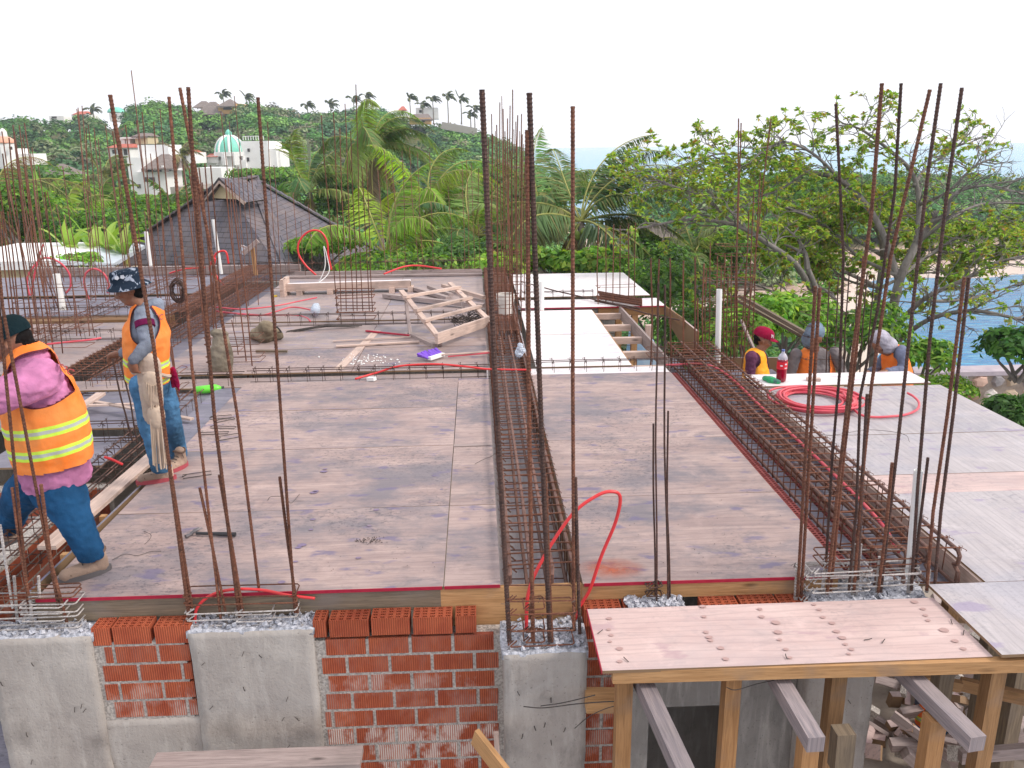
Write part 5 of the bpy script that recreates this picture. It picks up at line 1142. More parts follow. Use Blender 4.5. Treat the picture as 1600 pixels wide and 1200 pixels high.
# ---- sprawling sparse tree on the right
def wild_tree(label, Y, limbs, tw=1.9, leaf=.15, nleaf=9, cols=BRIGHT, bare=None, seed=3, trunk=None, dens=1.0, p=None, name='spreading_tree'):
    rt = random.Random(seed); base = PY(*trunk[0], Y) if trunk else PY(*limbs[0][0][:2], Y)
    r_ = root(name, label, 'tree', (base.x, base.y, base.z-.5))
    b = MB(); tw_ = MB(); LC = []; LD = []; LN = []; LK = []
    def rosette(q, d, k=nleaf):
        for _ in range(k):
            v = Vector((rt.gauss(0, 1), rt.gauss(0, 1), rt.gauss(0, .55)))+d*.9; LC.append(tuple(q)); LD.append(tuple(v)); LN.append((rt.gauss(0, .4), rt.gauss(0, .4), 1)); LK.append(rt.random())
    def grow(p, d, L, r, depth, lf):
        q = p; pts = [p]; n = 4
        for i in range(n):
            d = (d+Vector((rt.gauss(0, .16), rt.gauss(0, .16), rt.gauss(.0, .13)))).normalized(); q = q+d*L/n; pts.append(q)
        tw_.tube(pts, 0, 4 if r < .02 else 5, rr=[r*(1-.5*i/n) for i in range(n+1)])
        if depth == 0:
            if rt.random() < lf: rosette(q, d); 
            if rt.random() < lf*.5: rosette(pts[2], d, nleaf//2)
            return
        for k in range(rt.choice((2, 3, 3))):
            a_ = rt.choice((2, 3, 4)) if k else 4; e = d+Vector((rt.gauss(0, .6), rt.gauss(0, .6), rt.gauss(.02, .36))); grow(pts[a_], e.normalized(), L*rt.uniform(.55, .8), r*.6, depth-1, lf)
    for L_ in limbs:
        pts3 = [PY(x, y, Y+dy) for (x, y, dy) in L_[0]]; sp = spline(pts3, 6); r0, r1, lf, every = L_[1:5]
        b.tube(sp, 0, 8, rr=[.8*(r0+(r1-r0)*i/(len(sp)-1)) for i in range(len(sp))])
        for i in range(3, len(sp)):
            if rt.random() < every*dens:
                d = (sp[i]-sp[i-1]).normalized(); e = (d*.8+Vector((rt.gauss(0, .7), rt.gauss(0, .7), rt.gauss(.12, .42)))).normalized()
                grow(sp[i], e, rt.uniform(.6, 1.15)*tw/3.4, max(.012, r1*.8), 2, lf)
        d = (sp[-1]-sp[-3]).normalized(); grow(sp[-1], d, .8*tw/3.4, r1, 2, lf)
    b.build('trunk', M['bark'], r_, smooth=True); tw_.build('branches', M['bark'], r_)
    n = len(LC); print('tree leaves', n)
    k = np.array(LK); col = palette(n, cols, .18, p); yl = k > .93; col[yl] = np.array((0.45, 0.34, 0.06)); rd = (k > .90) & (k <= .93); col[rd] = np.array((0.35, 0.17, 0.08))
    leaf_obj('foliage', np.array(LC), np.array(LD), np.array(LN), nr.uniform(.7, 1.2, n)*leaf, nr.uniform(.7, 1.2, n)*leaf*.5, col, r_, 'leaf', .15, .25, .55)
    return r_
TL = [(0.26, 0.42, 0.06), (0.34, 0.48, 0.07), (0.18, 0.33, 0.05), (0.40, 0.50, 0.10), (0.40, 0.40, 0.12)]
wild_tree('large sprawling tree with bare upper twigs and sparse yellow green leaves, right', 17.5, [
    ([(1420, 700, 0), (1400, 600, 0), (1392, 520, 0), (1405, 440, 0), (1432, 380, .2)], .17, .11, .0, 0),
    ([(1392, 520, 0), (1340, 500, -.5), (1290, 478, -.8), (1262, 420, -1)], .11, .07, .5, .2),
    ([(1270, 455, -.8), (1240, 410, -1.2), (1195, 378, -1.4), (1150, 352, -1.2), (1085, 343, -1), (1020, 352, -.8)], .085, .03, .75, .55),
    ([(1282, 490, -.8), (1235, 472, -1.5), (1190, 448, -1.6), (1150, 440, -1.4)], .05, .02, .5, .4),
    ([(1405, 440, 0), (1370, 345, .5), (1318, 285, .8), (1262, 268, 1), (1195, 255, 1.2), (1130, 262, 1.4), (1060, 268, 1.4)], .10, .025, .9, .75),
    ([(1318, 285, .8), (1270, 240, .4), (1225, 222, .2), (1190, 238, 0)], .05, .02, .95, .8),
    ([(1195, 255, 1.2), (1130, 240, .8), (1080, 255, .6)], .03, .02, .95, .9), ([(1150, 352, -1.2), (1100, 310, -.8), (1050, 290, -.6), (1025, 280, -.5)], .04, .015, .9, .9), ([(1262, 268, 1), (1210, 300, .6), (1150, 310, .4), (1100, 300, .2)], .04, .015, .9, .9), ([(1270, 340, .5), (1220, 320, .2), (1170, 290, 0)], .04, .015, .9, .9),
    ([(1432, 380, .2), (1436, 320, .6), (1425, 270, .8), (1390, 235, .8), (1350, 205, .8), (1325, 195, .8)], .085, .02, .7, .7),
    ([(1428, 290, .7), (1450, 260, 1.2), (1480, 240, 1.4), (1500, 225, 1.4)], .045, .018, .4, .75),
    ([(1436, 320, .6), (1480, 300, -.2), (1520, 262, -.4), (1545, 250, -.4)], .05, .018, .12, .8),
    ([(1432, 380, .2), (1475, 345, -.4), (1490, 305, -.7), (1540, 290, -.9), (1590, 300, -1)], .06, .018, .06, .8),
    ([(1475, 345, -.4), (1530, 320, .4), (1590, 318, .6), (1640, 330, .6)], .045, .018, .08, .8),
    ([(1392, 520, 0), (1440, 470, -.9), (1500, 440, -1.3), (1560, 410, -1.5), (1620, 395, -1.5)], .08, .022, .45, .7),
    ([(1395, 540, 0), (1450, 500, -1.2), (1520, 486, -1.8), (1600, 500, -2), (1660, 510, -2)], .075, .025, .25, .6),
    ([(1450, 470, -.5), (1490, 470, .4), (1540, 460, .8), (1600, 440, 1)], .05, .02, .35, .6),
    ([(1400, 430, 0), (1340, 400, 1), (1300, 360, 1.4), (1250, 330, 1.6)], .06, .02, .9, .8),
    ([(1410, 430, 0), (1450, 400, 1.2), (1500, 370, 1.6), (1560, 360, 1.8)], .06, .02, .8, .8)],
    cols=TL, trunk=[(1420, 760)], nleaf=10, leaf=.115, dens=1.5)
wild_tree('leafy green tree filling the middle behind the leaning bars', 20.5, [
    ([(1360, 620, 0), (1370, 480, 0), (1380, 400, 0)], .13, .09, 0, 0),
    ([(1380, 400, 0), (1330, 370, .5), (1290, 345, .8), (1260, 350, 1)], .07, .02, 1, 1.2),
    ([(1380, 400, 0), (1370, 360, -.5), (1340, 330, -.8), (1320, 335, -1)], .07, .02, 1, 1.2),
    ([(1380, 400, 0), (1420, 365, .5), (1460, 355, .8), (1500, 365, 1)], .07, .02, 1, 1.2),
    ([(1380, 400, 0), (1440, 390, -1), (1500, 395, -1.4), (1550, 385, -1.6)], .07, .02, 1, 1.2),
    ([(1375, 450, 0), (1320, 425, -1), (1270, 405, -1.4), (1230, 400, -1.6)], .07, .02, 1, 1.2),
    ([(1375, 450, 0), (1330, 440, 1), (1300, 420, 1.2)], .06, .02, 1, 1.2),
    ([(1375, 450, 0), (1420, 430, .8), (1470, 425, 1)], .06, .02, 1, 1.2)], cols=TL, trunk=[(1360, 650)], nleaf=15, leaf=.17, dens=1.3, seed=8, name='leafy_tree')
# ---- shrubs and small trees
def B(px, py, Y): return PY(px, py, Y)
SG = [(0.16, 0.33, 0.035), (0.24, 0.42, 0.05), (0.10, 0.24, 0.03), (0.34, 0.46, 0.07)]
for i, (px, py, s_) in enumerate(((800, 412, 1.1), (868, 408, 1.2), (930, 414, 1.0))):
    bush('bright round leaved sea grape shrub behind the white deck, %s' % ('left', 'middle', 'right')[i], B(px, py, 18.8), (s_, .6, .42), 1500, .16, SG, 10, 'sea_grape_shrub', round_=True, aspect=.9)
for i, (px, py, Y, sx, sz, cols, lf, w) in enumerate((
    (1030, 470, 19, 1.6, 1.3, GREEN, .15, 'dark leafy tree behind the row of short starter bars'),
    (1090, 520, 17, 1.5, 1.1, GREEN, .15, 'dark bushy tree behind the hooped cage'),
    (1010, 400, 24, 1.8, 1.0, GREEN+BRIGHT[:1], .16, 'olive shrub below the large grey green palm'),
    (1150, 400, 26, 2.6, 1.6, GREEN+BRIGHT[:2], .2, 'broad green tree mass left of the maroon capped worker'),
    (1230, 500, 15, 1.1, .7, BRIGHT, .15, 'bright leafy shrub behind the hooded worker'),
    (1180, 520, 14, .9, .9, BRIGHT, .14, 'bright leafy shrub behind the maroon capped worker'),
    (1330, 520, 15.5, 1.2, .8, BRIGHT+GREEN, .15, 'leafy shrub between the two hooded workers'),
    (1440, 560, 13.5, .5, .45, BRIGHT, .14, 'small leafy branch shrub right of the leaning worker'),
    (1470, 610, 12.5, .8, .22, SG, .09, 'low bright hedge at the foot of the stone wall'),
    (1598, 545, 12.5, .65, .5, [(0.05, 0.14, 0.03), (0.08, 0.2, 0.03)], .14, 'dark green tree tip at the right frame edge over the water'),
    (1590, 650, 10.5, .5, .35, [(0.05, 0.13, 0.025), (0.09, 0.2, 0.04)], .12, 'dark weeds against the stone wall at the right edge'),
    (1060, 440, 30, 2.4, 1.4, GREEN+BRIGHT[:1], .22, 'green scrub on the slope behind the small pale palm'),
    (1250, 330, 45, 5, 2.4, GREEN+BRIGHT[:1], .35, 'green treetops at the start of the headland'),
    (60, 372, 36, 3.2, 1.5, GREEN, .24, 'dark shrub row behind the white flat roof'),
    (150, 375, 32, 2.6, 1.4, GREEN+BRIGHT[:1], .22, 'leafy shrub between white flat roof and shingle roof'),
    (215, 350, 38, 2.6, 1.5, BRIGHT+GREEN, .24, 'yellow green shrub left of the shingle roof'),
    (40, 300, 60, 5, 2.5, GREEN, .4, 'rounded trees below the domed tower'),
    (120, 315, 55, 3.4, 1.6, BRIGHT+GREEN, .35, 'light green garden trees in front of the palapa'),
    (215, 330, 60, 3.4, 1.3, GREEN+BRIGHT, .36, 'green garden trees below the white house'),
    (310, 330, 55, 3.2, 1.6, GREEN, .35, 'dark garden trees behind the shingle roof'),
    (425, 280, 80, 5.0, 1.5, BRIGHT+GREEN, .5, 'light green trees in front of the chapel'),
    (125, 420, 22.5, .9, .5, BRIGHT, .17, 'bright yellow green bush at the corner of the white flat roof'),
    (20, 330, 30, 1.8, 1.2, BRIGHT+GREEN, .2, 'mid green bush at the left frame edge behind the bars'),
    (640, 420, 21, 2.2, .5, GREEN+BRIGHT, .16, 'low shrubs under the bright palm'),
    (745, 400, 22, 1.4, .8, GREEN, .16, 'dark shrub behind the central bars'),
    (500, 385, 24, 1.2, .6, BRIGHT, .17, 'shrub between shingle roof and bright palm'),
    (960, 440, 21, 1.2, .7, BRIGHT, .15, 'yellow green shrub behind the six bar cage'),
    (560, 330, 45, 4.5, 1.8, GREEN, .34, 'dark trees behind the bright palm'),
    (760, 310, 48, 4.5, 2.0, GREEN, .34, 'green trees below the end of the ridge'),
    (860, 300, 50, 3.5, 1.4, GREEN, .34, 'green trees behind the large grey green palm'))):
    bush(w, B(px, py, Y), (sx, sx*.8, sz), int(1500+900*min(2, sx*sz/2)), lf, cols, 14+i % 5, 'leafy_shrub' if sx < 1.7 else 'broadleaf_tree', 'shrub' if sx < 1.7 else 'tree')
# banana plants
mb_ = leafmat('banana_leaf', .4, .45)
def banana(label, px, py, Y, L, n=7):
    c = B(px, py, Y); r_ = root('banana_plant', label, 'banana plant', (c.x, c.y, c.z-1.5), 'banana plants beside the shingle roof')
    b = MB(); b.tube([c-Vector((0, 0, 1.5)), c], .09, 8); b.build('stem', M['frond_rib'], r_)
    for i in range(n):
        az = i*2.4+rnd.random()*.5; el = rnd.uniform(.5, 1.35); d = Vector((math.cos(az)*math.cos(el), math.sin(az)*math.cos(el), math.sin(el))); p = c.copy(); vs = []; N = 9; sd_ = Vector((-math.sin(az), math.cos(az), 0))
        for k in range(N+1):
            w = .2*math.sin(math.pi*(.12+.88*k/N)**.8)*L/1.6; vs += [p-sd_*w+Vector((0, 0, .05)), p, p+sd_*w+Vector((0, 0, .05))]
            d = (d+Vector((.05, 0, -1.2*k/N/N*2.2))).normalized(); p = p+d*L/N
        fs = [(3*k+j, 3*k+j+1, 3*k+j+4, 3*k+j+3) for k in range(N) for j in (0, 1)]
        b = MB(); b.add(vs, fs); o = b.build('leaf_blade', mb_, r_); ca = o.data.color_attributes.new('lc', 'FLOAT_COLOR', 'POINT'); t_ = rnd.choice(((.28, .42, .07), (.20, .36, .05), (.34, .44, .12)))
        for q in ca.data: q.color = (*t_, 1)
for i, (px, py, Y, L) in enumerate(((148, 392, 25, 1.3), (172, 395, 24.5, 1.2), (196, 400, 24, 1.0), (110, 398, 25, 1.1), (75, 330, 38, 2.0))):
    banana(('banana plant left of the shingle roof, tallest', 'banana plant beside the shingle roof eave', 'small banana plant nearest the shingle roof', 'banana plant above the white flat roof corner', 'big leaved banana plant in front of the palapa')[i], px, py, Y, L)
# columnar cactus stems on the hill
b = MB()
c = B(470, 235, 112)
for k in range(7):
    x = c.x+rnd.uniform(-1.2, 1.2); b.tube([(x, c.y, c.z-2.2), (x+rnd.uniform(-.15, .15), c.y, c.z+rnd.uniform(0, 1.6))], .12, 6)
tag(b.build('column_cactus', plain('cactus_grey_green', (.22, .25, .16), .8), origin=True), 'clump of grey columnar cactus on the hillside right of the chapel', 'cactus')
# ================================================================ BUILDINGS IN THE LANDSCAPE
M['white_wall'] = mottled('whitewashed_wall', (0.78, 0.77, 0.76), (0.86, 0.85, 0.84), 1.2, .85, 0)
M['orange_wall'] = mottled('ochre_wall', (0.62, 0.34, 0.13), (0.70, 0.42, 0.18), 1.2, .85, 0)
M['cream_wall'] = mottled('cream_wall', (0.60, 0.48, 0.30), (0.66, 0.55, 0.36), 1.2, .85, 0)
M['thatch'] = mottled('thatch', (0.17, 0.135, 0.125), (0.27, 0.225, 0.205), 2.5, .95, .8, .1, (1, 1, .25))
M['red_tile'] = mottled('red_tile', (0.42, 0.10, 0.07), (0.52, 0.15, 0.10), 2.5, .8, .4, .05, (3, 1, 1))
M['dark_open'] = mottled('dark_opening', (0.05, 0.045, 0.045), (0.09, 0.08, 0.08), 3, .7, 0)
M['dome_green'] = mottled('dome_green', (0.18, 0.58, 0.45), (0.24, 0.66, 0.52), 2, .5, 0)
M['dome_pink'] = mottled('dome_salmon', (0.70, 0.33, 0.22), (0.78, 0.42, 0.30), 2, .6, 0)
def sc_(Y): return Y*.96/1280*1.0
def blk(b, px0, px1, py0, py1, Y, depth):
    a = PY(px0, py1, Y); c = PY(px1, py0, Y); b.box(a.x, c.x, Y, Y+depth, a.z, c.z); return a.x, c.x, a.z, c.z
def wins(parent, lst, Y, mat='dark_open', name='window'):
    for (px0, px1, py0, py1) in lst:
        a = PY(px0, py1, Y); c = PY(px1, py0, Y); b = MB(); b.box(a.x, c.x, Y-.05, Y+.15, a.z, c.z); b.build(name, M[mat], parent)
def hip(parent, px0, px1, pye, pyt, Y, depth, mat='thatch', name='roof', ridge=.25, over=.0, curve=0):
    a = PY(px0, pye, Y); c = PY(px1, pye, Y); z1 = PY((px0+px1)/2, pyt, Y+depth/2).z; x0, x1, z0 = a.x-over, c.x+over, a.z; xm = (x0+x1)/2; rw = (x1-x0)*ridge/2; ym = Y+depth/2
    b = MB(); N = 5; vs = []; fs = []
    for k in range(N+1):
        t = k/N; s_ = 1-t; bulge = curve*math.sin(math.pi*t); hx = (x1-x0)/2*s_+rw*t+bulge; hy = (depth/2)*s_+.05*t+bulge; z = z0+(z1-z0)*t
        vs += [(xm-hx, ym-hy, z), (xm+hx, ym-hy, z), (xm+hx, ym+hy, z), (xm-hx, ym+hy, z)]
    for k in range(N):
        for j in range(4): l = (j+1) % 4; fs.append((k*4+j, k*4+l, k*4+4+l, k*4+4+j))
    fs += [(3, 2, 1, 0), (N*4, N*4+1, N*4+2, N*4+3)]
    b.add(vs, fs)
    if mat == 'thatch':     # ragged eave fringe
        L = x1-x0; n = int(L/.35)
        for i in range(n):
            x = x0+L*(i+.5)/n; b.box(x-.14, x+.14, Y-.04, Y+.06, z0-rnd.uniform(.08, .4), z0+.03)
    return b.build(name, M[mat], parent)
# 1 ochre villa with thatched roofs on the ridge
Y = 205; r_ = root('hilltop_villa', 'ochre villa with three grey thatched roofs on the ridge', 'house', PY(338, 190, Y), 'villas on the hill')
b = MB(); blk(b, 303, 348, 176, 190, Y+3, 6); blk(b, 343, 368, 163, 190, Y, 7); blk(b, 366, 377, 162, 178, Y+2, 6); b.build('walls', M['orange_wall'], r_)
hip(r_, 304, 349, 179, 159, Y-1, 8, ridge=.2); hip(r_, 338, 368, 166, 155, Y-1, 8, ridge=.1); hip(r_, 300, 325, 168, 158, Y+6, 7, ridge=.3)
wins(r_, [(308, 344, 180, 184.5), (349, 362, 166, 171.5), (352, 358, 178, 188), (361, 364, 178, 188)], Y-.1)
# 2 white domed chapel-like villa
Y = 124; r_ = root('domed_villa', 'white villa with a mint green ribbed dome and arched loggia', 'house', PY(385, 262, Y), 'villas on the hill')
b = MB(); blk(b, 325, 384, 250, 272, Y+1, 9); blk(b, 380, 418, 220, 265, Y+1.5, 9); blk(b, 416, 431, 232, 265, Y+2, 8); blk(b, 428, 437, 236, 262, Y+3, 6); blk(b, 325, 340, 243, 255, Y+.6, 3); b.build('walls', M['white_wall'], r_)
dc = PY(360, 238, Y+2.2); rr_ = (PY(382, 238, Y+2.2).x-dc.x); 
b = MB(); b.lathe(dc, [(rr_*math.cos(t)*1.0, rr_*1.15*math.sin(t)) for t in [i*math.pi/2/10 for i in range(11)]], 32); dome = b.build('dome', M['dome_green'], r_, smooth=True)
b = MB()
for k in range(8):
    a_ = k*math.pi/4+.2; b.tube([dc+Vector((rr_*1.01*math.cos(t)*math.cos(a_), rr_*1.01*math.cos(t)*math.sin(a_), rr_*1.16*math.sin(t))) for t in [i*math.pi/2/9 for i in range(10)]], .17, 6)
b.build('dome_rib', M['white_wall'], dome)
b = MB(); b.lathe(dc+Vector((0, 0, rr_*1.12)), [(.45, 0), (.45, .5), (.3, .75), (.05, .95)], 12); b.build('lantern', M['dome_green'], dome)
# drum with arches
b = MB(); n = 8; z0 = PY(360, 258, Y).z; z1 = dc.z
for k in range(n):
    a0 = 2*math.pi*(k-.5)/n+.2+math.pi/8; 
    for s_ in (-.24, .24):
        c_ = dc+Vector((math.cos(a0+s_*1.35)*rr_*1.02, math.sin(a0+s_*1.35)*rr_*1.02, 0)); b.tube([(c_.x, c_.y, z0), (c_.x, c_.y, z1)], .30, 6)
b.lathe((dc.x, dc.y, z1-.55), [(rr_*1.08, 0), (rr_*1.1, .6)], 32); b.lathe((dc.x, dc.y, z0-.2), [(rr_*.8, 0), (rr_*.8, (z1-z0)*.9)], 24); b.build('arcade', M['white_wall'], r_)
wins(r_, [(349, 358, 243, 254), (365, 375, 243, 254), (387, 390, 232, 237)], Y-.25, 'dark_open', 'arch_opening') if False else wins(r_, [(387, 390, 232, 237), (386, 389, 246, 252)], Y+1.4)
hip(r_, 321, 340, 245, 240, Y+.2, 3.4, 'red_tile', 'tiled_roof', ridge=.7)
b = MB(); a = PY(380, 219, Y+2); c = PY(412, 219, Y+2)
for k in range(9): x = a.x+(c.x-a.x)*k/8; b.box(x-.04, x+.04, Y+2, Y+2.08, a.z, a.z+.5)
b.box(a.x, c.x, Y+2, Y+2.08, a.z+.5, a.z+.58); b.build('roof_railing', M['white_wall'], r_)
# 3 white house with thatched awning
Y = 104; r_ = root('white_house', 'white two storey house with a grey thatched awning', 'house', PY(235, 305, Y), 'villas on the hill')
b = MB(); blk(b, 220, 262, 226, 268, Y+5, 5); blk(b, 205, 224, 246, 300, Y+1, 6); blk(b, 214, 257, 268, 305, Y, 6); b.build('walls', M['white_wall'], r_)
hip(r_, 220, 269, 264, 241, Y-1, 7, ridge=.25)
wins(r_, [(226, 255, 265, 268.5), (227, 231, 277, 284), (234, 241, 277, 284), (215, 219, 288, 294)], Y-.1)
b = MB(); a = PY(222, 268, Y-.6); 
for px in (224, 255): p = PY(px, 268, Y-.6); b.box(p.x-.12, p.x+.12, Y-.7, Y-.5, p.z, p.z+.7)
b.build('awning_post', M['white_wall'], r_)
# 4 red roofed house with white arcade
Y = 146; r_ = root('terraced_house', 'red roofed house with a white framed terrace above it', 'house', PY(200, 246, Y), 'villas on the hill')
b = MB(); blk(b, 170, 202, 230, 248, Y, 6); blk(b, 188, 194, 215, 226, Y+5, 4); blk(b, 198, 202, 215, 228, Y+5, 4); blk(b, 188, 216, 214, 217, Y+4.5, 4.8); b.build('walls', M['white_wall'], r_)
b = MB(); blk(b, 212, 230, 214, 225, Y+5, 5); b.build('cream_block', M['cream_wall'], r_)
hip(r_, 165, 204, 231, 225, Y-.6, 7, 'red_tile', ridge=.75); hip(r_, 205, 231, 213, 208, Y+4.4, 6, 'thatch', ridge=.7)
wins(r_, [(176, 181, 234, 240), (186, 189, 234, 240), (194, 198, 233, 242)], Y-.1)
wins(r_, [(195, 198, 218, 224), (203, 211, 218, 228)], Y+8)
# 5 upper red roofs
Y = 184; r_ = root('red_roofed_house', 'low red tiled house higher on the slope, behind the terraced one', 'house', PY(220, 208, Y), 'villas on the hill')
b = MB(); blk(b, 192, 250, 199, 207, Y, 6); b.build('walls', M['cream_wall'], r_)
hip(r_, 189, 214, 202, 196, Y-.6, 7, 'red_tile', ridge=.8); hip(r_, 228, 251, 200, 195, Y-.6, 7, 'red_tile', ridge=.8)
b = MB(); blk(b, 216, 232, 193, 203, Y-.2, 6); b.build('white_block', M['white_wall'], r_); wins(r_, [(236, 241, 202, 206)], Y-.1)
# 6 domed tower at the left edge
Y = 102; r_ = root('domed_tower', 'white tower with a salmon dome at the left frame edge', 'tower', PY(10, 262, Y), 'villas on the hill')
b = MB(); c_ = PY(12, 250, Y+2); rw = PY(27, 250, Y+2).x-c_.x; zt = PY(12, 224, Y+2).z; b.lathe((c_.x, c_.y, c_.z-1), [(rw, 0), (rw, zt-c_.z+1)], 8); blk(b, -30, 8, 232, 262, Y+1, 5); blk(b, 24, 46, 240, 258, Y+3, 4); b.build('walls', M['white_wall'], r_)
b = MB(); b.lathe((c_.x, c_.y, zt), [(rw*1.04*math.cos(t), rw*.75*math.sin(t)) for t in [i*.15 for i in range(10)]], 20); d_ = b.build('dome', M['dome_pink'], r_, smooth=True)
b = MB(); b.lathe((c_.x, c_.y, zt+rw*.7), [(.42, 0), (.42, .5), (.2, .85), (.02, .95)], 10); b.build('lantern', M['white_wall'], d_)
wins(r_, [(15, 18, 229, 234)], Y+2-rw-.05)
# 7 palapa and long white roof
Y = 92; r_ = root('palapa', 'round thatched palapa with a long white roof beside it', 'hut', PY(80, 290, Y), 'villas on the hill')
hip(r_, 58, 97, 274, 256, Y, 6, ridge=.15); b = MB(); blk(b, 66, 92, 273, 290, Y+1, 3.5); b.build('walls', M['cream_wall'], r_)
b = MB(); a = PY(84, 278, Y-3); c = PY(127, 288, Y-1); b.beam((a.x, Y-3, a.z), (c.x, Y-1, c.z), 2.0, .25); b.build('white_roof', M['white_wall'], r_)
b = MB(); a0 = PY(100, 296, Y-2.8); b.box(a0.x, a0.x+2.4, Y-2.6, Y-1.5, a0.z-1, a0.z+.3); b.build('parapet', M['white_wall'], r_)
def small(label, x0, x1, yt, yb, Y, roof=None, rx=None, mat='white_wall', w=()):
    r_ = root('ridge_house', label, 'house', PY((x0+x1)/2, yb, Y), 'villas on the hill'); b = MB(); blk(b, x0, x1, yt, yb, Y, 6); b.build('walls', M[mat], r_)
    if roof: hip(r_, rx[0], rx[1], rx[2], rx[3], Y-.5, 7, roof, ridge=rx[4] if len(rx) > 4 else .6)
    wins(r_, w, Y-.1); return r_
small('white house with red roof on the left skyline', 113, 138, 178, 190, 226, 'red_tile', (112, 132, 179, 174, .7), w=[(115, 124, 182, 185), (127, 131, 181, 184)])
small('small white house on the skyline, leftmost', 78, 99, 181, 193, 226, w=[(81, 88, 182, 185)])
r_ = small('white house with a small green dome on the left skyline', 172, 212, 176, 190, 226, w=[(193, 206, 177, 182), (176, 182, 178, 182)])
b = MB(); c_ = PY(182, 176, 228); b.lathe(c_, [(2.2*math.cos(t), 1.4*math.sin(t)) for t in [i*.15 for i in range(11)]], 16); b.build('dome', M['dome_green'], r_, smooth=True)
small('white house with red roofed turret on the skyline right of the tall palm', 616, 638, 173, 186, 214, 'red_tile', (622, 634, 172, 166, .3), w=[(627, 630, 174, 179)])
small('thatched house on the skyline between small palms', 640, 672, 184, 194, 212, 'thatch', (638, 676, 187, 178, .6), 'orange_wall', w=[(648, 664, 188, 191)])
small('square white tower house on the skyline', 650, 684, 168, 186, 222, w=[(655, 659, 172, 176)])
small('white house half hidden behind the tall palm on the skyline', 541, 560, 170, 186, 222, w=[(546, 550, 181, 185)])
small('small white turret in the trees right of the chapel', 488, 501, 254, 264, 96)
small('low white buildings between the white house and the chapel', 258, 300, 238, 256, 118, 'red_tile', (282, 298, 240, 233, .6), w=[(270, 273, 243, 248), (286, 290, 244, 249)])
small('grey low roof in the gardens left of the shingle roof', 268, 292, 292, 312, 62, None, None, 'concrete')
small('blue grey water tank house behind the gardens', 305, 345, 262, 290, 110)
# stone bank under ridge palms
b = MB(); a = PY(690, 196, 205); c = PY(745, 206, 205); b.beam(a, c, 3, 1.6); tag(b.build('stone_bank', M['mortar'], origin=True), 'brown stone bank under the skyline palms', 'stone bank')
# brown thatched roof below the spreading tree
Y = 44; r_ = root('thatched_hut', 'brown thatched hut roof under the spreading tree', 'hut', PY(1035, 410, Y))
hip(r_, 990, 1085, 396, 350, Y, 5, ridge=.25); b = MB(); blk(b, 1000, 1075, 396, 425, Y+.6, 3.6); b.build('walls', M['cream_wall'], r_)

# shingled hip roof
def shingle():
    m, t, b = newmat('asphalt_shingles', .85, 0, .25); h = NT(t); tc = h.n('ShaderNodeTexCoord')
    br = h.n('ShaderNodeTexBrick'); br.inputs['Scale'].default_value = 1; br.inputs['Brick Width'].default_value = .34; br.inputs['Row Height'].default_value = .17
    br.inputs['Mortar Size'].default_value = .012; br.inputs['Mortar Smooth'].default_value = .2; br.offset = .5
    br.inputs['Color1'].default_value = (.10, .10, .13, 1); br.inputs['Color2'].default_value = (.16, .15, .175, 1); br.inputs['Mortar'].default_value = (.045, .04, .045, 1); h.l(tc.outputs['UV'], br.inputs[0])
    n_ = h.noise(h.coord('Object'), 1.3, 6, .7); c = h.mix(h.ramp(n_, [(0.4, 0), (0.68, .6)]), br.outputs[0], (.235, .175, .155)); h.l(c, b.inputs['Base Color'])
    sp_ = h.n('ShaderNodeSeparateXYZ'); h.l(tc.outputs['UV'], sp_.inputs[0]); saw = h.math('FRACT', h.math('DIVIDE', sp_.outputs[1], .17)); h.bump(b, h.math('SUBTRACT', 1.0, saw), .7, .03); return m
M['shingle'] = shingle()
ap = [PY(348, 286, 26.2), PY(396, 280, 27.2)]; Lc = PY(128, 436, 28.5); Nc = PY(470, 470, 21.5); Rc = PY(590, 392, 27.5); Fc = Vector((Lc.x+3, 34, Lc.z))
r_ = root('shingled_house', 'house with a steep dark shingle roof and a small gable vent at the top', 'house', (Nc.x-3, 27, -4.4))
def face(parent, name, P, mat):
    P = [Vector(p) for p in P]; u = (P[1]-P[0]).normalized(); n = u.cross(P[-1]-P[0]).normalized(); v = n.cross(u)
    b = MB(); top = [p for p in P]; k = len(P); bot = [p-n*.06 for p in P]; uv = [((p-P[0]).dot(u), (p-P[0]).dot(v)) for p in P]
    b.add(top+bot, [tuple(range(k)), tuple(reversed(range(k, 2*k)))]+[(i, i+k, (i+1) % k+k, (i+1) % k) for i in range(k)], [uv, uv]+[[(0, 0)]*4]*k); return b.build(name, M[mat], parent)
face(r_, 'roof_slope', [Lc, Nc, ap[1], ap[0]], 'shingle'); face(r_, 'roof_slope', [Nc, Rc, ap[1]], 'shingle'); face(r_, 'roof_slope', [Rc, Fc, ap[0], ap[1]], 'shingle'); face(r_, 'roof_slope', [Fc, Lc, ap[0]], 'shingle')
b = MB(); up = Vector((0, 0, .05))
for p, q in ((Nc, ap[1]), (Rc, ap[1]), (Lc, ap[0]), (ap[0], ap[1])):
    L = (q-p).length; n = int(L/.3)
    for k in range(n): b.beam(p.lerp(q, k/n)+up, p.lerp(q, (k+1.15)/n)+up*1.6, .34, .035)
b.build('ridge_caps', M['shingle'], r_)
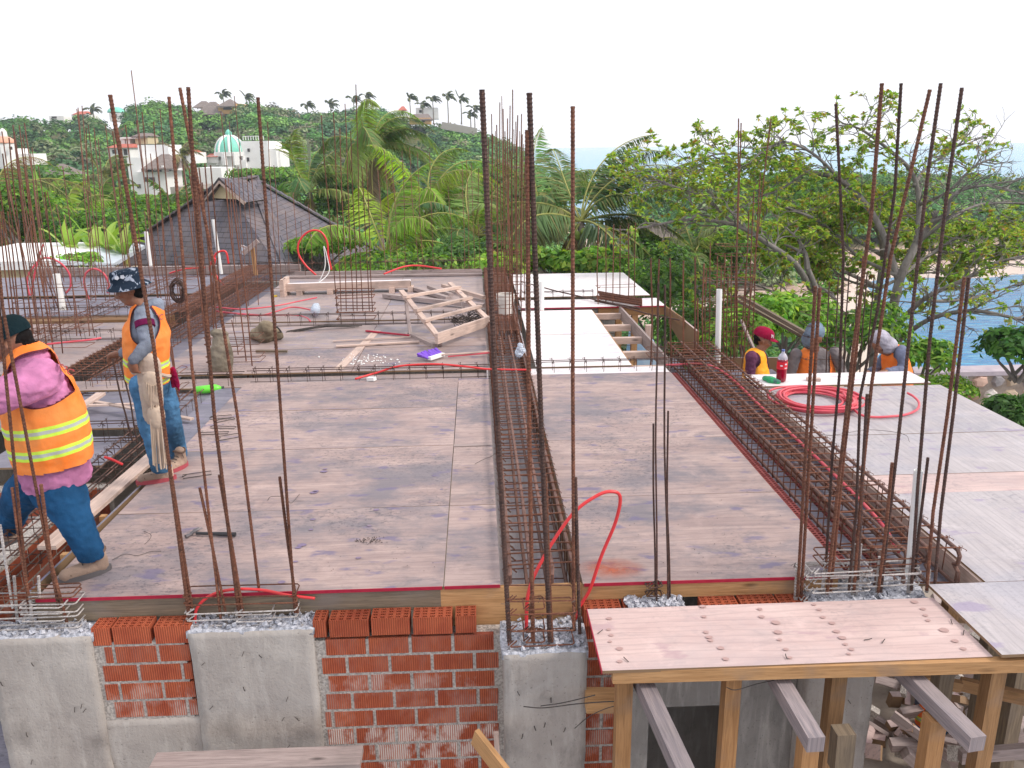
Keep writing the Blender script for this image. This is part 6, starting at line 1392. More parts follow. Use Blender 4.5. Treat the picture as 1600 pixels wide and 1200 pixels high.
# gablet
g0 = PY(324, 309, 25.3); g1 = PY(380, 312, 24.8); gp = PY(346, 281, 25.0); bk = Vector((.5, .8, -.03))
b = MB(); b.add([g0, g1, gp], [(0, 1, 2)]); b.build('gable_vent', M['cream_wall'], r_)
fl = lambda p, o: p+Vector(o)
face(r_, 'gable_roof', [fl(g0, (-.12, -.25, -.06)), fl(gp, (0, -.25, .08)), gp+bk, g0+bk], 'shingle'); face(r_, 'gable_roof', [fl(gp, (0, -.25, .08)), fl(g1, (.12, -.25, -.06)), g1+bk, gp+bk], 'shingle')
b = MB(); b.beam(fl(g0, (-.1, -.22, -.1)), fl(gp, (0, -.22, -.02)), .05, .1); b.beam(fl(gp, (0, -.22, -.02)), fl(g1, (.1, -.22, -.1)), .05, .1); b.build('barge_board', M['wood_pale'], r_)
b = MB(); b.box(Lc.x+2.5, Rc.x-1.5, 24.5, 31, -4.6, Nc.z+.3); b.build('walls', M['cream_wall'], r_)
# white flat roof at the left
r_ = root('flat_roofed_building', 'white flat roofed building at the left frame edge', 'building', PY(30, 440, 22))
a = PY(-120, 418, 21.5); c = PY(84, 418, 21.5)
b = MB(); b.box(a.x, c.x, 21.5, 26, a.z-.1, a.z+.12); b.build('roof_slab', M['white_wall'], r_)
b = MB(); b.box(a.x, c.x-.2, 21.8, 25.8, -4.5, a.z-.1); b.build('walls', M['cream_wall'], r_)
c2 = PY(120, 415, 21.5); b = MB(); b.add([(c.x, 21.5, a.z+.1), (c2.x+.5, 22.5, a.z-.1), (c2.x, 26, a.z+.0), (c.x, 26, a.z+.15), (c.x, 21.5, a.z), (c2.x+.5, 22.5, a.z-.2), (c2.x, 26, a.z-.1), (c.x, 26, a.z+.05)], [(0, 1, 2, 3), (4, 7, 6, 5), (0, 4, 5, 1), (1, 5, 6, 2)]); b.build('porch_roof', mottled('pale_metal_roof', (.45, .50, .58), (.55, .6, .66), 3, .5, 0), r_)
# stone retaining wall with individual stones in mortar
r_ = root('stone_wall', 'mixed pink, white and grey stone retaining wall above the water', 'wall', (11, 14.2, -4.4))
b = MB(); b.box(7.2, 13.5, 14.0, 14.35, -5, -1.5); b.build('mortar_core', mottled('wall_mortar', (.30, .24, .20), (.42, .35, .30), 6, .95, .7, .02), r_)
b = MB(); b.box(7.2, 13.5, 13.96, 14.4, -1.5, -1.42); b.build('coping', mottled('coping_pale', (.42, .36, .42), (.55, .48, .52), 4, .9, .5, .01), r_)
sm_ = {k: mottled('stone_'+k, c, tuple(min(.9, x*1.3) for x in c), 5, .9, .5, .01) for k, c in dict(white=(.60, .55, .52), pink=(.56, .38, .31), grey=(.28, .26, .27), brown=(.30, .20, .14), tan=(.46, .36, .27)).items()}
bs_ = {k: MB() for k in sm_}
z = -4.2
while z < -1.55:
    h_ = rnd.uniform(.18, .3); x = 7.3
    while x < 13.3:
        w = rnd.uniform(.18, .42); k = rnd.choice(['white', 'white', 'pink', 'tan', 'grey', 'brown', 'tan']); n = rnd.choice((5, 6, 7)); cx_, cz = x+w/2, z+h_/2; a0 = rnd.random()*6; rim = []; top = []
        for j in range(n):
            t_ = a0+2*math.pi*j/n; q = rnd.uniform(.78, 1.05); rim.append((cx_+math.cos(t_)*w*.5*q, 14.0, cz+math.sin(t_)*h_*.5*q)); top.append((cx_+math.cos(t_)*w*.36*q, 13.93, cz+math.sin(t_)*h_*.36*q))
        bs_[k].add(rim+top+[(cx_, 13.92, cz)], [(j, (j+1) % n, n+(j+1) % n, n+j) for j in range(n)]+[(n+j, n+(j+1) % n, 2*n) for j in range(n)]); x += w+.012
    z += h_+.01
for k in bs_: bs_[k].build(k+'_stones', sm_[k], r_)
# blue tarp roof below the far right deck
b = MB(); a = PY(985, 500, 15.5); b.add([PY(985, 498, 16), PY(1022, 532, 15), PY(1030, 575, 14), PY(975, 575, 14.5), PY(985, 500, 16.02), PY(1022, 534, 15.02), PY(1030, 577, 14.02), PY(975, 577, 14.52)], [(0, 1, 2, 3), (7, 6, 5, 4), (0, 4, 5, 1), (1, 5, 6, 2), (2, 6, 7, 3), (3, 7, 4, 0)])
tag(b.build('blue_awning', mottled('blue_awning', (.16, .36, .62), (.55, .70, .85), 1.2, .5, 0, stretch=(3, .5, 1)), origin=True), 'light blue awning roof seen below the far white deck', 'awning')
# rubble pile under the right deck
b1 = MB()
for i in range(260):
    x = rnd.gauss(6.0, 1.1); y = rnd.gauss(8.2, 1.0); z = -4.25+max(0, .9-.35*math.hypot(x-6, y-8.2))*rnd.random(); L = rnd.uniform(.12, .4); w = rnd.uniform(.06, .2); d = Vector((rnd.gauss(0, 1), rnd.gauss(0, 1), rnd.gauss(0, .4))).normalized()
    b1.cur = i % 3; b1.beam(Vector((x, y, z+.1)), Vector((x, y, z+.1))+d*L*(2.2 if i % 3 == 2 and rnd.random() < .3 else 1), w, rnd.uniform(.03, .12), twist=rnd.random()*3)
tag(b1.build('rubble', [M['mortar'], M['ply_pink'], M['wood_old']], origin=True), 'heap of broken bricks, boards and blocks on the ground under the right deck', 'rubble', kind='stuff')
# ================================================================ PEOPLE
def blob(b, pts, rad, ax=None, k=1.0, n=14):
    """closed tapered limb with round ends; k stretches the section along the axis ax"""
    pts = [Vector(p) for p in pts]
    if len(pts) == 1: pts = [pts[0]-Vector((0, 0, .001)), pts[0]+Vector((0, 0, .001))]; rad = [rad[0], rad[0]]
    m = []; 
    for i in range(len(pts)-1):
        for j in range(5): t = j/5; m.append((pts[i].lerp(pts[i+1], t), rad[i]+(rad[i+1]-rad[i])*(3*t*t-2*t*t*t)))
    m.append((pts[-1], rad[-1]))
    d0 = (pts[1]-pts[0]).normalized(); d1 = (pts[-1]-pts[-2]).normalized()
    pre = [(pts[0]-d0*rad[0]*math.sin(a), rad[0]*math.cos(a)) for a in (1.5, 1.2, .85, .45)]
    post = [(pts[-1]+d1*rad[-1]*math.sin(a), rad[-1]*math.cos(a)) for a in (.45, .85, 1.2, 1.5)]
    m = pre+m+post; vs = []; prev = None
    for i, (p, r_) in enumerate(m):
        d = (m[min(i+1, len(m)-1)][0]-m[max(i-1, 0)][0]).normalized()
        if prev is None: u = Vector((0, 1, 0)) if abs(d.y) < .9 else Vector((1, 0, 0)); x = d.cross(u).normalized()
        else: x = (prev-d*prev.dot(d)).normalized()
        prev = x; y = d.cross(x)
        for q in range(n):
            a = 2*math.pi*q/n; v = (x*math.cos(a)+y*math.sin(a))*r_
            if ax is not None: A = Vector(ax).normalized(); v = v+A*(v.dot(A))*(k-1)
            vs.append(p+v)
    N = len(m); fs = [(i*n+q, i*n+(q+1) % n, (i+1)*n+(q+1) % n, (i+1)*n+q) for i in range(N-1) for q in range(n)]+[tuple(reversed(range(n))), tuple((N-1)*n+q for q in range(n))]
    b.add(vs, fs)
def skin(name, blobs, mat, parent=None, vox=.012, sm=4, wr=0.0, wf=14, keep=None, attr=None, solid=0.0, at=None, edge=None):
    b = MB()
    for q in blobs: blob(b, *q)
    o = b.build('tmp', mat); md = o.modifiers.new('r', 'REMESH'); md.mode = 'VOXEL'; md.voxel_size = vox; md.use_smooth_shade = True
    if sm: s_ = o.modifiers.new('s', 'SMOOTH'); s_.iterations = sm; s_.factor = .5
    me = bpy.data.meshes.new_from_object(o.evaluated_get(bpy.context.evaluated_depsgraph_get())); bpy.data.objects.remove(o)
    bm = bmesh.new(); bm.from_mesh(me)
    if wr:
        bm.normal_update(); ds = []
        for v in bm.verts:
            p = v.co; n1 = noise.noise(Vector((p.x*wf*.6, p.y*wf*.6, p.z*wf)))+.5*noise.noise(p*wf*2.3); n1 = -abs(n1)*1.3+.35; ds.append(n1*wr)
        for v, d in zip(bm.verts, ds): v.co += v.normal*d
    if keep: bmesh.ops.delete(bm, geom=[v for v in bm.verts if not keep(v.co)], context='VERTS')
    if solid:
        bm.normal_update(); bmesh.ops.solidify(bm, geom=bm.faces[:], thickness=solid)
    vals = [attr(v.co) for v in bm.verts] if attr else None; ev = [edge(v.co) for v in bm.verts] if edge else None
    off = chain_loc(parent) if parent is not None else Vector(at or (0, 0, 0))
    for v in bm.verts: v.co -= off
    bm.to_mesh(me); bm.free(); me.name = name
    if ev: a = me.attributes.new('e', 'FLOAT', 'POINT'); a.data.foreach_set('value', ev)
    if vals: a = me.attributes.new('u', 'FLOAT', 'POINT'); a.data.foreach_set('value', vals)
    me.polygons.foreach_set('use_smooth', [True]*len(me.polygons)); me.materials.clear(); me.materials.append(mat)
    o = bpy.data.objects.new(name, me); COL.objects.link(o)
    if parent is not None: o.parent = parent
    else: o.location = off
    return o
def cloth(name, c, rough=.9, n=.14): return mottled(name, tuple(x*(1-n)*.92 for x in c), tuple(min(.95, x*(1+n)) for x in c), 6, rough, .8, .012, spec=.12, fine=3.2)
M['skin'] = mottled('skin_brown', (0.20, 0.085, 0.05), (0.27, 0.12, 0.07), 14, .5, .15, .002, spec=.4)
def vestmat(name, bands, c=(0.88, 0.20, 0.025), c2=(0.90, 0.29, 0.07), trim=False):
    """orange mesh cloth; bands: list of (u0,u1) for the lime and silver tape that is sewn on"""
    m, t, b = newmat(name, .7, 0, .25); h = NT(t); at = h.n('ShaderNodeAttribute', attribute_name='u'); u = at.outputs['Fac']
    col = h.mix(h.ramp(h.noise(h.coord('Object'), 5, 4), [(0.35, 0), (0.65, 1.0)]), c, c2)
    def inside(a, e): return h.math('MULTIPLY', h.math('GREATER_THAN', u, a), h.math('LESS_THAN', u, e))
    for (a, e) in bands:
        w = e-a; col = h.mix(inside(a, e), col, (0.62, 0.85, 0.08)); col = h.mix(inside(a+w*.33, e-w*.33), col, (0.45, 0.48, 0.44))
    dt = h.noise(h.coord('Object'), 3.5, 7, .7); col = h.mix(h.ramp(dt, [(0.52, 0), (0.72, .45)]), col, (0.42, 0.17, 0.07))
    if trim:
        e_ = h.n('ShaderNodeAttribute', attribute_name='e').outputs['Fac']; col = h.mix(h.math('MULTIPLY', h.math('GREATER_THAN', e_, .5), h.math('LESS_THAN', e_, 1.09)), col, (.10, .015, .03))
    h.l(col, b.inputs['Base Color']); wv = h.noise(h.coord('Object'), 16, 5); h.bump(b, wv, .5, .012); return m
def hand(wr, d, n, L=.18, curl=.5, spread=.2, mirror=1, r=.0085):
    """palm, four unequal bent fingers and a thumb leaving the side of the palm; returns blobs"""
    d = Vector(d).normalized(); n = Vector(n); n = (n-d*n.dot(d)).normalized(); s_ = d.cross(n)*mirror; wr = Vector(wr); out = []
    pc = wr+d*L*.27; out.append(([wr, wr+d*L*.15, pc, wr+d*L*.45], [.024, .026, .029, .026], s_, 1.35))
    for i, (o_, l_) in enumerate(((-.030, .43), (-.010, .48), (.010, .45), (.029, .36))):
        p = wr+d*L*.47+s_*o_; e = (d+s_*(o_*spread*12)).normalized(); pts = [p-d*.02]; c_ = curl*(1+.12*i)
        q = p; pts.append(q)
        for k in range(3):
            e = (e*math.cos(c_*.62)+n*math.sin(c_*.62)).normalized(); n2 = n; q = q+e*L*l_*(.42, .32, .26)[k]; pts.append(q)
        out.append((pts, [r*1.25, r*1.2, r*1.05, r*.95, r*.8]))
    p = wr+d*L*.16-s_*.03; e = (d*.75-s_*.65+n*.35).normalized(); q1 = p+e*L*.22; e2 = (e+d*.4+n*.4).normalized(); q2 = q1+e2*L*.18; q3 = q2+e2*L*.13
    out.append(([wr+d*L*.1, p, q1, q2, q3], [r*1.6, r*1.6, r*1.4, r*1.2, r*.95])); return out
def head(c, f, up=(0, 0, 1), s=1.0):
    """f: facing direction. returns blobs of a head about .23 m tall"""
    c = Vector(c); f = Vector(f).normalized(); up = Vector(up); up = (up-f*up.dot(f)).normalized(); l = up.cross(f); P = lambda a, b_, z: c+(f*a+l*b_+up*z)*s
    B_ = [([P(-.028, 0, .03), P(.018, 0, .025)], [.092*s, .088*s], l, .88), ([P(.03, 0, -.03), P(.045, 0, -.075)], [.062*s, .04*s], l, .95), ([P(.06, -.012, -.082), P(.06, .012, -.082)], [.024*s, .024*s]),
          ([P(.088, 0, .02), P(.102, 0, -.004), P(.112, 0, -.024)], [.009*s, .012*s, .016*s]), ([P(.098, -.014, -.028), P(.098, .014, -.028)], [.010*s, .010*s]),
          ([P(.088, -.018, -.052), P(.094, 0, -.05), P(.088, .018, -.052)], [.007*s, .009*s, .007*s]), ([P(.084, -.018, -.064), P(.09, 0, -.064), P(.084, .018, -.064)], [.007*s, .009*s, .007*s]),
          ([P(.082, -.04, .034), P(.094, -.015, .038), P(.094, .015, .038), P(.082, .04, .034)], [.010*s]*4), ([P(.07, -.045, -.012)], [.024*s]), ([P(.07, .045, -.012)], [.024*s])]
    for g in (-1, 1): B_ += [([P(-.012, .082*g, .022), P(-.02, .092*g, .0), P(-.008, .084*g, -.024)], [.011*s, .014*s, .009*s])]
    eyes = [P(.083, .032*g, .012) for g in (-1, 1)]
    return B_, eyes, P
def eyes_(parent, es, s=1.0):
    b = MB()
    for e in es: b.lathe(e-Vector((0, 0, 0)), [(.001, -.008*s), (.007*s, -.005*s), (.009*s, 0), (.007*s, .005*s), (.001, .008*s)], 10)
    b.build('eyes', plain('eye_dark', (.05, .03, .025), .2), parent, smooth=True)
def shoe(parent, heel, toe, col, sole, up=Vector((0, 0, 1)), w=.048, h=.0, laces=True, lab=None):
    heel = Vector(heel); toe = Vector(toe); d = (toe-heel).normalized(); s_ = d.cross(up).normalized(); L = (toe-heel).length
    z = up*.045; B_ = [([heel+d*.05+z, heel+d*L*.45+z, toe-d*.045+z*.9], [w*.95, w*.98, w*.92], s_, .95), ([heel+d*.05+up*.06, heel+d*.06+up*.14], [w*.95, w*.95]), ([heel+d*.06+up*.10, heel+d*L*.5+up*.06], [w*.78, w*.8])]
    o = skin('boot', B_, col, parent, .008, 4, .002, 30)
    # flatten what dips under the sole line
    zb = (heel-chain_loc(parent)).dot(up)+.014
    for v in o.data.vertices:
        q = v.co.dot(up)
        if q < zb: v.co += up*(zb-q)
    b = MB(); N = 22; prof = []
    for i in range(N):
        a = 2*math.pi*i/N; ca, sa = math.cos(a), math.sin(a); rx = L/2+.012; prof.append(heel+d*(L/2)+d*ca*rx+s_*sa*(w*1.08)*(1-.12*ca*ca+.06*ca))
    b.add([p+up*0 for p in prof]+[p+up*.034 for p in prof], [tuple(reversed(range(N))), tuple(range(N, 2*N))]+[(i, (i+1) % N, N+(i+1) % N, N+i) for i in range(N)]); b.build('sole', sole, o)
    cc = heel+d*.062+up*.15; b = MB(); b.tube([cc+d*math.cos(a)*w*1.0+s_*math.sin(a)*w*.9+up*.01*math.cos(a*2) for a in [i*math.pi/8 for i in range(16)]], .009, 6, closed=True); b.build('collar', M['boot_dark'], o)
    b = MB(); b.tube([heel+d*(L-.06)+s_*w*.9+up*.05, heel+d*(L-.055)+up*.088, heel+d*(L-.06)-s_*w*.9+up*.05], .003, 5); b.build('toe_seam', M['boot_dark'], o)
    if laces:
        b = MB()
        for k in range(4):
            c = heel+d*(L*.38+k*.022)+up*(.125-k*.016); b.tube([c-s_*.03, c+up*.008, c+s_*.03], .0032, 5)
        c = heel+d*(L*.36)+up*.13; b.tube([c, c-s_*.04+up*.01, c-s_*.055-up*.03], .003, 5); b.build('laces', M['wire'], o)
    return o
M['denim'] = cloth('denim_dark_blue', (0.018, 0.085, 0.20)); M['denim_light'] = cloth('denim_washed', (0.085, 0.22, 0.40), n=.3)
M['pink_shirt'] = cloth('pink_shirt', (0.66, 0.25, 0.46)); M['grey_shirt'] = cloth('blue_grey_shirt', (0.24, 0.27, 0.34)); M['boot_tan'] = cloth('boot_tan_suede', (0.52, 0.37, 0.29), n=.2)
M['sole_grey'] = plain('sole_grey', (.11, .10, .105)); M['sole_red'] = plain('sole_red', (.40, .07, .09)); M['boot_dark'] = cloth('boot_dark_trim', (0.20, 0.13, 0.10)); M['cap_black'] = cloth('cap_dark_teal', (0.008, 0.022, 0.028)); M['hair'] = cloth('hair_black', (0.012, 0.01, 0.01))
J = PY
def cap(parent, c, f, up, mat, s=1.0, brim=True, name='cap', sx=1.0):
    c = Vector(c); f = Vector(f).normalized(); up = Vector(up); up = (up-f*up.dot(f)).normalized(); l = up.cross(f); b = MB(); N = 24
    prof = [(.104, -.01), (.108, .015), (.106, .04), (.094, .07), (.07, .092), (.038, .104), (.006, .108)]; vs = []
    for r_, z in prof:
        for k in range(N): a = 2*math.pi*k/N; vs.append(c+(f*math.cos(a)*r_*1.12-f*.012+l*math.sin(a)*r_*.92+up*z)*s)
    b.add(vs, [(i*N+k, i*N+(k+1) % N, (i+1)*N+(k+1) % N, (i+1)*N+k) for i in range(len(prof)-1) for k in range(N)]+[tuple((len(prof)-1)*N+k for k in range(N))])
    o = b.build(name, mat, parent, smooth=True)
    if brim:
        b = MB(); M_ = 13; vs = []
        for j, (q, dz) in enumerate(((0, .008), (.5, .006), (1, -.006))):
            for k in range(M_):
                a = -1.15+2.3*k/(M_-1); r_ = .1; e = q*.075*math.cos(a*.9); vs.append(c+(f*(math.cos(a)*r_*1.12+e-.012)+l*math.sin(a)*r_*.95+up*(dz-.012*abs(math.sin(a))**2*q))*s)
        n = len(vs); vs += [v-up*.004 for v in vs]
        fs = [(j*M_+k, j*M_+k+1, (j+1)*M_+k+1, (j+1)*M_+k) for j in (0, 1) for k in range(M_-1)]; fs += [tuple(n+q for q in reversed(f_)) for f_ in fs]
        fs += [(2*M_+k, 2*M_+k+1, n+2*M_+k+1, n+2*M_+k) for k in range(M_-1)]; b.add(vs, fs); b.build('brim', mat, o, smooth=True)
    return o
def decal_quad(parent, name, c, r_, u, w, h_, mat):
    c = Vector(c); b = MB(); r_ = Vector(r_).normalized()*w/2; u = Vector(u).normalized()*h_/2; b.add([c-r_-u, c+r_-u, c+r_+u, c-r_+u], [(0, 1, 2, 3)]); return b.build(name, mat, parent)
def text_on(obj, parent, s, c, right, up, size, mat, name='lettering', lift=.006):
    """letters made as meshes and laid onto a curved surface by ray casting"""
    cu = bpy.data.curves.new(name, 'FONT'); cu.body = s; cu.size = size; cu.align_x = 'CENTER'; cu.align_y = 'CENTER'; cu.offset = size*.02; cu.resolution_u = 3
    to = bpy.data.objects.new('t', cu); COL.objects.link(to); me = bpy.data.meshes.new_from_object(to.evaluated_get(bpy.context.evaluated_depsgraph_get())); bpy.data.objects.remove(to)
    c = Vector(c); right = Vector(right).normalized(); up = Vector(up).normalized(); n = right.cross(up).normalized()
    bm = bmesh.new(); bm.from_mesh(me); bmesh.ops.triangulate(bm, faces=bm.faces[:]); bmesh.ops.subdivide_edges(bm, edges=[e for e in bm.edges if e.calc_length() > size*.15], cuts=2); off = chain_loc(obj)
    for v in bm.verts:
        p = c+right*v.co.x+up*v.co.y; hit, loc, nn, _ = obj.ray_cast(p+n*.4-off, -n)
        v.co = (loc+off+n*lift if hit else p)-chain_loc(parent)
    bm.to_mesh(me); bm.free(); me.name = name; me.materials.clear(); me.materials.append(mat); o = bpy.data.objects.new(name, me); COL.objects.link(o); o.parent = parent; return o

# ---------- A: the big worker stepping over the trench, left edge
hc = J(20, 540, 4.95); f = Vector((-.9, -.05, -.42)); hb, es, HP = head(hc, f, (-.3, 0, 1), 1.08)
sh = J(66, 594, 4.76); el = J(4, 618, 4.62); wr_h = J(-52, 655, 4.6)
body = hb+[([J(42, 575, 4.95), J(28, 553, 4.95)], [.085, .075]), ([J(88, 735, 4.98), J(75, 670, 4.98), J(56, 605, 4.96)], [.13, .15, .12]), ([J(60, 592, 4.86), J(4, 618, 4.63), wr_h], [.055, .052, .036]), ([J(60, 590, 5.16), J(-10, 625, 5.3), J(-50, 650, 5.2)], [.06, .055, .036]),
           ([J(96, 772, 4.93), J(116, 810, 4.83), J(145, 868, 4.78)], [.08, .065, .05]), ([J(54, 760, 5.1), J(26, 785, 5.3), J(13, 830, 5.55)], [.1, .07, .05])]
body += hand(wr_h, (-.9, 0, -.4), (0, .3, -1), curl=.6)+hand(J(-50, 650, 5.2), (-.9, 0, -.4), (0, -.3, -1), curl=.6, mirror=-1)
A_ = skin('person', body, M['skin'], None, .009, 3, at=J(100, 900, 4.9)); tag(A_, 'stout worker in pink shirt, orange vest and black cap stepping over the trench', 'person')
eyes_(A_, es, 1.1)
ax = (J(42, 560, 4.96)-J(92, 730, 4.98)).normalized(); o0 = J(92, 730, 4.98); uA = lambda p: (p-o0).dot(ax)
tor = [([J(85, 722, 4.98), J(78, 690, 4.98), J(70, 650, 4.98), J(57, 605, 4.97), J(50, 570, 4.96)], [.212, .226, .222, .198, .13], (0, 1, 0), .84)]
arm = [([J(64, 590, 4.82), J(40, 602, 4.70), J(8, 618, 4.63), J(-8, 622, 4.62)], [.122, .108, .098, .098])]
arm2 = [([J(60, 590, 5.18), J(-8, 622, 5.3)], [.12, .095])]
eA = lambda p: math.hypot((p.x-SA.x)/.175, (p.z-SA.z)/.155)
SA = J(62, 592, 4.86)
sh_ = skin('shirt', [([J(88, 742, 4.98)]+tor[0][0], [.216]+[r_-.004 for r_ in tor[0][1]], (0, 1, 0), .84)]+arm+arm2, M['pink_shirt'], A_, .010, 3, .020, 10, keep=lambda p: uA(p) > -.115)
vst = skin('safety_vest', [([Vector(q) for q in tor[0][0]], [r_+.026 for r_ in tor[0][1]], (0, 1, 0), .86)], vestmat('vest_a', [(.125, .19), (.265, .33)], trim=True), A_, .011, 4, .007, 8, keep=lambda p: .03 < uA(p) < .82 and not (p.y < 4.97 and eA(p) < 1), attr=uA, edge=lambda p: eA(p) if p.y < 4.97 else 2)
b = MB()
N = 30; hem = []
for k in range(N+1):
    pass
text_on(vst, vst, 'S2C', J(103, 578, 4.8), Vector((.55, .42, -.55)), Vector((.5, .2, .7)), .055, plain('faded_red_print', (.55, .10, .10)))
skin('jeans', [([J(88, 752, 4.98), J(86, 762, 4.98)], [.16, .16], (0, 1, 0), .95), ([J(100, 772, 4.92), J(105, 788, 4.88), J(116, 812, 4.83), J(131, 842, 4.80), J(142, 864, 4.78)], [.138, .132, .108, .09, .084]), ([J(58, 752, 5.08), J(38, 768, 5.2), J(24, 790, 5.32), J(13, 824, 5.55)], [.14, .125, .102, .088])], M['denim'], A_, .010, 4, .011, 12, keep=lambda p: p.z > (J(142, 864, 4.78).z-.035 if p.y < 5.05 else J(13, 824, 5.55).z-.03))
hz_ = PZ(172, 889, 0); tz_ = PZ(94, 912, 0)
shoe(A_, hz_, tz_, M['boot_tan'], M['sole_grey'], w=.052)
shoe(A_, J(34, 842, 5.6), J(-18, 858, 5.5), M['boot_tan'], M['sole_grey'], w=.052)
cap(A_, HP(-.005, 0, .055), f, (-.25, 0, 1), M['cap_black'], 1.12)
skin('hair', [([HP(-.06, 0, .01), HP(-.075, 0, -.03)], [.080, .05], (0, 1, 0), 1.0)], M['hair'], A_, .01, 3)

# ---------- B: the standing worker in the bucket hat
hc = J(203, 452, 6.3); f = Vector((-.94, -.12, -.3)); hb, es, HP = head(hc, f, (-.22, 0, 1), 1.0)
body = hb+[([J(224, 486, 6.32), J(212, 468, 6.31)], [.055, .052]), ([J(232, 590, 6.35), J(230, 550, 6.33), J(230, 510, 6.32)], [.12, .12, .12]), ([J(224, 494, 6.16), J(232, 539, 6.08), J(207, 564, 5.98)], [.045, .036, .027]), ([J(226, 496, 6.5), J(208, 540, 6.62), J(188, 552, 6.62)], [.045, .036, .027]),
           ([J(220, 602, 6.22), J(230, 662, 6.18), J(252, 730, 6.22)], [.075, .055, .04]), ([J(248, 602, 6.45), J(266, 655, 6.6), J(277, 708, 6.85)], [.075, .055, .04])]
body += hand(J(207, 564, 5.98), (-.1, .25, -1), (.3, .9, 0), .17, .9)+hand(J(188, 552, 6.62), (-1, 0, -.25), (0, -.4, -1), .17, 1.1)
B_p = skin('person', body, M['skin'], None, .0075, 2, at=J(240, 740, 6.3)); tag(B_p, 'worker in orange vest, patterned bucket hat and blue jeans standing with a fringed tool pouch', 'person'); eyes_(B_p, es)
ax = (J(230, 480, 6.3)-J(233, 600, 6.35)).normalized(); o0 = J(233, 600, 6.35); uB = lambda p: (p-o0).dot(ax)
tor = [([J(231, 592, 6.35), J(229, 560, 6.34), J(229, 520, 6.33), J(230, 494, 6.32)], [.150, .152, .160, .115], (0, 1, 0), .98)]
skin('shirt', tor+[([J(224, 492, 6.17), J(231, 538, 6.08), J(209, 562, 5.99)], [.068, .056, .042]), ([J(226, 494, 6.5), J(209, 540, 6.61), J(192, 551, 6.62)], [.066, .052, .04]), ([J(238, 481, 6.33), J(248, 484, 6.34)], [.05, .04])], M['grey_shirt'], B_p, .009, 4, .008, 16)
skin('hood', [([J(236, 476, 6.33), J(246, 474, 6.34), J(250, 482, 6.34)], [.04, .045, .03], (0, 1, 0), 1.7)], M['grey_shirt'], B_p, .01, 3, .006, 20)
b = MB(); b.tube([J(225.6, 502, 6.145), J(227.4, 511, 6.125)], .071, 20); b.build('arm_band', cloth('maroon_band', (.14, .01, .06)), B_p, smooth=False)
SB = J(224, 508, 6.2); eB = lambda p: math.hypot((p.x-SB.x)/.095, (p.z-SB.z)/.15)
vB = skin('safety_vest', [([Vector(q) for q in tor[0][0]], [r_+.018 for r_ in tor[0][1]], (0, 1, 0), .98)], vestmat('vest_b', [(.17, .225), (.045, .085)], trim=True), B_p, .009, 4, .006, 10, keep=lambda p: .03 < uB(p) < .66 and not (p.y < 6.3 and eB(p) < 1), attr=uB, edge=lambda p: eB(p) if p.y < 6.3 else 2)
text_on(vB, vB, 'S2C', J(251, 498, 6.2), Vector((.75, .6, -.2)), Vector((.2, .1, 1)), .06, plain('faded_red_print_b', (.50, .14, .12)))
skin('jeans', [([J(233, 590, 6.35), J(233, 600, 6.35)], [.15, .15], (0, 1, 0), 1.05), ([J(222, 600, 6.23), J(228, 630, 6.2), J(231, 662, 6.18), J(243, 700, 6.2), J(252, 730, 6.22)], [.098, .086, .073, .072, .078]), ([J(247, 600, 6.45), J(260, 630, 6.52), J(267, 655, 6.6), J(275, 690, 6.78), J(278, 710, 6.86)], [.11, .098, .08, .076, .08])], M['denim_light'], B_p, .009, 4, .010, 14, keep=lambda p: p.z > (J(252, 730, 6.22).z-.03 if p.y < 6.5 else J(278, 710, 6.86).z-.03))
shoe(B_p, PZ(274, 748, 0), PZ(215, 757, 0), M['boot_tan'], M['sole_red'], w=.047); shoe(B_p, PZ(292, 726, 0), PZ(262, 740, 0), M['boot_tan'], M['sole_red'], w=.047)
# bucket hat: printed crown and sloping brim
mh, t, bb = newmat('hat_print', .85, 0, .15); h = NT(t); v = h.coord('Object', (1, 1, 1)); n_ = h.noise(v, 17, 3, .6, .8); c = h.mix(h.ramp(n_, [(0.55, 0.0), (0.6, 1.0)]), (0.012, 0.022, 0.04), (0.30, 0.34, 0.42)); h.l(c, bb.inputs['Base Color'])
b = MB(); uz = Vector((-.16, 0, 1)).normalized(); fx = Vector((1, 0, .16)).normalized(); ly = Vector((0, 1, 0)); N = 28; c0 = HP(-.008, 0, .055); vs = []
pr = [(.158, -.045), (.150, -.035), (.128, -.012), (.112, .004), (.113, .03), (.110, .075), (.100, .092), (.07, .1), (.01, .1)]
for r_, z in pr:
    for k in range(N): a = 2*math.pi*k/N; w = 1+.02*math.sin(3*a)*(z < 0); vs.append(c0+fx*math.cos(a)*r_*1.06*w+ly*math.sin(a)*r_*.95+uz*(z+(.008*math.sin(2*a+1) if z < -.03 else 0)))
b.add(vs, [(i*N+k, i*N+(k+1) % N, (i+1)*N+(k+1) % N, (i+1)*N+k) for i in range(len(pr)-1) for k in range(N)]+[tuple((len(pr)-1)*N+k for k in range(N))]); hat = b.build('bucket_hat', mh, B_p, smooth=True)
b = MB()   # pale printed mark on the crown
for dx, w in ((-.022, .02), (.022, .02)): 
    cc_ = c0+uz*.05-ly*.110+fx*dx; b.add([cc_-fx*w*.9-uz*.004, cc_-uz*.014, cc_+fx*w*.9-uz*.004, cc_+fx*w*.6+uz*.016, cc_-fx*w*.6+uz*.016], [(0, 1, 2, 3, 4)])
b.build('hat_emblem', plain('print_white', (.62, .64, .70)), hat)
skin('hair', [([HP(-.05, 0, .01), HP(-.055, 0, -.03)], [.078, .06], (0, 1, 0), 1.0)], M['hair'], B_p, .01, 3)
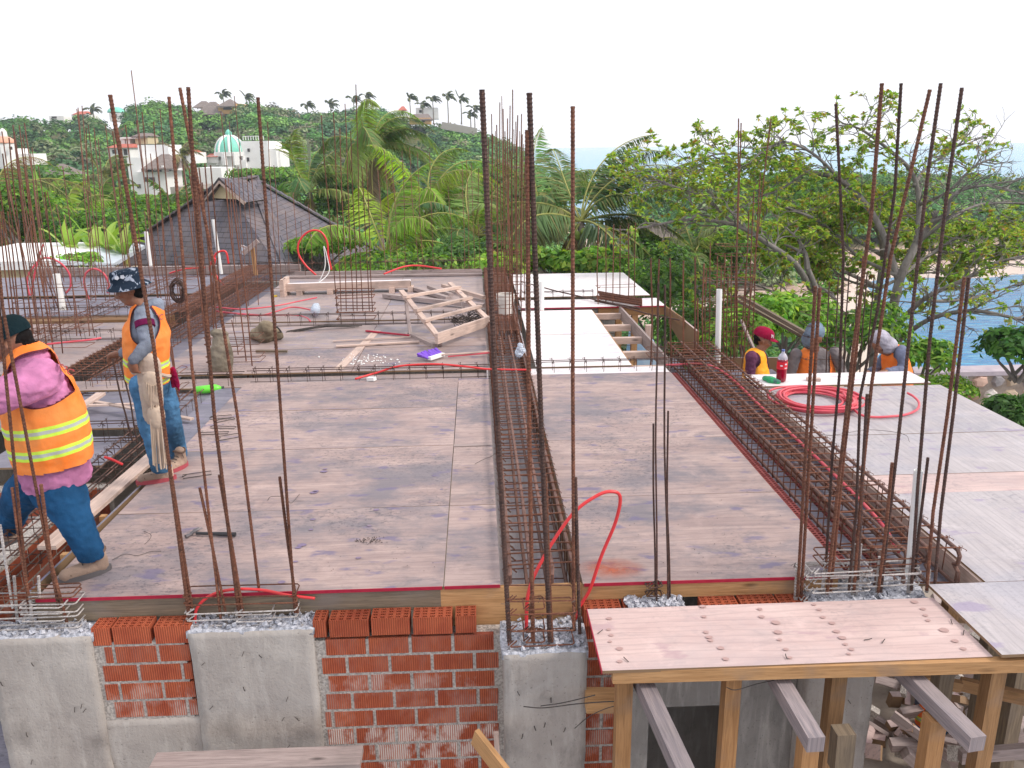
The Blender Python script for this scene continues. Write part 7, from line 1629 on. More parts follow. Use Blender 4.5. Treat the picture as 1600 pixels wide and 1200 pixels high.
# leather tool pouch with fringe
lm = mottled('pouch_leather', (0.40, 0.31, 0.25), (0.56, 0.45, 0.37), 8, .9, .5, .006); lm2 = mottled('fringe_leather', (0.44, 0.34, 0.26), (0.60, 0.48, 0.38), 5, .9, .3, .004)
tp = root('tool_pouch', '', '', (0, 0, 0)); tp.name = 'tool_pouch'; bpy.data.objects.remove(tp)
p0 = skin('tool_pouch', [([J(232, 570, 6.05), J(235, 600, 6.05), J(240, 650, 6.05)], [.095, .092, .08], (0, 1, 0), .42)], lm, B_p, .008, 3, .005, 20)
skin('pocket', [([J(236, 592, 6.02), J(238, 622, 6.01)], [.068, .066], (0, 1, 0), .45)], lm2, p0, .008, 3, .004, 30); skin('pocket', [([J(244, 645, 6.02), J(246, 660, 6.01)], [.066, .062], (0, 1, 0), .6)], lm2, p0, .008, 3, .004, 30)
b = MB()
for x0_, y0_, x1_, y1_, nn in ((229, 598, 230, 632, 9), (235, 655, 241, 726, 15)):
    for k in range(nn):
        t = k/(nn-1); a = J(x0_+t*21, y0_+4*math.sin(t*3.1), 5.985); e = J(x1_+t*20+rnd.uniform(-1.5, 1.5), y1_+rnd.uniform(-7, 7)+6*math.sin(t*3), 5.995+rnd.uniform(-.01, .02)); b.tube([a, a.lerp(e, .5)+Vector((rnd.uniform(-.004, .004), -.006, 0)), e], .0055, 4)
b.build('fringe', lm2, p0)
b = MB(); bl = spline([J(208, 582, 6.2), J(222, 583, 6.03), J(245, 584, 6.05), J(262, 588, 6.25), J(262, 585, 6.5), J(232, 580, 6.62), J(208, 580, 6.5)], 6, True); b.tube(bl, .016, 6, closed=True); b.build('belt', lm, B_p)
skin('bandana', [([J(270, 577, 6.4), J(272, 592, 6.39), J(271, 603, 6.38)], [.022, .034, .02], (0, 1, 0), .4), ([J(272, 580, 6.38), J(277, 600, 6.38), J(280, 612, 6.38)], [.02, .02, .006], (0, 1, 0), .5)], cloth('bandana_crimson', (.50, .015, .10), n=.3), B_p, .006, 2, .006, 30)

# ---------- C: maroon cap
def worker(label, hcx, fdir, up, tors, arms, legs, shirt, vest=None, vkeep=None, vband=None, cap_=None, hood=None, s=1.0, Yb=9.7, extra=()):
    hb, es, HP = head(hcx, fdir, up, s); body = list(hb); t0 = tors[0]
    body += [([t0[-1]+Vector((0, 0, .02)), hcx-Vector((0, 0, .06))], [.06, .055]), (t0, [r_*.75 for r_ in tors[1]], tors[2], tors[3])]
    for a in arms: body.append((a[0], [.045, .036, .028]))
    for l in legs: body.append((l, [.08, .055, .042]))
    for a in arms: body += hand(a[0][-1], a[0][-1]-a[0][-2]+Vector((0, 0, -.05)), a[1], .17, .8)
    P = skin('person', body, M['skin'], None, .009, 3, at=legs[0][-1]); tag(P, label, 'person'); eyes_(P, es)
    sc__ = skin('shirt', [(t0, tors[1], tors[2], tors[3])]+[(a[0][:2]+[a[0][1].lerp(a[0][2], .85)], [.072, .058, .045]) for a in arms], shirt, P, .011, 4, .011, 12)
    u_ = lambda p: p.z-t0[0].z
    if vest: skin('safety_vest', [(t0, [r_+.014 for r_ in tors[1]], tors[2], tors[3])], vestmat(label[:14], vband or [(.18, .23)], *vest), P, .011, 4, .010, 9, keep=lambda p: (vkeep(p) if vkeep else True) and p.z > t0[0].z+.02, attr=u_)
    skin('trousers', [([t0[0]+Vector((0, 0, .03)), t0[0]-Vector((0, 0, .05))], [tors[1][0]*.95]*2, tors[2], tors[3])]+[(l, [.11, .085, .075]) for l in legs], M['denim_light'], P, .013, 4, .008, 12)
    for l in legs: shoe(P, l[-1]+Vector((0, 0, -.09))-Vector(fdir).normalized()*.06, l[-1]+Vector((0, 0, -.09))+Vector((Vector(fdir).x, Vector(fdir).y, 0)).normalized()*.2, M['boot_tan'], M['sole_grey'], laces=False)
    if cap_: cap(P, HP(-.005, 0, .055), fdir, up, cap_, 1.08*s)
    return P, HP
def stand(x, y, z, foot, w=.1, sx=(0, 1)):
    out = []
    for g in (-1, 1): out.append([Vector((x+g*w*sx[0], y+g*w*sx[1], z)), Vector((x+g*w*sx[0], y+g*w*sx[1], (z+foot)/2+.03)), Vector((x+g*w*sx[0], y+g*w*sx[1], foot+.09))])
    return out
h_ = J(1192, 532, 9.75); foot = h_.z-1.58
C_, HP = worker('worker in a maroon cap and orange vest facing right behind the pale deck', h_, (.93, -.15, -.32), (.1, 0, 1), ([J(1184, 622, 9.75), J(1181, 590, 9.75), J(1180, 560, 9.75)], [.14, .155, .12], (0, 1, 0), 1.15),
    [([J(1174, 557, 9.58), J(1172, 592, 9.55), J(1192, 615, 9.5)], (0, 1, 0)), ([J(1190, 557, 9.95), J(1196, 592, 9.98), J(1210, 600, 9.8)], (0, -1, 0))], stand(J(1184, 622, 9.75).x, 9.75, J(1184, 622, 9.75).z, foot), cloth('plaid_purple_shirt', (.16, .055, .11), n=.3),
    vest=((1.0, .36, .01), (1.0, .45, .04)), vkeep=lambda p: (p-J(1174, 562, 9.58)).length > .125, cap_=cloth('cap_maroon', (.30, .008, .045)))
# the cap's small white emblem: an abstract pale mark
e = MB(); c = HP(.10, -.045, .115); 
sk = [x for x in COL.objects if x.parent == C_ and x.name.startswith('cap')][0]
text_on(sk, sk, 'N', HP(.07, -.08, .095), Vector((.75, .1, -.1)).cross(Vector((0, 0, 0))) if False else Vector((.9, .35, -.25)), Vector((-.1, .3, 1)), .06, plain('emblem_white', (.75, .72, .74)), 'cap_emblem')
skin('hair', [([HP(-.055, 0, .0), HP(-.06, 0, -.03)], [.078, .05], (0, 1, 0), 1.0)], M['hair'], C_, .01, 3)
# ---------- D: grey hooded worker facing the camera
h_ = J(1273, 526, 9.8); foot = h_.z-1.45; gs = cloth('taupe_grey_shirt', (.27, .235, .24)); bh = cloth('slate_hood', (.20, .27, .36))
D_, HP = worker('worker in a slate blue hood and open orange vest bending over the pale deck', h_, (.12, -.85, -.55), (0, -.4, 1), ([J(1276, 625, 10.05), J(1274, 590, 10.02), J(1272, 556, 9.98)], [.17, .175, .13], (1, 0, 0), 1.45),
    [([J(1244, 553, 9.95), J(1234, 592, 9.9), J(1250, 612, 9.75)], (0, 1, 0)), ([J(1304, 550, 9.95), J(1316, 582, 9.9), J(1322, 596, 9.65)], (0, 1, 0))], stand(J(1276, 625, 10.05).x, 10.05, J(1276, 625, 10.05).z, foot, .11, (1, 0)), gs,
    vest=((.95, .20, .03), (.98, .26, .05)), vkeep=lambda p: not (abs(p.x-J(1276, 580, 10).x) < .11 and p.y < 10.0) and p.z < J(1272, 543, 10).z)
skin('hood', [([HP(-.035, 0, .06), HP(-.03, 0, -.02), HP(-.05, 0, -.10)], [.125, .12, .12], (1, 0, 0), .95)], bh, D_, .01, 4, .008, 16, keep=lambda p: (p-HP(.11, 0, -.01)).length > .085)
# ---------- E: hooded worker leaning left
h_ = J(1376, 537, 9.55); foot = h_.z-1.4; bs = cloth('blue_grey_shirt_e', (.20, .22, .32)); lh = cloth('lilac_hood', (.50, .47, .55))
E_, HP = worker('worker in a pale lilac hood leaning left with his hand on the deck edge', h_, (-.75, -.25, -.65), (-.5, 0, 1), ([J(1400, 622, 9.7), J(1402, 590, 9.7), J(1398, 556, 9.66)], [.155, .165, .135], (0, 1, 0), 1.25),
    [([J(1408, 548, 9.45), J(1411, 578, 9.35), J(1384, 580, 9.28)], (0, 0, -1)), ([J(1390, 550, 9.85), J(1368, 578, 9.8), J(1356, 582, 9.5)], (0, 0, -1))], stand(J(1400, 622, 9.7).x, 9.7, J(1400, 622, 9.7).z, foot), bs,
    vest=((.95, .20, .03), (.98, .26, .05)), vkeep=lambda p: (p-J(1408, 552, 9.45)).length > .1, vband=[(.02, .06)])
skin('hood', [([HP(-.03, 0, .05), HP(-.03, 0, -.03), HP(-.07, 0, -.09)], [.12, .115, .11], (0, 1, 0), .95)], lh, E_, .01, 4, .008, 16, keep=lambda p: (p-HP(.11, 0, -.01)).length > .085)
# ---------- F: seen below the platform
h_ = J(1462, 1052, 8.4); foot = -4.3-.0
tz = J(1456, 1132, 8.2)
F_, HP = worker('worker with orange vest and jeans on the ground, glimpsed below the platform', J(1456, 1062, 8.2), (-.3, .9, -.2), (0, 0, 1), ([tz, J(1456, 1110, 8.2), J(1456, 1086, 8.2)], [.14, .15, .12], (1, 0, 0), 1.3),
    [([J(1440, 1090, 8.2), J(1436, 1118, 8.25), J(1440, 1140, 8.3)], (0, 1, 0)), ([J(1472, 1090, 8.2), J(1476, 1118, 8.25), J(1474, 1140, 8.3)], (0, 1, 0))], stand(tz.x, 8.2, tz.z, tz.z-.85, .09, (1, 0)), bs, vest=((.95, .15, .02), (.98, .2, .04)), vband=[(.10, .17)], cap_=M['cap_black'])
# ================================================================ SMALL THINGS ON THE DECK
def turned(o_, z): return o_
# claw hammer
a, c = PZ(300, 833, .02), PZ(368, 835, .02); r_ = root('claw_hammer', 'claw hammer with a dark handle lying on the main deck', 'hammer', PZ(330, 834, 0))
d = (c-a).normalized(); s_ = Vector((-d.y, d.x, 0)); b = MB(); b.tube([a+d*.03, a+d*.12, c-d*.12, c], 0, 8, rr=[.011, .011, .015, .016]); b.build('handle', plain('rubber_black', (.03, .03, .035)), r_)
b = MB(); b.tube([a-s_*.055+d*-.02, a-s_*.02, a+s_*.02], 0, 8, rr=[.014, .011, .012]); b.tube([a+s_*.015, a+s_*.05+d*.012, a+s_*.085+d*.035+Vector((0, 0, -.0)), ], 0, 6, rr=[.011, .009, .004]); b.tube([a+s_*.015, a+s_*.05-d*.008, a+s_*.085+d*.01], 0, 6, rr=[.011, .008, .004]); b.build('claw_head', plain('hammer_steel', (.16, .15, .16), .4, .7), r_)
# loose stirrups
for i, (px, py, w, L, rot) in enumerate(((345, 652, .08, .2, .2), (349, 668, .05, .24, -.15), (335, 677, .05, .26, .05), (356, 683, .10, .2, .5), (308, 742, .07, .22, .35), (352, 656, .05, .18, .6))):
    c = PZ(px, py, .008); b = MB(); q = Matrix.Rotation(rot, 3, 'Z'); b.tube([c+q @ Vector(p) for p in ((-L/2, -w/2, 0), (L/2, -w/2, 0), (L/2, w/2, .004), (-L/2, w/2, .006), (-L/2-.004, -w/2+.01, .01), (-L/2+.03, -w/2+.02, .02))], .0038, 5)
    tag(b.build('loose_stirrup', M['wire'], origin=True), 'bent wire stirrup on the deck, %s' % ('farthest of the group', 'narrow one in the middle of the group', 'long narrow one left of the others', 'diamond turned one', 'lone one near the standing boots', 'the one crossing the seam')[i], 'stirrup', 'loose stirrups on the deck')
def wire(label, pts, r=.0022): b = MB(); b.tube(spline(pts, 6), r, 4); tag(b.build('loose_wire', M['wire'], origin=True), label, 'wire', 'loose wires on the deck')
wire('thin bent wire in front of the hammer', [PZ(175, 875, .004), PZ(195, 866, .012), PZ(215, 868, .01), PZ(235, 862, .01), PZ(252, 861, .004)])
wire('hooked wire lying left of the hammer', [PZ(225, 830, .004), PZ(236, 836, .02), PZ(232, 845, .01), PZ(226, 850, .004)])
wire('arched wire on the main deck left of centre', [PZ(418, 782, .004), PZ(424, 776, .03), PZ(445, 777, .03), PZ(455, 786, .02), PZ(468, 772, .004)])
wire('curled wire on the narrow strip beside the cage', [PZ(742, 725, .004), PZ(755, 718, .02), PZ(768, 713, .01), PZ(774, 708, .006)])
wire('long thin wire across the pale right deck', [PZ(1268, 675, .01), PZ(1300, 680, .02), PZ(1350, 672, .03), PZ(1390, 674, .03), PZ(1415, 680, .02), PZ(1421, 690, .006)])
wire('black tie wire twisted in front of the deck, hanging from the column', [PY(818, 1104, 4.02), PY(850, 1106, 4.0), PY(900, 1100, 3.98), PY(960, 1096, 3.95), PY(985, 1100, 3.93)], .004)
wire('second black tie wire fanning down beside the column', [PY(898, 1138, 3.98), PY(920, 1120, 3.97), PY(950, 1106, 3.95), PY(984, 1099, 3.93)], .003)
wire('third tie wire above the other two at the column', [PY(845, 1103, 4.0), PY(880, 1098, 3.99), PY(930, 1086, 3.97)], .004)
wire('rusty wire tied to the middle post under the platform', [PY(1135, 1074, 3.7), PY(1150, 1078, 3.68), PY(1185, 1068, 3.68), PY(1225, 1060, 3.7)], .003)
for k, (px, py, w) in enumerate(((1378, 1005, 'near the front edge, upright looking'), (1505, 992, 'near its right end, longest'), (1350, 1000, 'thin twisted one right of the middle'), (934, 990, 'near its left edge'), (982, 1034, 'at the front left corner'), (1488, 975, 'in the right back half'), (1230, 1030, 'at the middle of the front edge'))):
    z = -.045
    c = PZ(px, py, z); a_ = rnd.uniform(0, 3); b = MB(); b.tube([c, c+Vector((math.cos(a_)*.03, math.sin(a_)*.03, .002)), c+Vector((math.cos(a_)*.045, math.sin(a_)*.04, .006))], .0025, 5); tag(b.build('nail', M['wire'], origin=True), 'dark nail on the pink platform, '+w, 'nail', 'loose nails on the platform')
# scraps of mortar
b = MB()
for k in range(70):
    px, py = rnd.gauss(575, 30), rnd.gauss(563, 4); c = PZ(px, py, .004); r0 = rnd.uniform(.004, .016); b.lathe(c, [(r0, 0), (r0*.8, .008), (.003, .012)], 6, sx=rnd.uniform(.6, 1.3))
tag(b.build('cement_crumbs', M['pvc'], origin=True), 'scattered white cement crumbs in front of the wire bundle', 'crumbs', kind='stuff')
b = MB()
for k in range(90):
    c = PZ(rnd.gauss(578, 11), rnd.gauss(845, 2.5), .003); r0 = rnd.uniform(.001, .0035); b.lathe(c, [(r0, 0), (.002, .006)], 5)
for k in range(90):
    c = PZ(rnd.uniform(430, 1230), rnd.uniform(780, 900), .003); r0 = rnd.uniform(.001, .003); b.lathe(c, [(r0, 0), (.001, .004)], 5)
tag(b.build('dark_grit', M['wire'], origin=True), 'dark grit scattered over the front plywood', 'grit', kind='stuff')
# light green bottle lying down
a, c = PZ(305, 610, -.04), PZ(346, 606, -.04); r_ = root('green_bottle', 'light green plastic bottle lying on the ledge behind the standing worker', 'bottle', PZ(326, 608, -.09)); gm = plain('lime_plastic', (.16, .72, .06), .3)
d = (c-a).normalized(); q = d.to_track_quat('Z', 'Y').to_matrix(); L = (c-a).length; b = MB(); b.lathe(a, [(.02, 0), (.045, .01), (.048, L*.5), (.047, L*.8), (.03, L*.92), (.016, L)], 14, axis=q); b.build('bottle_body', gm, r_, smooth=True); b = MB(); b.lathe(c, [(.018, 0), (.018, .03)], 10, axis=q); b.build('bottle_cap', plain('cap_dark', (.05, .08, .05)), r_)
# red drink bottle
g = PZ(1220, 596, .014); r_ = root('drink_bottle', 'large plastic bottle of red drink with a red label', 'bottle', g)
lm_, t, bb = newmat('red_drink', .12, 0, .6); bb.inputs['Base Color'].default_value = (.32, .0, .025, 1); bb.inputs['Transmission Weight'].default_value = .25
s_ = 1.0; H = .36; b = MB(); b.lathe(g, [(.035, 0), (.052, .01), (.056, .05), (.054, .12), (.057, .17), (.057, .24), (.055, .262)], 20); b.build('drink', lm_, r_, smooth=True)
cm, t, bb = newmat('clear_plastic', .1, 0, .5); bb.inputs['Base Color'].default_value = (.72, .72, .82, 1); bb.inputs['Transmission Weight'].default_value = .5
b = MB(); b.lathe(g, [(.056, .262), (.052, .285), (.035, .315), (.017, .335), (.016, .35)], 20); b.build('bottle_neck', cm, r_, smooth=True)
b = MB(); b.lathe(g, [(.018, .35), (.018, .37)], 14); b.build('bottle_cap', plain('cap_blue', (.12, .18, .42)), r_)
b = MB(); b.lathe(g, [(.0585, .15), (.0585, .235)], 24); lb = b.build('label', plain('label_red', (.70, .02, .04), .4), r_)
b = MB()
for (a_, z, w, h_) in ((-2.05, .195, .5, .018), (-1.2, .212, .45, .02), (-1.15, .168, .6, .012)):
    vs = []; 
    for k in range(7):
        t_ = a_+w*(k/6-.5); 
        for zz_ in (z-h_/2*(1-.4*abs(k/3-1)), z+h_/2*(1-.4*abs(k/3-1))): vs.append(g+Vector((math.cos(t_)*.0592, math.sin(t_)*.0592, zz_)))
    b.add(vs, [(2*k, 2*k+2, 2*k+3, 2*k+1) for k in range(6)])
b.build('label_print', plain('label_white', (.8, .8, .85)), lb)
# green soft bag beside it
gm2, t, bb = newmat('green_wrapper', .45, 0, .4); h = NT(t); h.l(h.mix(h.ramp(h.noise(h.coord('Object'), 18, 3), [(0.5, 0.0), (0.56, 1.0)]), (.02, .34, .12), (.05, .16, .13)), bb.inputs['Base Color'])
o = skin('snack_packet', [([PZ(1195, 591, .035), PZ(1205, 594, .04), PZ(1216, 597, .03)], [.03, .045, .03], (0, 1, 0), .9)], gm2, None, .008, 3, .006, 25, at=PZ(1205, 597, .014)); tag(o, 'crumpled green packet beside the red drink bottle', 'packet')
# bags
can = cloth('canvas_olive', (.30, .24, .17), n=.25); can2 = cloth('canvas_khaki', (.26, .22, .17), n=.3)
o = skin('canvas_bag', [([PZ(402, 522, .08), PZ(418, 520, .12), PZ(432, 523, .08)], [.12, .2, .1], (0, 0, 1), .75), ([PZ(416, 514, .2)], [.12])], can, None, .014, 4, .02, 9, at=PZ(418, 530, 0)); tag(o, 'rounded olive canvas bag slumped on the back deck', 'bag')
b = MB(); b.tube(spline([PZ(424, 508, .25), PZ(434, 512, .22), PZ(440, 522, .08), PZ(434, 530, .03)], 6), .012, 6); b.build('strap', plain('strap_dark', (.05, .05, .05)), o)
o = skin('canvas_bag', [([J(346, 575, 9.8), J(346, 555, 9.8), J(345, 530, 9.8)], [.14, .14, .10], (0, 1, 0), .6), ([J(337, 520, 9.8), J(350, 522, 9.8)], [.06, .05])], can2, None, .013, 4, .02, 10, at=J(346, 590, 9.8)); tag(o, 'khaki tool bag hanging open on the rebar cage behind the standing worker', 'bag')
# tie wire bundle
for (label, px, py, w, n) in (('flat bundle of straight tie wires on the back deck', 508, 514, .55, 22),):
    c = PZ(px, py, .01); b = MB()
    for k in range(n):
        y = rnd.gauss(0, .03); x0 = -w+rnd.uniform(0, .2); x1 = w-rnd.uniform(0, .25); b.tube([c+Vector((x0, y-.12, .0)), c+Vector((0, y*.5, .03+rnd.random()*.03)), c+Vector((x1, y+.1, .01))], .0035, 4)
    tag(b.build('wire_bundle', M['wire'], origin=True), label, 'wire bundle')
def coilw(label, px, py, R_, n, Y=None, z=.05):
    c = PZ(px, py, z); b = MB()
    for k in range(n):
        t0 = rnd.uniform(0, 6.3); r0 = R_*rnd.uniform(.6, 1.1); o_ = Vector((rnd.uniform(-.03, .03), rnd.uniform(-.03, .03), rnd.uniform(0, .12))); b.tube([c+o_+Vector((math.cos(t0+j*.42)*r0, math.sin(t0+j*.42)*r0*.8, math.sin(j*.9+k)*.04)) for j in range(15)], .005, 4, closed=True)
    return tag(b.build('wire_coil', M['wire'], origin=True), label, 'wire coil')
coilw('tangled coil of dark wire right of the wooden frame legs', 742, 502, .14, 12); coilw('second coil of dark wire under the slatted frame', 718, 508, .13, 9)
c = J(275, 456, 11.6); b = MB()
for k in range(16):
    t0 = rnd.uniform(0, 6.3); r0 = .14*rnd.uniform(.6, 1.15); b.tube([c+Vector((math.cos(t0+j*.42)*r0*.7+rnd.uniform(-.01, .01), k*.008, math.sin(t0+j*.42)*r0*1.15)) for j in range(15)], .006, 4, closed=True)
tag(b.build('wire_coil', M['rebar_dark'], origin=True), 'coil of rusty wire hanging on the bars right of the bucket hat', 'wire coil')
# bundle of rebar offcuts near the far white deck, and cage ends
b = MB()
for k in range(14): b.tube([PZ(935+rnd.uniform(-3, 3), 455+k*.9, .05+.02*(k % 4)), PZ(1003, 467+k*.8, .05+.02*(k % 4))], .012, 5)
tag(b.build('bar_bundle', M['rebar'], origin=True), 'bundle of short rusty bars lying at the corner of the far white deck', 'bar bundle')
b = MB(); b.tube([PZ(815, 440, .04), PZ(870, 455, .06), PZ(960, 475, .06), PZ(1010, 490, .06), PZ(1062, 500, .02)], .012, 6); b.tube([PZ(930, 470, .03), PZ(1000, 482, .05)], .02, 5); tag(b.build('long_bar', M['rebar_dark'], origin=True), 'long bent dark bar lying across the far white deck', 'bar')
b = MB()
for k in range(9): b.tube([PY(1048+k*4, 556+rnd.uniform(-3, 3), 10.5), PY(1103+rnd.uniform(-3, 3), 543+k*1.5, 10.2+k*.05)], .009, 5)
tag(b.build('bar_bundle', M['rebar'], origin=True), 'sheaf of short bars laid on the far end of the right beam cage', 'bar bundle')
# white bucket on the central beam
c = PZ(790, 492, .12); r_ = root('bucket', 'dirty white plastic bucket standing on the central beam cage', 'bucket', c); wm_ = mottled('bucket_plastic', (.58, .54, .50), (.74, .70, .66), 6, .6, .2)
b = MB(); b.lathe(c, [(.118, 0), (.125, .12), (.132, .24), (.135, .25), (.142, .25), (.142, .285), (.135, .285), (.137, .31), (.140, .31), (.14, .325), (.128, .325), (.122, .2), (.11, .02)], 26); b.build('bucket_body', wm_, r_, smooth=False)
b = MB(); b.tube([c+Vector((.142*math.cos(t), -.145*math.sin(t)*.4-.05, .27-.16*math.sin(t))) for t in [i*math.pi/10 for i in range(11)]], .003, 5); b.build('bail', M['wire'], r_)
# crumpled plastic bags / bottles
pm, t, bb = newmat('crumpled_plastic', .2, 0, .5); bb.inputs['Base Color'].default_value = (.66, .74, .86, 1); bb.inputs['Transmission Weight'].default_value = .4
o = skin('plastic_bag', [([J(811, 552, 9.7), J(813, 540, 9.7)], [.05, .035]), ([J(816, 548, 9.7)], [.04])], pm, None, .008, 1, .02, 22, at=J(812, 557, 9.7)); tag(o, 'crumpled clear plastic bag caught on the central cage', 'plastic bag')
o = skin('plastic_bottle', [([PZ(493, 486, .1), PZ(494, 480, .12)], [.08, .07])], pm, None, .012, 1, .02, 14, at=PZ(494, 488, 0)); tag(o, 'clear crushed bottle lying on the second joist cage', 'plastic bottle')
o = skin('plastic_bottle', [([J(380, 394, 17), J(380, 388, 17)], [.055, .05]), ([J(380, 385, 17)], [.03])], pm, None, .01, 1, .01, 14, at=J(380, 398, 17)); tag(o, 'clear bottle stuck on a bar before the shingle roof', 'plastic bottle')
# white cup over bar: paper scrap, yellow scrap
b = MB(); b.beam(PZ(575, 592, .02), PZ(586, 592, .03), .06, .04); tag(b.build('white_block', M['pvc'], origin=True), 'small white spacer block under the red conduit at the first joist', 'block')
b = MB(); b.beam(PZ(424, 463, .01), PZ(433, 462, .015), .08, .02); tag(b.build('yellow_scrap', plain('yellow', (.8, .55, .03)), origin=True), 'small yellow scrap on the back deck near the pale trough', 'scrap')
# purple broom
a, c = PZ(668, 560, .04), PZ(690, 553, .04); r_ = root('broom', 'purple bristled broom with a long pale handle lying on the deck', 'broom', PZ(680, 558, 0)); d = (c-a).normalized(); s_ = Vector((-d.y, d.x, 0))
b = MB(); b.beam(a+s_*-.03+Vector((0, 0, .0)), c+s_*-.03, .05, .04); b.build('broom_head', M['pvc'], r_)
b = MB()
for k in range(120): p = a.lerp(c, rnd.uniform(-.05, 1.05))+s_*rnd.uniform(-.02, .0); b.tube([p, p+s_*.09+d*rnd.uniform(-.12, .0)+Vector((0, 0, .03+rnd.random()*.05))], .008, 4)
b.build('bristles', plain('purple_bristle', (.22, .09, .62), .7), r_); b = MB(); b.tube([a.lerp(c, .6)+Vector((0, 0, .01)), PZ(730, 552, .05), PZ(768, 549, .06)], .012, 7); b.build('handle', M['wood_pale'], r_)
b = MB(); b.tube([PZ(700, 557, .02), PZ(735, 554, .03), PZ(768, 551, .05)], .011, 6); tag(b.build('conduit', M['pink_hose'], origin=True), 'short red conduit beside the broom handle', 'conduit')
# sloping slatted frame on legs (ladder like trestle)
def P_(x, y, z): return PZ(x, y, z)
r_ = root('slatted_frame', 'wooden slatted frame propped on legs, ladder like, on the back deck', 'wooden frame', PZ(700, 530, 0))
A0, A1 = P_(627, 455, .50), P_(685, 527, .16); B0, B1 = P_(703, 443, .42), P_(765, 502, .14)
for p, q in ((A0, A1), (B0, B1)): m = MB(); m.beam(p, q, .075, .045); m.build('side_rail', M['wood_pale'], r_)
up = Vector((0, 0, .045))
for t, k in ((.20, 0), (.50, 1), (.72, 2)):
    p, q = A0.lerp(A1, t)+up, B0.lerp(B1, t)+up; d = (q-p).normalized(); m = MB(); m.beam(p-d*.08, q+d*.08, .07, .04); m.build('slat', M['wood_pale'], r_)
p, q = A1+Vector((0, -.06, .0)), B1+Vector((0, -.06, .02)); d = (q-p).normalized(); m = MB(); m.beam(p-d*.04, q+d*.05, .045, .14); m.build('end_board', M['wood_pale'], r_)
for p, e_ in ((A0+Vector((.05, 0, -.05)), P_(642, 527, 0)), (B0.lerp(B1, .3), P_(728, 510, 0)), (A1, P_(688, 540, 0)), (B1, P_(757, 508, .02))): m = MB(); m.beam(e_, p, .045, .06); m.build('leg', M['wood_old'], r_)
m = MB(); m.beam(P_(640, 522, .02), P_(680, 540, .02), .07, .05); m.build('foot_rail', M['wood_old'], r_); m = MB(); m.beam(P_(690, 530, .12), P_(727, 507, .1), .04, .04); m.build('brace', M['wood_pale'], r_)
# loose lumber behind it
for i, (a_, c_, w, h_, mt, l_) in enumerate(((PZ(600, 462, .05), PZ(756, 478, .07), .09, .07, 'wood_old', 'long weathered beam lying behind the slatted frame'), (PZ(645, 450, .05), PZ(700, 466, .05), .09, .06, 'wood_old', 'short grey board pair behind the slatted frame, left'), (PZ(670, 448, .06), PZ(705, 461, .06), .08, .06, 'wood_old', 'stacked timber end behind the slatted frame, middle'), (PZ(692, 446, .07), PZ(757, 465, .07), .08, .06, 'wood_pale', 'pale timber with dark end pointing right behind the frame'), (PZ(525, 541, .02), PZ(655, 534, .02), .07, .02, 'wood_pale', 'thin pale strip lying in front of the wooden frame'), (PZ(520, 533, .02), PZ(642, 526, .03), .03, .012, 'wood_pale', 'narrower pale strip behind the thin pale strip'), (PZ(572, 517, .02), PZ(640, 524, .03), .035, .02, 'red_edge', 'reddish lath pointing at the leg of the wooden frame'), (PZ(400, 549, .03), PZ(449, 549, .03), .03, .03, 'wood_dark', 'dark bar end lying beside the khaki bag'))):
    m = MB(); m.beam(a_, c_, w, h_); tag(m.build('loose_timber', M[mt], origin=True), l_, 'timber')
# pale trough-like bench at the back
r_ = root('trough_bench', 'long pale timber trough on short feet at the back of the deck', 'trough', PZ(540, 458, 0)); a_, c_ = PZ(446, 448, .14), PZ(642, 442, .14)
m = MB(); m.beam(a_, c_, .22, .10); m.build('trough_body', M['ply_white'], r_); m = MB(); m.beam(a_+Vector((0, -.14, .0)), c_+Vector((0, -.14, .0)), .03, .14); m.build('front_board', M['wood_pale'], r_)
for t in (.0, .12, .36, .85, 1.0): p = a_.lerp(c_, t); m = MB(); m.box(p.x-.05, p.x+.05, p.y-.2, p.y+.05, 0, .09); m.build('foot', M['wood_pale'], r_)
m = MB(); p = a_+Vector((0, 0, .05)); m.box(p.x-.04, p.x+.04, p.y-.3, p.y+.2, 0, .30); m.build('end_plate', M['wood_pale'], r_)
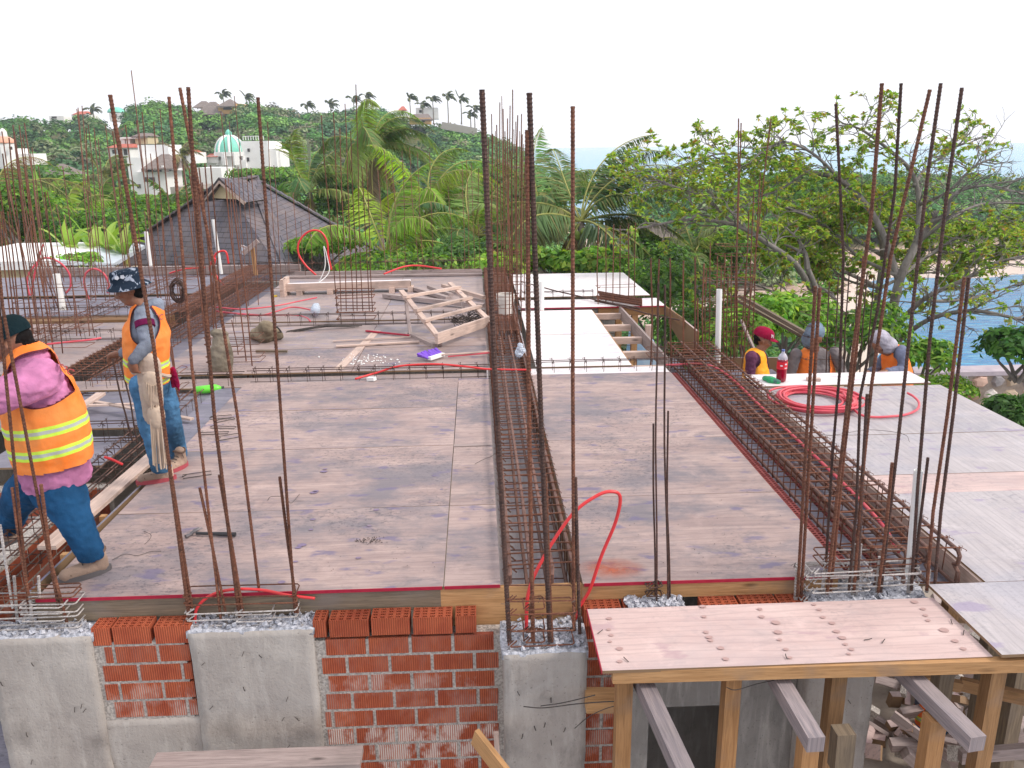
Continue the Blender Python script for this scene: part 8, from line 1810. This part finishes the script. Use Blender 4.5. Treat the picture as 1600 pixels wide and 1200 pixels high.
# pick-like T of timber leaning at the far left
r_ = root('timber_prop', 'pale T shaped timber prop with a sloping board, in front of the shingle roof', 'prop', PY(397, 432, 16.5)); m = MB(); m.beam(PY(400, 430, 16.5), PY(394, 386, 16.5), .07, .05); m.build('upright', M['wood'], r_); m = MB(); m.beam(PY(380, 396, 16.4), PY(403, 376, 16.4), .05, .09); m.build('sloping_board', M['wood_old'], r_); m = MB(); m.beam(PY(376, 384, 16.4), PY(392, 390, 16.4), .04, .04); m.build('cross_piece', M['wood_old'], r_)
# scaffold poles leaning behind the maroon capped worker
m = MB(); m.beam(PY(1155, 462, 11.5), PY(1260, 522, 10.6), .06, .05); m.beam(PY(1150, 468, 11.6), PY(1258, 528, 10.7), .05, .04); tag(m.build('leaning_poles', M['wood_dark'], origin=True), 'pair of dark poles sloping down to the hooded worker', 'poles')
m = MB(); m.beam(PY(1158, 500, 10.6), PY(1178, 545, 10.3), .03, .03); tag(m.build('thin_batten', M['wood_old'], origin=True), 'thin batten leaning behind the maroon capped worker', 'batten')
m = MB(); m.beam(PZ(1260, 592, .03), PZ(1282, 593, .03), .06, .03); tag(m.build('wood_scrap', M['wood_pale'], origin=True), 'small wood scrap on the white strip before the hooded worker', 'scrap')
# far green things: none
# ================================================================ AIR
m = MB(); x0, x1, y0, y1, z0, z1 = -330, 330, -12, 330, SEA-2, 34
m.add([(x0, y0, z0), (x1, y0, z0), (x1, y1, z0), (x0, y1, z0), (x0, y0, z1), (x1, y0, z1), (x1, y1, z1), (x0, y1, z1)], [(0, 3, 2, 1), (4, 5, 6, 7), (0, 1, 5, 4), (1, 2, 6, 5), (2, 3, 7, 6), (3, 0, 4, 7)])
hm = bpy.data.materials.new('air'); hm.use_nodes = True; t = hm.node_tree; t.nodes.remove(t.nodes['Principled BSDF']); pv = t.nodes.new('ShaderNodeVolumePrincipled'); pv.inputs['Color'].default_value = (.80, .90, 1.0, 1); pv.inputs['Density'].default_value = 0.0006; pv.inputs['Anisotropy'].default_value = .3
t.links.new(pv.outputs[0], t.nodes['Material Output'].inputs['Volume']); hz = m.build('haze', hm); hz['kind'] = 'stuff'; hz['label'] = 'thin bluish haze over the bay and hillside'; hz['category'] = 'haze'
hz.display_type = 'WIRE'
